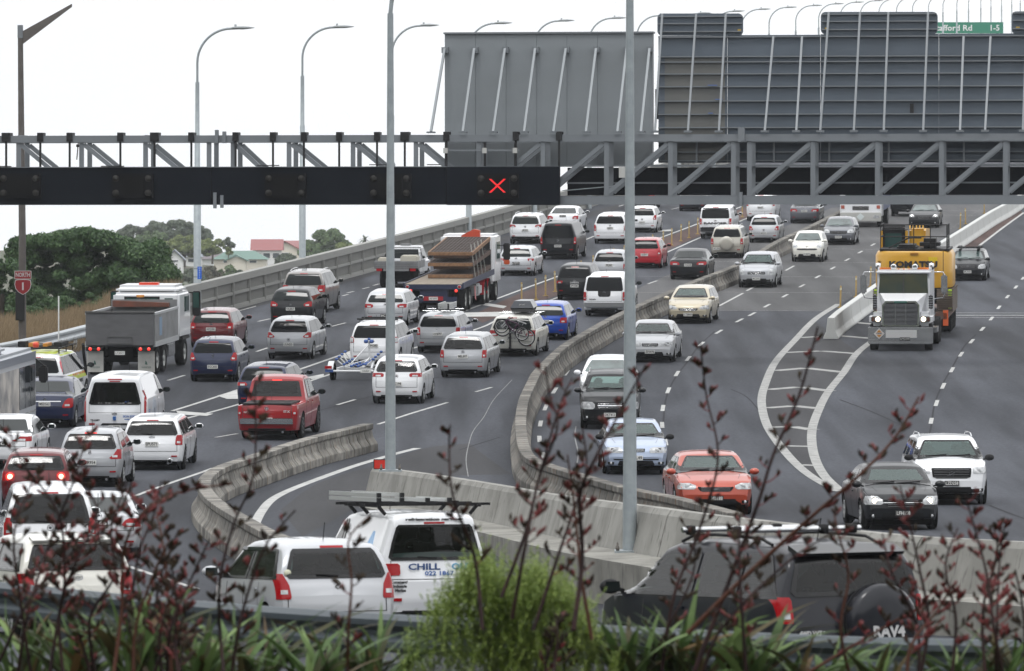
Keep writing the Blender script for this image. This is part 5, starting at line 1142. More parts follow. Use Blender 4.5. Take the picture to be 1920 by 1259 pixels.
        if rear_bumper: h.patch('rear', [(h.sill+.02, -.93*h.W/2, .93*h.W/2), ((rear_bumper if isinstance(rear_bumper, float) else .33)*zt, -.95*h.W/2, .95*h.W/2)], 'rear_bumper', PLB, r, off=.012, nc=18, nr=4)
        else: h.patch('rear', [(h.sill+.03, -.62*h.W/2, .62*h.W/2), (lz*zt, -.60*h.W/2, .60*h.W/2)], 'bumper_insert', PLB, r, off=.008, nc=10, nr=3)
        MB().tube([(.03, -Wd*.26, h.sill-.0), (.35, -Wd*.26, h.sill)], .035, 8).build('exhaust', CHROME, r)
        for sd_ in (-1, 1): h.patch('rear', [(.26*zt, *sorted((sd_*.62*h.W/2, sd_*.80*h.W/2))), (.285*zt, *sorted((sd_*.62*h.W/2, sd_*.80*h.W/2)))], 'reflector', LRED, r, off=.014, nc=4, nr=1)
        MB().cbox((h.L*.18, 0, zt*.0), (.01,.01,.01))
    else:
        HL = hl or [(.46,.50,.90),(.48,.46,.93),(.54,.50,.92),(.575,.66,.86)]
        for sd_ in (-1, 1):
            rows = [(a*zt, *sorted((sd_*b*h.W/2, sd_*c_*h.W/2))) for a, b, c_ in HL]
            t = h.patch('front', rows, 'headlight', LCLR, r, off=.010, nc=8, nr=4)
            a, b_, c_ = HL[1]; cy = (b_*.55 + c_*.45)*h.W/2*sd_; hh = h.hit('front', cy, (HL[0][0]+HL[-1][0])/2*zt-.01)
            if hh: MB().lathe([(.0,.012),(.05,.010),(.065,-.0),(.068,-.02)], T(hh[0].x+.008, hh[0].y, hh[0].z), axis='x', n=14).build('lamp_bulb', hl_lit or LCLR, t)
        g0 = grille or [(.385,.36),(.40,.40),(.47,.42),(.485,.38)]
        gr = h.patch('front', [(a*zt, -b*h.W/2, b*h.W/2) for a, b in g0], 'grille', INTR, r, off=.010, nc=12, nr=4)
        n = 4; za_, zb_ = g0[0][0]*zt, g0[-1][0]*zt
        for k in range(n):
            zz = za_ + (zb_-za_)*(k+.5)/n; pp = [h.hit('front', (j/6-1)*g0[1][1]*h.W/2*.93, zz) for j in range(13)]; pp = [q_[0]+Vector((.016,0,0)) for q_ in pp if q_]
            if len(pp) > 2: MB().tube(pp, .006, 5).build('grille_bar', CHROME if line else mat('grille_grey', (.12,.12,.125), .4), gr)
        h.patch('front', [(.17*zt, -.52*h.W/2, .52*h.W/2), (.20*zt, -.56*h.W/2, .56*h.W/2), (.275*zt, -.50*h.W/2, .50*h.W/2)], 'lower_intake', INTR, r, off=.010, nc=14, nr=3)
        for sd_ in (-1, 1):
            rows = [(a*zt, *sorted((sd_*b*h.W/2, sd_*c_*h.W/2))) for a, b, c_ in ((.20,.68,.84),(.25,.66,.85))]; fg = h.patch('front', rows, 'fog_light', INTR, r, off=.010, nc=4, nr=3)
            hh = h.hit('front', sd_*.75*h.W/2, .225*zt)
            if hh and fg: MB().lathe([(.0,.016),(.035,.014),(.042,.0)], T(*hh[0]), axis='x', n=10).build('fog_lens', LCLR, fg)
        if plate_txt: plate(h, r, 'front', (plate_z or .325)*zt, plate_txt, plate_dark)
        if bdg: badge(h, r, 'front', (badge_z or (g0[0][0]+g0[-1][0])/2)*zt, bdg)
        if clad: h.patch('front', [(h.sill+.03, -.9*h.W/2, .9*h.W/2), (.245*zt, -.94*h.W/2, .94*h.W/2)], 'lower_bumper', PLB, r, off=.009, nc=16, nr=3)
        h.patch('front', [(.60*zt, *sorted((-.62*h.W/2, -.61*h.W/2))), (.66*zt, -.70*h.W/2, -.69*h.W/2)], 'bonnet_seam', SEAMM, r, off=.003, nc=1, nr=4, sk=.004)
        h.patch('front', [(.60*zt, .61*h.W/2, .62*h.W/2), (.66*zt, .69*h.W/2, .70*h.W/2)], 'bonnet_seam', SEAMM, r, off=.003, nc=1, nr=4, sk=.004)
    if rails:
        for sd_ in (-1, 1):
            pts = []
            for k in range(9):
                x = h.L*(.16 + .44*k/8); y = sd_*h.wz(x, zt*.96)*.93; zz = h.top(x) + (.0 if k in (0, 8) else .055); pts.append((x, y, zz))
            MB().tube(pts, .018, 6).build('roof_rail', CHROME if rails == 'chrome' else PLB, r)
    if aerial:
        x = h.L*.20 if kind != 'van' else h.L*.7; MB().tube([(x, 0, h.top(x)), (x-.10, 0, h.top(x)+.26)], .006, 5).build('aerial', PLB, r)
    if extra: extra(h, r)
    h.mesh(P, r)
    if see:
        MB().box((.25, -Wd*.42, h.belt*.55), (h.L*.80, Wd*.42, h.belt*.62)).build('floor', UNDER, r); MB().box((h.L*.70, -Wd*.41, h.belt*.62), (h.L*.80, Wd*.41, h.belt*1.02)).build('dashboard', DASH, r)
        rows_ = [.50] + ([.28] if kind not in ('ute', 'coupe') else []) 
        for xx in rows_:
            for sy in (-1, 1):
                st = rbox((h.L*xx, sy*Wd*.21-.24, h.belt*.6), (h.L*xx+.14, sy*Wd*.21+.24, h.belt*1.13), .06, 2).build('seat', SEAT, r); rbox((h.L*xx-.02, sy*Wd*.21-.13, h.belt*1.16), (h.L*xx+.08, sy*Wd*.21+.13, h.belt*1.16+.17), .05, 2).build('headrest', SEAT, st)
        MB().tube([(h.L*.67+.05*math.cos(a), -Wd*.21+.18*math.cos(a), h.belt*1.02+.17*math.sin(a)) for a in [2*math.pi*k/14 for k in range(15)]], .014, 6).build('steering_wheel', BLK, r)
    for o in r.children: o.location = o.location + Vector((-h.L/2, 0, 0))
    return r
A = 7.46   # heading of the straight lanes, degrees right of straight ahead
def spare(h, r, col, z=.56, R=.34, y=0.0, soft=True, txt=None, tread=True):
    P = PT[col] if isinstance(col, str) and col in PT else PLB
    x = h.hit('rear', y, z*h.H)[0].x; M = T(x, y, z*h.H)
    if soft:
        o = MB().lathe([(0,-.26),(R*.55,-.255),(R*.9,-.235),(R,-.19),(R,-.02),(R*.9,.0)], M, axis='x', n=26).build('spare_wheel_cover', P, r)
        MB().lathe([(R*1.01,-.10),(R*1.02,-.08),(R*1.01,-.06)], M, axis='x', n=26).build('cover_rim', CHROME if tread else PLB, o)
        if txt: put_text('lettering', txt, .16, mat('silver_lettering', (.5,.5,.5), .4), o, T(x-.262, y-.02, z*h.H-.10) @ FACE_BACK, .003, bold=.006)
    else:
        o = MB().lathe([(R*.6,-.20),(R*.9,-.22),(R,-.18),(R,-.02),(R*.9,.0)], M, axis='x', n=26).build('spare_wheel', TYRE, r)
        mb = MB().lathe([(0,-.17),(R*.62,-.17)], M, axis='x', n=20); mb.build('spare_barrel', RIMD, o); mb = MB()
        for k in range(6): a = k*math.pi/3; mb.beam(M @ Vector((-.20, .05*math.cos(a), .05*math.sin(a))), M @ Vector((-.20, R*.6*math.cos(a), R*.6*math.sin(a))), .02, .09, (1,0,0))
        mb.lathe([(0,-.22),(.07,-.21)], M, axis='x', n=12); mb.build('spare_rim', RIM, o)
def text_on(h, r, view, y, z, txt, size, mt, width=None, bold=.003):
    q = h.hit(view, y, z*h.H)
    if not q: return
    sg = -1 if view == 'rear' else 1; return put_text('lettering', txt, size, mt, r, T(q[0].x + sg*.016, y, z*h.H) @ (FACE_BACK if sg < 0 else FACE_FRONT), .002, width=width, bold=bold)
SL = mat('silver_lettering', (.5,.5,.5), .4); BLET = mat('black_lettering', (.02,.02,.022), .5); BLU = mat('blue_print', (.02,.10,.35), .5); RLET = mat('red_lettering', (.4,.01,.02), .5)
def roof_text(*a): pass
# ---- northbound traffic seen from behind; pos = road point below the middle of the rear axle ----
car('suv','taupe grey SUV with chromed roof rails, behind the black small crossover','suv',(574,586),A,4.75,1.91,1.80,'taupe',rails='chrome',lamp='tri',cat='SUV',wr=.37,bdg='star',badge_z=.6,rows_lamp=[(.50,.66,.97),(.60,.64,.98),(.66,.70,.96)])
car('crossover','black small crossover with red boomerang tail lamps, plate KKJ857','hatch',(550,612),A,4.13,1.765,1.57,'black',plate_txt='KKJ857',plate_z=.47,rows_lamp=[(.53,.66,.97),(.56,.60,.98),(.60,.62,.97),(.66,.80,.95)],cat='crossover',tint=GLASS,wr=.34,rear_bumper=.26,rwz=(.68,.90),belt=.66)
car('hatchback','silver hatchback with teardrop tail lamps in the left lanes, plate LUN555','hatch',(547,673),A,4.25,1.695,1.53,'silver',plate_txt='UUN555',plate_z=.37,rows_lamp=[(.53,.66,.97),(.56,.62,.98),(.62,.74,.98),(.66,.82,.96)],tint=GLASS_T,plate_dark=False)
car('hatchback','dark red hatchback beside the tipper truck, plate AZQ281','hatch',(401,652),A-1,4.18,1.71,1.47,'maroon',plate_txt='AZQ281',plate_z=.50,rows_lamp=[(.50,.74,.97),(.52,.70,.98),(.63,.72,.975),(.66,.78,.95)],badge_z=.62,tint=GLASS)
car('hatchback','navy blue hatchback below the dark red one, plate EGC683','hatch',(404,715),A-1.5,3.7,1.69,1.50,'navy',plate_txt='EGC683',plate_z=.36,rows_lamp=[(.50,.76,.97),(.53,.72,.985),(.60,.78,.98),(.68,.84,.95)],tint=GLASS_T,bdg='s',badge_z=.61,rwz=(.67,.90))
car('sedan','dark navy sedan beside the white van, plate MSD563','sedan',(90,800),3.0,4.85,1.795,1.475,'navy',plate_txt='MSD563',plate_z=.50,rows_lamp=[(.42,.62,.90),(.45,.60,.97),(.56,.68,.98),(.62,.80,.95)],badge_z=.59,
    extra=lambda h, r: h.patch('rear', [(.545*h.H,-.5,.5),(.565*h.H,-.5,.5)], 'chrome_strip', CHROME, r, off=.012, nc=8, nr=1))
def _bm(h, r): pass
car('sedan','white sedan cut off by the left edge, red L shaped tail lamp','sedan',(6,878),3.0,4.62,1.81,1.43,'white',rows_lamp=[(.545,.40,.97),(.56,.38,.98),(.60,.56,.98),(.635,.62,.95)],lit=False,plate_txt='M0',plate_dark=True,wr=.33)
car('hatchback','silver hatchback with lit tail lamps among the twigs, plate LPR954','hatch',(173,912),2.5,3.85,1.695,1.51,'silver',see=True,plate_txt='LPR954',plate_z=.43,rows_lamp=[(.49,.66,.97),(.51,.60,.985),(.57,.74,.985),(.66,.84,.95)],lit=False,brake=True,bdg='s',badge_z=.61,tint=GLASS_T)
car('station_wagon','white station wagon with big exhaust and tinted rear glass, plate EPU571','wagon',(290,880),2.5,4.8,1.73,1.47,'white',see=True,plate_txt='EPU571',plate_z=.50,rows_lamp=[(.48,.76,.97),(.50,.74,.98),(.62,.76,.98),(.665,.80,.95)],tint=GLASS_T,bdg='oval',badge_z=.63,rim=RIMD,wr=.33,
    extra=lambda h, r: MB().lathe([(.055,-.02),(.075,-.02),(.075,.3),(.055,.3),(.05,.0)], T(.02,-.5,.27), axis='x', n=14).build('exhaust_tip', CHROME, r))
def _alfa(h, r):
    for y in (-.62, .62):
        q = h.hit('rear', y, .56*h.H)[0]; MB().lathe([(.075,-.02),(.105,-.02),(.105,.0),(.075,.0)], T(*q), axis='x', n=20).build('lit_ring', LREDON, r); MB().lathe([(0,-.03),(.05,-.03),(.07,-.01)], T(*q), axis='x', n=14).build('lamp_core', mat('lamp_core', (1,.5,.3), .3, emis=(1,.55,.4), es=2.5), r)
car('hatchback','red small hatchback with glowing round tail lamps','hatch',(70,955),-.5,4.06,1.72,1.45,'maroon',see=True,rows_lamp=[(.49,.62,.92),(.53,.58,.94),(.61,.58,.94),(.65,.64,.90)],extra=_alfa,tint=GLASS,badge_z=.60,tumble=.72,inner=False,rwz=(.67,.90))
car('people_mover','tall white people mover with dark rear glass behind the twigs','wagon',(92,1086),-6,4.7,1.80,1.80,'white',see=True,tint=GLASS_T,lamp='tall',wr=.34,rwz=(.60,.90),belt=.60)
car('coupe','silver low coupe half hidden beside the tall white people mover','coupe',(184,1046),-5,4.43,1.77,1.31,'pale_silver',rows_lamp=[(.50,.60,.97),(.53,.52,.98),(.60,.60,.975),(.63,.70,.95)],plate_txt='L666',plate_dark=True,plate_z=.56)
car('hatchback','white hatchback with large red tail lamps behind dead flower stalks','hatch',(128,1196),-17,4.22,1.76,1.515,'warm_white',see=True,rows_lamp=[(.42,.74,.97),(.46,.72,.985),(.58,.74,.98),(.63,.78,.96)],plate_txt='KRZ56',plate_z=.42,bdg='ovals',badge_z=.59,tint=GLASS,rwz=(.655,.90),spoiler=True)
car('hatchback','silver white hatchback with tall red corner lamps behind the steel guardrail','hatch',(612,1222),-18,3.7,1.69,1.50,'pale_silver',see=True,rows_lamp=[(.475,.76,.975),(.50,.745,.985),(.60,.77,.98),(.70,.86,.96)],bdg='s',badge_z=.60,tint=GLASS,rwz=(.655,.915),
    extra=lambda h, r: (MB().lathe([(.0,-.01),(.05,-.01),(.05,.0)], T(h.hit('rear', .66, 1.06)[0].x-.008, .66, 1.06), axis='x', n=14).build('sticker', mat('cream_sticker', (.55,.55,.42), .5), r),
      [h.patch('left' if s > 0 else 'right', [(h.H*.895,h.L*.30,h.L*.62),(h.H*.925,h.L*.31,h.L*.60)], 'rain_visor', GLASS, r, off=.03, nc=8, nr=2) for s in (-1, 1)]))
car('pickup','red double cab pickup with black tray cover beside the movable barrier','ute',(512,822),A-.5,5.25,1.85,1.84,'red',see=True,plate_txt='KKM597',plate_z=.34,rows_lamp=[(.40,.84,.98),(.42,.83,.985),(.545,.83,.985),(.56,.85,.97)],cat='pickup',lit=False,wr=.39,fo=.92,ro=1.22,tint=GLASS,badge_z=.52,tumble=.80,spokes=6,rim=RIMD,mirror_m=PLB,brake=True,belt=.62,
    extra=lambda h, r: (MB().box((.06,-.74,h.H*.583),(1.78,.74,h.H*.605)).build('tray_cover', PLB, r), MB().box((-.06,-.80,.50),(.10,.80,.66)).build('step_bumper', CHROME, r), text_on(h, r, 'rear', -.6, .47, 'ST-X', .09, SL), text_on(h, r, 'rear', .55, .46, 'NAVARA', .07, SL)))
car('hatchback','dark navy hatchback half hidden behind the red pickup','hatch',(499,768),A,4.45,1.745,1.47,'navy',rows_lamp=[(.55,.60,.97),(.58,.56,.98),(.62,.64,.97)],tint=GLASS_T)
car('suv','white SUV with clear tail lamps towing the boat trailer, plate MHG683','suv',(706,690),A,4.67,1.80,1.68,'white',plate_txt='MHG683',plate_z=.50,rows_lamp=[(.56,.80,.97),(.58,.78,.98),(.66,.80,.97),(.685,.84,.95)],cat='SUV',rails='black',bdg='dia',badge_z=.60,tint=GLASS_T,wr=.36,rear_bumper=None,
    extra=lambda h, r: [h.patch('rear', [(.572*h.H, *sorted((s*.81*h.W/2, s*.96*h.W/2))), (.665*h.H, *sorted((s*.82*h.W/2, s*.955*h.W/2)))], 'clear_tail_cover', LCLR, r, off=.02, nc=4, nr=3) for s in (-1, 1)] and MB().tube([(1.1,-.75,1.74),(1.1,.75,1.74)], .03, 6).tube([(2.2,-.75,1.74),(2.2,.75,1.74)], .03, 6).build('roof_bar', PLB, r))
car('hatchback','white small hatchback with long red lamps behind the near lamp post, plate ending C194','hatch',(748,756),A-1,3.93,1.695,1.53,'white',see=True,plate_txt='DEC194',plate_z=.44,rows_lamp=[(.585,.54,.95),(.60,.50,.97),(.645,.50,.97),(.665,.56,.95)],tint=GLASS,badge_z=.60,rwz=(.69,.905),belt=.65)
car('station_wagon','silver station wagon with square red lamps, plate MEL897','wagon',(873,707),A,4.4,1.695,1.52,'silver',see=True,plate_txt='MEL897',plate_z=.50,rows_lamp=[(.47,.80,.97),(.49,.79,.98),(.61,.80,.98),(.645,.82,.96)],tint=GLASS_T,badge_z=.60,lit=False)
car('station_wagon','silver station wagon with a ladder rack on its roof, plate CCB797','wagon',(826,661),A,4.4,1.69,1.50,'silver',plate_txt='CCB797',plate_z=.48,rows_lamp=[(.46,.80,.97),(.49,.79,.98),(.61,.80,.98),(.645,.82,.96)],tint=GLASS_T,
    extra=lambda h, r: (MB().tube([(1.0,-.7,1.55),(1.0,.7,1.55)], .02, 6).tube([(2.2,-.7,1.57),(2.2,.7,1.57)], .02, 6).build('roof_bar', CHROME, r)))
car('hatchback','silver hatchback with swept red lamps left of the flatbed truck','hatch',(727,611),A,4.3,1.78,1.47,'pale_silver',rows_lamp=[(.52,.62,.93),(.54,.56,.97),(.60,.56,.975),(.625,.70,.96)],plate_txt='KF',plate_dark=True,plate_z=.30,tint=GLASS,badge_z=.60,rwz=(.665,.86))
car('station_wagon','white station wagon carrying bicycles and a roof box, plate ending E13','wagon',(965,667),A,4.78,1.78,1.53,'warm_white',plate_txt='JBE13',plate_z=.46,rows_lamp=[(.50,.62,.97),(.52,.56,.98),(.58,.62,.98),(.64,.74,.96)],tint=GLASS,wr=.33)
car('hatchback','bright blue hatchback beside the car with bicycles, plate KXD167','hatch',(1026,637),A,4.0,1.73,1.47,'blue',plate_txt='KXD167',plate_z=.50,rows_lamp=[(.46,.70,.96),(.48,.66,.975),(.58,.68,.975),(.605,.72,.95)],tint=GLASS,badge_z=.62,rwz=(.655,.905))
car('hatchback','silver white hatchback with L shaped lamps in front of the white truck cab, plate LYZ771','hatch',(971,517),A,4.32,1.765,1.42,'pale_silver',plate_txt='LYZ771',plate_dark=True,plate_z=.44,rows_lamp=[(.52,.68,.97),(.55,.64,.98),(.60,.64,.97)],tint=GLASS,badge_z=.60)
car('minivan','black minivan beside the white canopy pickup, plate JPH588','wagon',(1081,562),A,4.5,1.695,1.60,'black',plate_txt='JPH588',plate_z=.40,rows_lamp=[(.47,.66,.97),(.49,.64,.98),(.54,.64,.98)],tint=GLASS_T,badge_z=.535,rwz=(.62,.90),belt=.60,extra=lambda h, r: text_on(h, r, 'rear', 0, .49, 'LAFESTA', .10, SL))
car('pickup','white pickup with a canopy and black tailgate handle, plate JRD798','canopy',(1139,592),A,5.2,1.85,1.80,'white',plate_txt='JRD798',plate_z=.28,rows_lamp=[(.38,.84,.98),(.40,.83,.985),(.56,.83,.985),(.58,.85,.97)],cat='pickup',tint=GLASS_T,wr=.38,fo=.92,ro=1.2,rwz=(.60,.92),mirror_m=PLB,badge_z=.565,tumble=.82,
    extra=lambda h, r: (h.patch('rear', [(.47*h.H,-.2,.2),(.50*h.H,-.26,.26),(.60*h.H,-.27,.27)], 'handle_panel', PLB, r, off=.011, nc=6, nr=3), MB().box((-.08,-.84,.42),(.10,.84,.60)).build('step_bumper', mat('grey_bumper', (.16,.165,.17), .5), r), text_on(h, r, 'rear', .5, .41, 'NAVARA', .07, BLET)))
car('hatchback','silver hatchback partly hidden behind the white canopy pickup','hatch',(1145,529),A,4.0,1.695,1.50,'silver',rows_lamp=[(.44,.80,.97),(.47,.78,.98),(.58,.80,.97)],tint=GLASS_T,plate_txt='MKJ687',plate_z=.55)
car('van','glossy black passenger van with tinted rear glass, plate MEJ892','van',(1050,486),A,5.14,1.93,1.91,'black',plate_txt='MEJ892',plate_z=.37,cat='van',rows_lamp=[(.42,.86,.98),(.44,.84,.985),(.58,.86,.98),(.61,.88,.97)],tint=GLASS_T,bdg='star',badge_z=.52,wr=.34,rwz=(.58,.92))
car('suv','white SUV with thin red lamps at the top left of the traffic','suv',(988,457),A,4.41,1.82,1.66,'white',rows_lamp=[(.56,.62,.96),(.58,.58,.975),(.62,.62,.97),(.645,.74,.96)],cat='SUV',plate_txt='JBF209',plate_z=.46,tint=GLASS,rear_bumper=.25,rails='chrome')
car('sedan','white luxury saloon nearest the parapet, ahead of the black van','coupe',(1058,433),A,4.9,1.87,1.40,'white',rows_lamp=[(.50,.64,.94),(.53,.60,.97),(.60,.62,.97),(.64,.74,.95)],plate_txt='HWT20',plate_dark=True,plate_z=.63)
car('suv','rounded white SUV left of the thick lamp post','suv',(1147,457),A,4.8,1.88,1.69,'white',rows_lamp=[(.43,.84,.97),(.48,.82,.985),(.58,.84,.985),(.63,.88,.96)],cat='SUV',plate_txt='CJM971',plate_z=.52,tint=GLASS_T,tumble=.70,rwz=(.66,.90),rear_bumper=.18,badge_z=.60)
car('hatchback','white small hatchback peeking out right of the thick lamp post, near the gantry','hatch',(1206,436),A,3.75,1.69,1.50,'white',rows_lamp=[(.50,.76,.97),(.53,.74,.985),(.60,.78,.98),(.68,.84,.95)],tint=GLASS_T,plate_txt='GJW2',plate_z=.40)
car('hatchback','bright red small hatchback right of the thick lamp post','hatch',(1211,503),A,3.9,1.675,1.50,'bright_red',rows_lamp=[(.47,.78,.97),(.50,.76,.98),(.60,.78,.97)],tint=GLASS_T,plate_txt='GDE477',plate_z=.46,bdg='h',badge_z=.57,spoiler=True)
car('sedan','black saloon with wide red lamps, plate FAG248','sedan',(1293,524),A,4.7,1.826,1.43,'black',rows_lamp=[(.50,.48,.90),(.53,.44,.97),(.585,.50,.975),(.61,.66,.95)],plate_txt='FAG248',plate_z=.50,bdg='rings',badge_z=.605,wr=.34)
car('suv','pale gold SUV with a covered spare wheel on its back','suv',(1365,484),A,4.2,1.735,1.68,'champagne',rows_lamp=[(.44,.83,.97),(.46,.82,.98),(.60,.82,.975),(.62,.84,.96)],cat='SUV',rails='chrome',tint=GLASS_T,bdg=None,wiper=False,extra=lambda h, r: (spare(h, r, 'champagne', .47, .37), plate(h, r, 'rear', .30*h.H, 'BGL392', y=.52)))
car('pickup','white pickup with a canopy and RANGER lettering under the gantry','canopy',(1345,447),A,5.3,1.86,1.86,'white',rows_lamp=[(.44,.84,.98),(.46,.83,.985),(.60,.83,.985),(.62,.85,.97)],cat='pickup',tint=GLASS_T,wr=.39,fo=.92,ro=1.2,rwz=(.62,.93),bdg='oval',badge_z=.55,tumble=.84,
    extra=lambda h, r: (text_on(h, r, 'rear', 0, .475, 'RANGER', .15, BLET, width=1.35, bold=.008), MB().box((-.08,-.84,.42),(.10,.84,.66)).build('step_bumper', PLB, r)))
car('hatchback','silver hatchback right of the gold SUV, behind the concrete median','hatch',(1434,455),A,4.25,1.695,1.50,'pale_silver',rows_lamp=[(.47,.72,.97),(.50,.70,.98),(.62,.82,.975)],tint=GLASS_T,plate_txt='MZS3',plate_z=.36)
car('minivan','white car cut off by the gantry, between the canopy pickup and the grey saloon','wagon',(1428,414),A,4.6,1.76,1.65,'white',rows_lamp=[(.55,.84,.97),(.75,.82,.92)],plate_txt='MJN973',plate_z=.50,tint=GLASS_T)
car('sedan','blue grey saloon under the gantry beside the white tanker truck','sedan',(1510,419),A,4.7,1.77,1.46,'grey',rows_lamp=[(.50,.50,.92),(.53,.46,.97),(.60,.56,.97)],plate_txt='DMA15',plate_z=.52)
car('sedan','dark car just showing below the gantry, left of the canopy pickup','sedan',(1300,396),A,4.7,1.77,1.46,'dark_grey')
car('hatchback','dark car mostly hidden behind the thick lamp post under the gantry','hatch',(1204,391),A,4.3,1.76,1.46,'black')
# ---- southbound traffic, fronts towards us; pos = road point below the middle of the front axle ----
FR = dict(end='front', aerial=False)
car('coupe','black coupe with white headlights behind the yellow digger','coupe',(1733,427),A,4.7,1.80,1.40,'black',plate_txt=None,bdg='star',hl=[(.46,.60,.92),(.50,.58,.94),(.56,.70,.90)],hl_lit=LWON,**FR)
car('hatchback','grey hatchback driving just behind the cream white small car','hatch',(1574,459),A,4.2,1.76,1.48,'grey',plate_txt='DDN476',plate_z=.30,hl=[(.45,.58,.90),(.48,.54,.93),(.54,.58,.92),(.57,.70,.86)],grille=[(.41,.40),(.44,.50),(.50,.54),(.515,.50)],**FR)
car('hatchback','cream white small car with round bug eye headlights','hatch',(1515,491),A,3.72,1.66,1.54,'warm_white',plate_txt='DDM475',plate_z=.27,hl=[(.47,.66,.84),(.50,.60,.88),(.55,.60,.88),(.58,.66,.84)],grille=[(.40,.46),(.42,.62),(.445,.62),(.455,.50)],bdg='ring',badge_z=.50,rim=RIM,**FR)
car('crossover','silver crossover with headlights beside the concrete median, oncoming','suv',(1421,539),A,4.3,1.78,1.60,'silver',see=True,plate_txt='MCE592',plate_z=.27,cat='crossover',hl=[(.38,.66,.92),(.41,.60,.95),(.48,.60,.94),(.54,.68,.90)],grille=[(.39,.42),(.40,.46),(.46,.46),(.475,.40)],clad=True,line=True,**FR)
car('sedan','pale gold oncoming saloon in front of the concrete median, plate LTJ868','hatch',(1294,606),A,4.6,1.77,1.49,'gold',see=True,plate_txt='LTJ868',plate_z=.26,hl=[(.40,.62,.93),(.42,.52,.95),(.46,.54,.94),(.51,.76,.92)],grille=[(.36,.20),(.375,.40),(.41,.46),(.43,.44)],bdg='ovals',badge_z=.405,line=True,**FR)
car('sedan','silver oncoming saloon with a small chrome grille beside the thick lamp post, plate ZF5970','sedan',(1222,678),5.5,4.9,1.785,1.44,'pale_silver',see=True,plate_txt='ZF5970',plate_z=.28,hl=[(.41,.40,.93),(.43,.36,.95),(.49,.38,.94),(.51,.46,.88)],grille=[(.405,.22),(.415,.32),(.475,.34),(.49,.30)],line=True,bdg=None,**FR)
car('sedan','white oncoming car directly behind the black SUV','hatch',(1137,757),4,4.5,1.76,1.48,'white',hl=[(.41,.50,.93),(.43,.46,.95),(.50,.50,.94)],**FR)
car('suv','black oncoming SUV with a chromed twin bar grille, plate starting D','suv',(1144,803),1.5,4.7,1.85,1.70,'black',see=True,plate_txt='DKT412',plate_z=.27,cat='SUV',rails='chrome',wr=.36,hl=[(.37,.56,.92),(.40,.50,.95),(.46,.50,.95),(.50,.58,.92)],grille=[(.385,.34),(.40,.42),(.47,.45),(.485,.42)],line=True,clad=True,badge_z=.44,
    extra=lambda h, r: h.patch('front', [(.425*h.H,-.36,.36),(.445*h.H,-.38,.38)], 'chrome_bar', CHROME, r, off=.03, nc=10, nr=1),**FR)
car('sedan','ice blue oncoming saloon behind the orange car, plate ending L49','sedan',(1190,888),-1.5,4.76,1.785,1.42,'ice',see=True,plate_txt='BUL49',plate_z=.33,hl=[(.42,.44,.91),(.44,.40,.93),(.50,.42,.93),(.525,.52,.88)],grille=[(.44,.24),(.45,.26),(.49,.27),(.50,.26)],line=True,bdg=None,mirror_m=PLB,
    extra=lambda h, r: h.patch('front', [(.285*h.H,-.60,.60),(.31*h.H,-.62,.62)], 'bumper_slot', INTR, r, off=.009, nc=12, nr=1),**FR)
car('sedan','metallic orange oncoming saloon by the concrete wall, plate FMB188','sedan',(1336,964),-3,4.97,1.87,1.45,'orange',see=True,plate_txt='FMB188',plate_dark=True,plate_z=.285,hl=[(.43,.56,.93),(.45,.50,.95),(.49,.50,.94),(.53,.66,.90)],grille=[(.395,.34),(.41,.40),(.455,.46),(.47,.45)],bdg='oval',badge_z=.44,wr=.34,rim=RIM,
    extra=lambda h, r: h.patch('front', [(.15*h.H,-.62,.62),(.20*h.H,-.60,.60),(.27*h.H,-.44,.44)], 'front_scoop', INTR, r, off=.014, nc=14, nr=3),**FR)
car('sedan','black oncoming saloon with lit headlamps and star badge, plate LFH158','sedan',(1684,992),-4,4.6,1.77,1.45,'black',see=True,plate_txt='LFH158',plate_dark=True,plate_z=.27,hl=[(.40,.56,.92),(.42,.50,.95),(.47,.52,.95),(.53,.64,.92)],grille=[(.36,.38),(.375,.42),(.45,.50),(.475,.50)],bdg='star',badge_z=.415,wr=.335,hl_lit=LON,
    extra=lambda h, r: [h.patch('front', [(z_*h.H,-.44,.44),((z_+.012)*h.H,-.44,.44)], 'chrome_bar', CHROME, r, off=.022, nc=10, nr=1) for z_ in (.425,)],**FR)
car('suv','white oncoming SUV with black grille and roof rails, plate LZD258','suv',(1779,945),-1,4.42,1.863,1.66,'white',see=True,plate_txt='LZD258',plate_dark=True,plate_z=.33,cat='SUV',rails='chrome',wr=.37,hl=[(.47,.58,.93),(.49,.56,.95),(.54,.56,.95),(.56,.60,.94)],grille=[(.40,.40),(.42,.50),(.53,.53),(.55,.52)],bdg='diag',badge_z=.47,clad=True,mirror_m=PLB,**FR)
car('hatchback','black oncoming hatchback right of the digger truck with roof racks','hatch',(1816,526),A,4.4,1.745,1.47,'black',plate_txt='ML3306',plate_z=.30,hl=[(.40,.60,.93),(.43,.56,.95),(.50,.60,.94),(.54,.72,.90)],grille=[(.42,.36),(.44,.42),(.50,.46),(.51,.44)],badge_z=.47,
    extra=lambda h, r: MB().tube([(1.8,-.62,1.53),(1.8,.62,1.53)], .022, 6).tube([(2.7,-.62,1.53),(2.7,.62,1.53)], .022, 6).box((1.6,-.55,1.53),(3.0,-.40,1.60)).box((1.6,.35,1.53),(3.0,.5,1.60)).build('roof_rack', PLB, r),**FR)
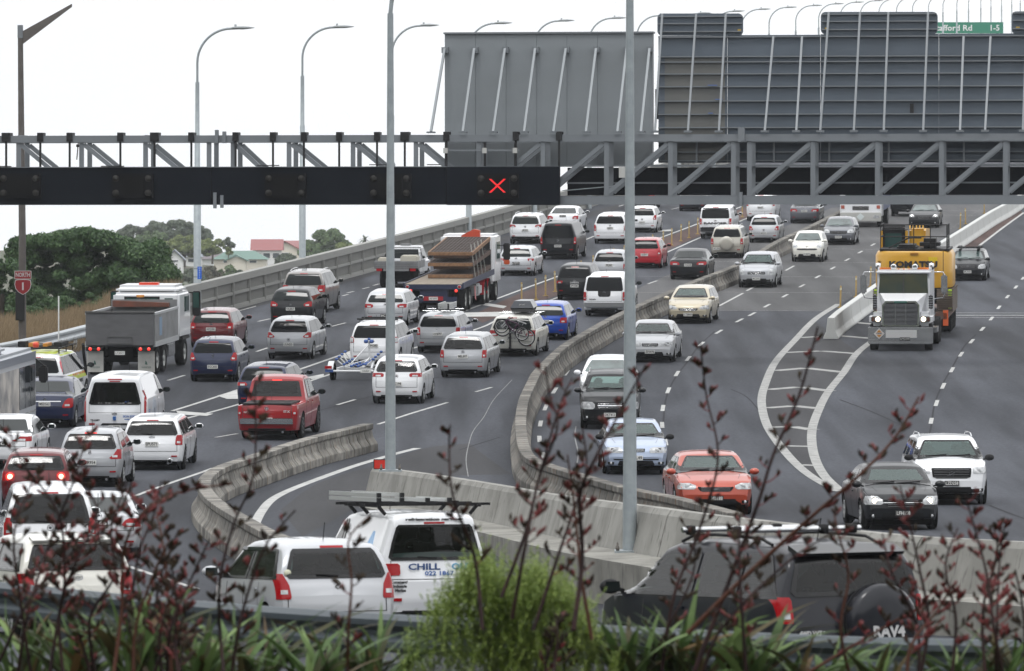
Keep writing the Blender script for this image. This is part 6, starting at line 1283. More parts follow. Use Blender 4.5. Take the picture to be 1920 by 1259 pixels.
# foreground SUV
def _rav(h, r):
    spare(h, r, 'dark_grey', .50, .40, -.18, True, 'RAV4', False)
    for x in (1.35, 2.35):
        MB().tube([(x,-.80,h.H+.10),(x,.80,h.H+.10)], .030, 10).build('roof_bar', CHROME, r)
        for y in (-.70,-.35,.70): MB().lathe([(0,0),(.05,.01),(.06,.05),(.06,.10),(0,.11)], T(x,y,h.H+.04), axis='z', n=8).build('bar_foot', PLB, r)
    text_on(h, r, 'rear', .56, .44, '4WD VVT-i', .06, SL)
    MB().prism([(.13,-.62,h.H*.925),(.40,-.64,h.H*.975),(.40,-.64,h.H*.93),(.17,-.62,h.H*.905)], (0,1.26,0)).build('spoiler', PT['black'], r)
car('suv','dark grey SUV in the right foreground with a covered spare wheel and silver roof bars','suv',(1548,1316),-27,4.42,1.815,1.69,'dark_grey',see=True,cat='SUV',wr=.36,rails='black',tint=GLASS,wiper=False,rows_lamp=[(.50,.82,.975),(.52,.81,.985),(.64,.82,.98),(.66,.84,.96)],bdg='ovals',badge_z=.49,mirror_m=PLB,extra=_rav,gl=GLASS,rwz=(.66,.90))
# people-carrying bodies with special dress
def _amb(h, r):
    Y_ = mat('fluorescent_yellow', (.50,.60,.03), .4, coat=.5); Rr = mat('livery_red', (.50,.02,.04), .4, coat=.5)
    for v in ('right', 'left'):
        h.patch(v, [(.945*h.H, .7, 3.1), (.985*h.H, .8, 3.0)], 'yellow_band', Y_, r, off=.004, nc=12, nr=2)
        h.patch(v, [(.50*h.H, .5, 3.9), (.60*h.H, .5, 3.8)], 'yellow_band', Y_, r, off=.004, nc=12, nr=2)
        for k in range(7): h.patch(v, [(.56*h.H, 1.6+k*.32, 1.75+k*.32), (.60*h.H, 1.7+k*.32, 1.85+k*.32)], 'red_stripe', Rr, r, off=.008, nc=2, nr=1, sk=.004)
        h.patch(v, [(.30*h.H, .02, .36), (.60*h.H, .04, .40), (.93*h.H, .30, .52)], 'red_panel', Rr, r, off=.004, nc=4, nr=4)
    q = h.hit('right', 2.4, .45*h.H); put_text('lettering', 'EMERGENCY SERVICES', .16, BLET, r, T(2.4, q[0].y-.012, .45*h.H) @ FACE_CAM, .002, bold=.004)
    h.patch('top', [(-.75, .5, 3.0), (.75, .5, 3.0)], 'yellow_roof', Y_, r, off=.004, nc=8, nr=6)
    spare(h, r, None, .50, .40, .05, False)
    rk = MB()
    for y in (-.7, 0, .7): rk.tube([(.4,y,h.H+.16),(3.1,y,h.H+.16)], .02, 6)
    for x in (.4, 1.0, 1.6, 2.3, 3.1): rk.tube([(x,-.8,h.H+.16),(x,.8,h.H+.16)], .018, 6)
    for x in (.6, 1.8, 2.9):
        for y in (-.7, .7): rk.tube([(x,y,h.H-.02),(x,y,h.H+.16)], .02, 6)
    rk.build('roof_rack', PLB, r)
    MB().lathe([(0,0),(.10,0),(.10,.12),(.07,.16),(0,.17)], T(.8,.1,h.H+.17), axis='z', n=12).build('beacon', mat('red_beacon', (.6,.05,.02), .3), r)
    MB().cbox((1.5,.3,h.H+.24),(1.0,.16,.12)).cbox((1.7,-.1,h.H+.22),(.8,.14,.10)).build('roof_gear', mat('orange_case', (.45,.18,.02), .5), r)
    MB().cbox((2.0,-.5,h.H+.24),(1.2,.25,.12)).cbox((1.3,.62,h.H+.26),(.5,.25,.16)).build('roof_case', PLB, r)
    MB().tube([(3.9,-.93,.95),(3.6,-.99,1.2),(3.35,-.97,1.72),(3.35,-.97,1.92),(3.25,-.97,1.98)], .05, 8).build('snorkel', PLB, r)
car('ambulance_suv','emergency SUV in yellow, red and white livery with a loaded roof rack','suv',(74,768),7.0,4.85,1.93,1.84,'white',cat='emergency vehicle',wr=.39,lamp='tall',tint=GLASS_T,mirror_m=PLB,bdg=None,extra=_amb,wiper=False,belt=.62,aerial=False,rows_lamp=[(.42,.84,.97),(.45,.83,.98),(.56,.84,.97)])
def _tr(h, r):
    q = h.hit('rear', 0, .36*h.H); MB().cbox((q[0].x-.02, .0, .36*h.H), (.05,.09,.11)).build('logo_patch', mat('logo_blue', (.03,.11,.32), .5), r)
    text_on(h, r, 'rear', -.48, .385, 'VISION SYSTEMS', .085, BLU, width=.62); text_on(h, r, 'rear', -.50, .345, 'security and alarms', .04, BLU, width=.55); text_on(h, r, 'rear', .58, .33, 'TRANSIT', .06, BLET, width=.30)
    h.patch('rear', [(.585*h.H,-.5,.5),(.592*h.H,-.5,.5)], 'window_print', mat('white_print', (.5,.5,.5), .5), r, off=.012, nc=8, nr=1)
    h.patch('rear', [(.60*h.H,-.42,-.30),(.62*h.H,-.42,-.30)], 'blue_sticker', mat('blue_sticker', (.03,.15,.6), .5), r, off=.012, nc=2, nr=1)
    h.patch('rear', [(.255*h.H,-.42,.42),(.285*h.H,-.36,.36)], 'plate_recess', PLB, r, off=.008, nc=8, nr=2)
    for k in range(6): h.patch('right', [(.34*h.H+k*.05, .5, .72+.05*(k%3)), (.34*h.H+k*.05+.018, .5, .72+.05*(k%3))], 'side_print', BLU, r, off=.006, nc=2, nr=1, sk=.004)
    h.patch('right', [(.25*h.H,1.5,2.0),(.45*h.H,1.3,2.3),(.62*h.H,1.7,2.2)], 'grey_graphic', mat('grey_graphic', (.30,.33,.38), .5), r, off=.005, nc=6, nr=4)
    h.patch('rear', [(.935*h.H,-.22,.22),(.95*h.H,-.20,.20)], 'high_brake_light', LRED, r, off=.012, nc=5, nr=1)
car('van','white panel van with blue logo and dark rear window, plate KHJ925','van',(222,826),4.0,4.97,1.93,1.97,'white',see=True,cat='van',plate_txt='KHJ925',plate_z=.225,tint=GLASS_T,mirror_m=PLB,rows_lamp=[(.30,.92,.985),(.32,.90,.99),(.66,.90,.975),(.78,.93,.96)],inner=False,bdg='oval',badge_z=.43,rwz=(.56,.90),extra=_tr,wr=.335,rw=.13,wiper=False)
def _lad(h, r):
    for x in (.55, 1.75, 2.6):
        for s in (-1, 1): MB().beam((x, s*.66, h.H-.03), (x, s*.78, h.H+.11), .05, .05).build('rack_foot', PLB, r)
        MB().beam((x,-.98,h.H+.12),(x,.98,h.H+.12),.05,.04).build('rack_bar', PLB, r)
    MB().beam((.4,.78,h.H+.10),(2.8,.78,h.H+.10),.05,.04).beam((.4,-.78,h.H+.10),(2.8,-.78,h.H+.10),.05,.04).build('rack_rail', PLB, r)
    text_on(h, r, 'rear', .18, .545, 'CHILL', .13, mat('dark_blue_print', (.02,.06,.18), .6), width=.50, bold=.004); text_on(h, r, 'rear', -.42, .545, 'OUT', .13, mat('sky_blue_print', (.10,.32,.5), .6), width=.34, bold=.004)
    text_on(h, r, 'rear', -.05, .49, '022 1867', .09, BLU, width=.45, bold=.002)
    for k, t_ in enumerate(('Commercial', 'Industrial', 'Marine')): text_on(h, r, 'rear', .55, .42-.035*k, t_, .06, BLET)
    text_on(h, r, 'rear', 0, .945, 'refrigeration services', .05, BLET, width=.9)
    h.patch('left', [(.50*h.H,.75,1.0),(.58*h.H,.72,1.25),(.70*h.H,.95,1.4),(.84*h.H,1.05,1.15)], 'blue_graphic', mat('blue_graphic', (.08,.30,.62), .4, noise=(3,.9,(.45,.62,.8))), r, off=.006, nc=6, nr=4)
car('van','white work van with roof racks and blue lettering behind the green bush','van',(797,1182),-14,4.5,1.70,1.80,'white',see=True,cat='van',rows_lamp=[(.475,.66,.97),(.49,.64,.985),(.56,.64,.985),(.575,.68,.97)],inner=False,tint=GLASS,bdg=None,rwz=(.60,.90),extra=_lad,wr=.30,splits=(.70,),wiper=True,lower=.18)
# ---------------- trucks and other special vehicles ----------------
def vplace(name, label, cat, px, py, yaw, L_, end='rear', group=None, x_ref=0.0):
    p = gd(px, py); sg = 1 if end == 'rear' else -1; d = Vector((math.sin(math.radians(yaw)), math.cos(math.radians(yaw)), 0)) * sg
    q = p - d*x_ref if end == 'rear' else p - d*(L_ - x_ref); e2 = q + d*L_; z0, z1 = deck(q.y), deck(e2.y); c = q.copy(); c.z = z0
    fw = Vector((d.x*L_, d.y*L_, z1-z0)); M = frame(c, fw); ctr = M @ Vector((L_/2, 0, 0)); M2 = M.copy(); M2.translation = ctr
    r = empty(name, label, cat, M2, group); r['_L'] = L_; return r
def fin(r):
    L_ = r['_L']; del r['_L']
    for o in r.children: o.location = o.location + Vector((-L_/2, 0, 0))
    return r
def hexa(P): return MB().add(P, [(0,3,2,1),(4,5,6,7),(0,1,5,4),(1,2,6,5),(2,3,7,6),(3,0,4,7)])
TW = PT['white']; STEEL = mat('worn_steel', (.22,.225,.23), .55, metal=.3, noise=(2,.7,(.12,.12,.12))); DUMP = mat('tipper_body', (.10,.10,.105), .6, noise=(1.5,.6,(.06,.06,.062),(1,1,3)))
RUST = mat('rusty_load', (.16,.05,.03), .8, noise=(3,.8,(.08,.04,.03))); TGLASS = mat('truck_glass', (.02,.06,.05), .05, spec=.5); BRIGHT = mat('polished_metal', (.50,.51,.52), .22, metal=.75, noise=(1.2,.6,(.30,.31,.32),(1,.4,3)))
def twheel(r, x, y, sgn, R=.5, wid=.28, hub=None, name='wheel'):
    M = T(x, y, R) @ Matrix.Diagonal((1, sgn, 1, 1)); t = MB().lathe([(R*.58,-.05),(R*.62,-.0),(R*.94,0),(R,-.03),(R,-wid+.03),(R*.9,-wid),(R*.5,-wid)], M, n=26).build(name, TYRE, r)
    MB().lathe([(R*.6,-.02),(R*.5,-.04),(R*.42,-.12),(R*.2,-.12),(R*.2,-.02),(0,-.01)], M, n=20).build('rim', hub or mat('truck_rim', (.33,.34,.33), .5, metal=.3), t)
# tipper
r = vplace('tipper_truck','white cab tipper truck with a dark grey tailgate in the leftmost lane, plate LT2021','truck',225,704,A-.3,7.6)
rbox((.0,-1.22,1.04),(.09,1.22,2.20),.02,1).build('tailgate', DUMP, r); MB().box((-.03,-1.24,2.20),(.11,1.24,2.26)).box((-.04,-.45,1.1),(-.005,.45,1.14)).box((-.02,-.45,1.1),(-.005,-.42,1.35)).box((-.02,.42,1.1),(-.005,.45,1.35)).box((-.02,-.45,1.34),(-.005,.45,1.37)).build('gate_frame', mat('gate_frame', (.07,.07,.07), .6), r)
for s_ in (-1, 1):
    MB().box((.10,s_*1.18,1.05),(4.7,s_*1.24,2.12)).build('side_panel', STEEL, r); MB().box((.10,s_*1.16,1.0),(4.7,s_*1.27,1.18)).build('side_rail', mat('pale_rail', (.36,.37,.38), .5), r)
    MB().box((.10,s_*1.15,2.12),(4.7,s_*1.26,2.20)).build('top_rail', mat('pale_rail', (.36,.37,.38)), r)
MB().box((1.0,-1.244,1.35),(1.5,-1.241,2.0)).build('blue_patch', mat('faded_blue', (.16,.24,.34), .6), r)
MB().box((.1,-1.17,1.0),(4.7,1.17,1.25)).build('floor', DUMP, r); MB().box((4.7,-1.2,1.0),(4.78,1.2,2.45)).build('headboard', STEEL, r)
MB().prism([(4.4,-.95,2.2),(4.4,1.1,2.2),(4.4,1.1,2.42),(4.4,-.95,2.34)], (.25,0,0)).build('load_cover', RUST, r)
rbox((5.1,-1.22,1.0),(7.4,1.22,2.68),.10,3).build('cab', TW, r); rbox((5.2,-1.15,2.60),(7.0,1.15,2.94),.14,3).build('cab_roof', TW, r)
for y0, y1 in ((-.98,-.68),(-.42,.72)): MB().box((5.08,y0,1.95),(5.097,y1,2.48)).build('rear_window', TGLASS, r)
MB().box((5.09,-.50,1.90),(5.092,.80,2.54)).build('window_seal', BLK, r)
MB().box((6.1,-1.235,1.95),(7.0,-1.222,2.5)).build('side_window', TGLASS, r); MB().box((6.1,1.222,1.95),(7.0,1.235,2.5)).build('side_window', TGLASS, r)
MB().lathe([(0,0),(.14,0),(.14,.42),(0,.42)], T(4.95,.18,2.1), axis='z', n=12).build('air_intake', BLK, r); MB().lathe([(.145,.42),(.145,.5),(0,.5)], T(4.95,.18,2.1), axis='z', n=12).build('intake_cap', mat('orange_case', (.45,.18,.02)), r)
MB().box((5.6,-.35,2.94),(5.9,.35,3.02)).build('beacon', mat('red_beacon', (.6,.05,.02)), r)
for s_ in (-1, 1):
    rbox((6.9,min(s_*1.36,s_*1.66),1.75),(7.05,max(s_*1.36,s_*1.66),2.65),.04,2).build('wing_mirror', BLK, r); MB().box((6.885,min(s_*1.40,s_*1.62),2.05),(6.897,max(s_*1.40,s_*1.62),2.6)).build('mirror_glass', TGLASS, r); MB().beam((6.98,s_*1.22,2.6),(6.98,s_*1.40,2.6),.04,.04).build('mirror_arm', BLK, r)
    lo, hi = sorted((s_*.62, s_*1.2)); MB().box((-.06,lo,.86),(.0,hi,1.0)).build('lamp_bar', BLK, r)
    for y in (.75, 1.05):
        MB().lathe([(0,-.03),(.055,-.02),(.06,0)], T(-.06,s_*y,.93), axis='x', n=12).build('tail_light', LREDON, r)
    lo, hi = sorted((s_*.62, s_*1.22)); f = MB().box((.15,lo,.10),(.17,hi,.84)).build('mudflap', mat('white_mudflap', (.42,.42,.40), .7, noise=(3,.6,(.28,.27,.25))), r)
    put_text('lettering', 'WINGER', .09, mat('green_print', (.03,.09,.07), .6), f, T(.146, s_*.92, .27) @ FACE_BACK, .001); MB().prism([(.148,s_*.92-.04,.36),(.148,s_*.92+.05,.38),(.148,s_*.92+.03,.52),(.148,s_*.92-.02,.46)], (-.002,0,0)).build('leaf_mark', mat('green_print', (.03,.09,.07)), f)
    for x in (.75, 2.05): twheel(r, x, s_*1.22, s_, .50, .5)
    twheel(r, 6.3, s_*1.2, s_, .50, .32); 
    MB().box((5.6,min(s_*1.0,s_*1.24),.95),(7.0,max(s_*1.0,s_*1.24),1.06)).build('mudguard', BLK, r)
rbox((3.2,-1.15,.45),(4.6,-.85,.95),.05).build('fuel_tank', BRIGHT, r)
MB().box((.2,-.45,.55),(7.2,.45,1.0)).box((.3,-1.1,.45),(2.5,1.1,.62)).build('chassis', UNDER, r)
p_ = MB().box((-.02,-.18,.72),(.0,.18,.85)).build('number_plate', PLATEW, r); put_text('plate_lettering', 'LT2021', .10, PLATEB, p_, T(-.022,0,.785) @ FACE_BACK, .001)
fin(r)
# flatbed
WOODD = mat('truck_deck_timber', (.20,.165,.125), .8, noise=(1.2,.7,(.12,.095,.07),(.4,9,1)))
r = vplace('flatbed_truck','white cab flatbed truck with blue chassis, red mudguards and timber deck','truck',813,586,A,13.0)
hexa([(0,-1.25,1.10),(10,-1.25,1.30),(10,1.25,1.30),(0,1.25,1.10),(0,-1.25,1.20),(10,-1.25,1.40),(10,1.25,1.40),(0,1.25,1.20)]).build('deck', WOODD, r)
NV = mat('navy_steel', (.012,.018,.05), .5)
for s_ in (-1, 1): MB().beam((0,s_*1.27,1.13),(10,s_*1.27,1.33),.05,.24).build('side_rail', NV, r)
MB().box((-.03,-1.27,.98),(.0,1.27,1.19)).box((.05,-.6,.4),(.3,.6,.98)).box((.0,-1.0,.45),(.06,1.0,.66)).build('rear_frame', NV, r)
for s_ in (-1, 1):
    for y, z, mm in ((1.12,1.09,LRED),(.98,.92,LREDON)): MB().lathe([(0,-.05),(.06,-.045),(.065,-.03)], T(0,s_*y,z), axis='x', n=12).build('tail_light', mm, r)
    MB().lathe([(.065,-.04),(.085,-.04),(.085,-.03)], T(0,s_*1.12,1.09), axis='x', n=12).build('lamp_ring', mat('pale_rail', (.36,.37,.38)), r)
    for x in (1.3, 2.6, 7.3, 8.5): twheel(r, x, s_*1.22, s_, .49, .5)
    twheel(r, 11.3, s_*1.2, s_, .49, .3)
    for x in (7.3, 8.5): 
        pts = [(x+.62*math.cos(a), s_*.98, .49+.62*math.sin(a)) for a in [math.pi*k/8 for k in range(9)]]
        for a_, b_ in zip(pts[:-1], pts[1:]): pass
        mb = MB(); vs = []
        for (a1, b1, c1) in pts: vs += [(a1, s_*.72, c1), (a1, s_*1.26, c1)]
        mb.add(vs, [(2*k, 2*k+1, 2*k+3, 2*k+2) for k in range(8)]); mb.add([(q[0], q[1], q[2]-.03) for q in vs], [(2*k, 2*k+1, 2*k+3, 2*k+2) for k in range(8)]); mb.build('mudguard', PT['bright_red'], r)
    rbox((5.3,min(s_*.7,s_*1.2),.45),(6.6,max(s_*.7,s_*1.2),.98),.1,3).build('tank', mat('pale_rail', (.36,.37,.38)), r)
MB().box((.2,-.45,.5),(12.5,.45,1.1)).box((1.0,-1.0,.25),(3.0,1.0,.5)).build('chassis', UNDER, r)
rbox((10.7,-1.22,.75),(12.7,1.22,2.95),.12,3).build('cab', TW, r); MB().box((10.68,-1.0,1.4),(10.697,1.0,2.75)).build('cab_back', BLK, r)
MB().box((11.3,-1.24,1.85),(12.3,-1.222,2.6)).build('side_window', TGLASS, r)
rbox((12.3,-1.68,1.75),(12.42,-1.38,2.5),.04).build('wing_mirror', BLK, r); MB().beam((12.4,-1.2,2.4),(12.4,-1.45,2.4),.04,.04).build('mirror_arm', BLK, r); rbox((12.3,-1.66,1.55),(12.42,-1.40,1.76),.03).build('indicator', mat('orange_red', (.5,.08,.02), .4), r)
MB().box((10.2,-1.1,1.4),(10.3,1.1,2.3)).tube([(10.25,-.9,2.2),(10.25,-.2,2.75),(10.25,.3,2.3)], .07, 6).build('crane_base', BLK, r)
MB().prism([(10.1,.75,2.3),(10.1,.15,2.95),(10.1,-.35,3.2),(10.1,-.62,3.15),(10.1,-.62,2.3)], (.3,0,0)).build('crane_arm', mat('orange_red_paint', (.48,.055,.02), .5), r)
for k in range(3): MB().lathe([(0,-.01),(.06,-.01),(.06,.0)], T(10.09,.2-.3*k,2.55+.1*k), axis='x', n=8).build('crane_pin', BLK, r)
p_ = MB().box((-.08,-.19,.52),(-.05,.19,.66)).build('number_plate', PLATEW, r); put_text('plate_lettering', 'AP589J', .11, PLATEB, p_, T(-.082,0,.59) @ FACE_BACK, .001)
MB().box((-.06,-.42,.50),(-.045,.42,.68)).build('plate_panel', mat('red_enamel', (.3,.012,.018)), r)
MB().prism([(3.3,-1.30,1.0),(3.5,-1.30,.95),(3.75,-1.31,.35),(3.4,-1.31,.45)], (0,-.02,0)).build('warning_flag', mat('pink_flag', (.5,.2,.2), .8), r)
Mfl = r.matrix_world @ T(-6.5, 0, 0); fin(r)
FRT = mat('frame_timber', (.24,.13,.065), .75, noise=(2,.8,(.12,.065,.035),(.5,4,4))); FRD = mat('dark_timber', (.085,.05,.035), .85, noise=(2,.6,(.05,.035,.03))); MESH = mat('steel_mesh', (.10,.085,.08), .7)
names = ('topmost', 'middle', 'lowest')
for k, z0 in enumerate((2.42, 1.95, 1.45)):
    q = empty('timber_formwork', names[k] + ' slanting timber panel frame roped on the flatbed truck', 'formwork', Mfl @ T(3.9, -.15, z0) @ Matrix.Rotation(math.radians(-4.5 + 1.3*k), 4, 'Y'), 'timber panel frames on the flatbed')
    MB().box((0,-1.0,-.14),(.08,.95,0)).build('end_board', FRT, q); MB().box((5.8,-1.0,-.14),(5.88,.95,0)).build('end_board', FRD, q)
    for y in (-.98,.93): MB().box((.08,y-.03,-.16),(5.8,y+.03,.0)).build('side_board', FRT if k == 0 else FRD, q)
    j = MB(); [j.box((.3+.5*i,-.95,-.10),(.36+.5*i,.9,-.02)) for i in range(11)]; j.build('joist', FRD, q)
    g = MB(); [g.box((.1,-.9+.15*i,-.018),(5.8,-.87+.15*i,-.008)) for i in range(13)]; [g.box((.15+.2*i,-.92,-.008),(.18+.2*i,.9,.002)) for i in range(28)]; g.build('mesh_grid', MESH, q)
    MB().box((.3,-.8,-.3),(5.6,.75,-.17)).build('packing', FRD, q)
q = empty('timber_packing', 'dark timber blocks under the slanting frames on the flatbed', 'timber blocks', Mfl @ T(4.2, -.1, 1.24)); [MB().box((1.4*i,-.9,-.02),(1.4*i+.15,.9,.14+.09*i)).build('block', FRD, q) for i in range(4)]
q = empty('strap_set', 'pale ratchet straps holding the timber frames on the flatbed', 'straps', Mfl @ T(6, -1.1, 1.9))
for i in range(4): MB().beam((-1.6+1.1*i,-.13,-.75),(-1.9+1.1*i,.05,.85+.03*i),.05,.012).build('strap', mat('white_strap', (.45,.45,.43), .7), q)
# tray pickup
r = vplace('tray_pickup','white tray back pickup with drop sides, left of the flatbed truck','pickup',743,541,A,5.2)
MB().box((.0,-1.02,.92),(2.3,1.02,.98)).build('tray_floor', STEEL, r); MB().box((-.03,-1.03,.95),(.02,1.03,1.26)).build('tailboard', STEEL, r)
for z in (1.02, 1.10, 1.18): MB().box((-.04,-1.02,z-.006),(-.031,1.02,z+.006)).build('tailboard_rib', DUMP, r)
for s_ in (-1, 1):
    MB().box((.02,s_*1.0-.02,.95),(2.3,s_*1.0+.02,1.26)).build('dropside', STEEL, r); MB().box((-.05,min(s_*.66,s_*.92),.80),(0,max(s_*.66,s_*.92),.92)).build('tail_light', LRED, r)
    for x in (1.2, 4.3): wheel(r, x, s_*.90, .40, s_, RIMD, .3)
MB().box((-.02,-.6,.80),(0,.6,.92)).build('lamp_bar', STEEL, r); MB().box((.1,-.7,.30),(5.0,.7,.9)).build('chassis', UNDER, r)
rbox((2.4,-.88,.55),(5.15,.88,1.25),.12,3).build('body', TW, r); hexa([(2.45,-.86,1.2),(4.3,-.86,1.2),(4.3,.86,1.2),(2.45,.86,1.2),(2.6,-.70,1.86),(3.7,-.70,1.86),(3.7,.70,1.86),(2.6,.70,1.86)]).build('cab', TW, r)
hexa([(2.46,-.72,1.3),(2.47,-.72,1.3),(2.47,.72,1.3),(2.46,.72,1.3),(2.555,-.66,1.72),(2.57,-.66,1.72),(2.57,.66,1.72),(2.555,.66,1.72)]).build('rear_window', GLASS, r)
for s_ in (-1, 1): hexa([(2.7,s_*.868,1.28),(4.1,s_*.868,1.28),(4.1,s_*.85,1.28),(2.7,s_*.85,1.28),(2.75,s_*.75,1.74),(3.75,s_*.75,1.74),(3.75,s_*.72,1.74),(2.75,s_*.72,1.74)]).build('side_window', GLASS, r); rbox((4.0,min(s_*.95,s_*1.15),1.25),(4.1,max(s_*.95,s_*1.15),1.45),.04).build('wing_mirror', BLK, r)
[MB().tube([(2.38,-.82,1.2),(2.38,-.82,1.80),(2.38,.82,1.80),(2.38,.82,1.2)], .02, 6).tube([(2.38,-.82,1.55),(2.38,.82,1.55)], .015, 6).build('rack_frame', BLK, r)]
rbox((3.0,-.25,1.87),(3.3,.25,1.96),.03).build('roof_beacon', STEEL, r); rbox((.6,-.9,.98),(1.5,-.1,1.50),.06).build('cream_box', mat('cream_plastic', (.42,.40,.34), .6), r); rbox((.5,.4,.98),(1.2,.95,1.40),.06).build('cream_bin', mat('cream_plastic', (.42,.40,.34)), r)
fin(r)
# boat trailer
r = vplace('boat_trailer','empty galvanised boat trailer with blue rollers towed by the white SUV','trailer',663,716,A,4.6); BR_ = mat('blue_roller', (.03,.08,.26), .5); WHT = mat('trailer_white', (.55,.56,.57), .45)
MB().tube([(.2,-.85,.35),(.2,.85,.35)], .04, 8).build('rear_beam', WHT, r); MB().beam((.2,-.6,.42),(4.4,-.05,.5),.07,.10).beam((.2,.6,.42),(4.4,.05,.5),.07,.10).beam((1.1,-.9,.38),(1.1,.9,.38),.07,.07).beam((2.4,-.5,.42),(2.4,.5,.42),.06,.06).build('frame', WHT, r)
for s_ in (-1, 1):
    wheel(r, .75, s_*.92, .30, s_, RIM, .16); mb = MB(); vs = []
    for k in range(9): a = math.pi*k/8; vs += [(.75+.36*math.cos(a), s_*.78, .34+.33*math.sin(a)), (.75+.36*math.cos(a), s_*.98, .34+.33*math.sin(a))]
    mb.add(vs, [(2*k, 2*k+1, 2*k+3, 2*k+2) for k in range(8)]); mb.add([(x, y, z-.02) for x, y, z in vs], [(2*k, 2*k+1, 2*k+3, 2*k+2) for k in range(8)]); mb.build('mudguard', WHT, r)
    MB().box((.10,min(s_*.74,s_*1.02),.32),(.16,max(s_*.74,s_*1.02),.42)).build('mud_board', BR_, r); MB().box((.06,min(s_*.78,s_*1.02),.44),(.12,max(s_*.78,s_*1.02),.54)).build('tail_light', LRED, r)
def roller(x, y, z, L__=.10, R=.045): MB().lathe([(R*.7,-L__/2),(R,-L__/4),(R,L__/4),(R*.7,L__/2)], T(x, y, z), axis='y', n=10).build('roller', BR_, r)
for i, x in enumerate((.3, .9, 1.5, 2.2)):
    for s_ in (-1, 1):
        MB().tube([(x, s_*.12, .46), (x, s_*.35, .50), (x, s_*.62, .72 + .05*i)], .022, 6).build('cradle_arm', WHT, r); roller(x, s_*.64, .76+.05*i); roller(x, s_*.38, .58+.02*i); roller(x, s_*.12, .52)
MB().beam((3.6,0,.45),(3.6,0,1.2),.06,.06).beam((3.6,0,.6),(2.6,0,.5),.05,.05).beam((1.4,.35,.5),(3.5,.0,1.1),.03,.03).build('winch_post', WHT, r); roller(3.5,-.10,1.2,.14,.07); roller(3.5,.10,1.2,.14,.07); roller(3.55,0,1.28)
MB().box((.14,.62-1.2,.30),(.17,.62-1.2+.36,.42)).build('number_plate', PLATEW, r); put_text('plate_lettering', '52LE2', .09, PLATEB, r.children[-1], T(.138, -.40, .36) @ FACE_BACK, .001); fin(r)
# coach at the left edge
r = vplace('coach','silver coach cut off by the left edge, its side covered with a picture','bus',-110,872,4.2,9.5)
BUSM = mat('bus_silver', (.36,.38,.41), .35, metal=.3); rbox((0,-1.25,.35),(9.5,1.25,2.88),.14,3).build('body', BUSM, r)
WRAP = mat('side_picture', (.45,.42,.38), .4, noise=(1.3,1.0,(.05,.06,.08),(1,1,1))); MB().box((.4,-1.262,.55),(6.1,-1.252,2.42)).build('side_picture', WRAP, r)
for k in range(3): MB().box((6.2+1.05*k,-1.262,1.2),(7.15+1.05*k,-1.252,2.42)).build('side_window', mat('bus_glass', (.015,.02,.025), .06, spec=.5), r)
for k in range(4): MB().box((.6+.1,-1.268,.7),(.62,-1.262,.72)) 
MB().box((.3,-1.27,2.55),(9.3,-1.252,2.78)).build('roof_band', mat('bus_band', (.12,.14,.18), .3, metal=.3), r); MB().box((.3,-1.27,1.02),(9.3,-1.264,1.07)).build('trim_strip', CHROME, r)
rbox((1.2,-1.0,2.88),(5.2,1.0,3.14),.1,3).build('air_conditioner', mat('bus_silver', (.36,.38,.41)), r)
rbox((9.2,-1.62,1.85),(9.4,-1.36,2.35),.05).build('wing_mirror', BLK, r); MB().beam((9.3,-1.2,2.6),(9.3,-1.5,2.35),.04,.04).build('mirror_arm', BLK, r)
for x in (2.2, 7.4): twheel(r, x, -1.2, -1, .48, .3); twheel(r, x, 1.2, 1, .48, .3)
fin(r)
# white truck just below the gantry
r = vplace('white_truck','white cab over truck with a diamond placard on its bumper, below the gantry','truck',1632,417,A,8.0,'front',x_ref=8.0)
rbox((6.0,-1.22,.55),(8.0,1.22,2.95),.10,3).build('cab', TW, r); rbox((7.95,-1.22,.35),(8.15,1.22,.88),.04,2).build('bumper', mat('pale_bumper', (.40,.40,.38), .5), r)
MB().box((8.003,-.48,1.02),(8.02,.48,1.25)).build('grille', INTR, r); [MB().box((8.02,-.46,1.05+.055*k),(8.03,.46,1.07+.055*k)).build('grille_bar', CHROME, r) for k in range(4)]
for s_ in (-1, 1): MB().box((8.002,min(s_*.95,s_*1.15),1.1),(8.02,max(s_*.95,s_*1.15),1.3)).build('indicator', mat('marker_red', (.35,.08,.05), .3), r); MB().box((8.15,min(s_*.75,s_*1.1),.55),(8.17,max(s_*.75,s_*1.1),.72)).build('headlight', LCLR, r); twheel(r, 6.9, s_*1.2, s_, .5, .3); twheel(r, 2.0, s_*1.2, s_, .5, .5)
MB().prism([(8.155,0,.40),(8.155,.23,.63),(8.155,0,.86),(8.155,-.23,.63)], (.01,0,0)).build('placard', mat('pale_placard', (.55,.60,.60), .5), r)
MB().box((8.003,-.9,1.75),(8.02,.9,2.6)).build('windscreen', GLASS_G, r); put_text('lettering', 'Transflat', .24, BLU, r, T(8.012,0,1.45) @ FACE_FRONT, .002, bold=.004)
rbox((0,-1.2,.9),(5.8,1.2,2.4),.05).build('load_box', mat('dark_blue_load', (.02,.035,.10), .5), r); MB().box((.2,-.5,.4),(7.6,.5,.9)).build('chassis', UNDER, r); fin(r)
r = vplace('dark_van','dark vehicle mostly hidden beside the white truck under the gantry','van',1705,402,A,5.0,'front',x_ref=4.2); rbox((0,-.9,.3),(5,.9,1.2),.15,3).build('body', PT['black'], r); hexa([(.3,-.86,1.15),(4.2,-.86,1.15),(4.2,.86,1.15),(.3,.86,1.15),(.5,-.75,1.9),(3.5,-.75,1.9),(3.5,.75,1.9),(.5,.75,1.9)]).build('cab', PT['black'], r)
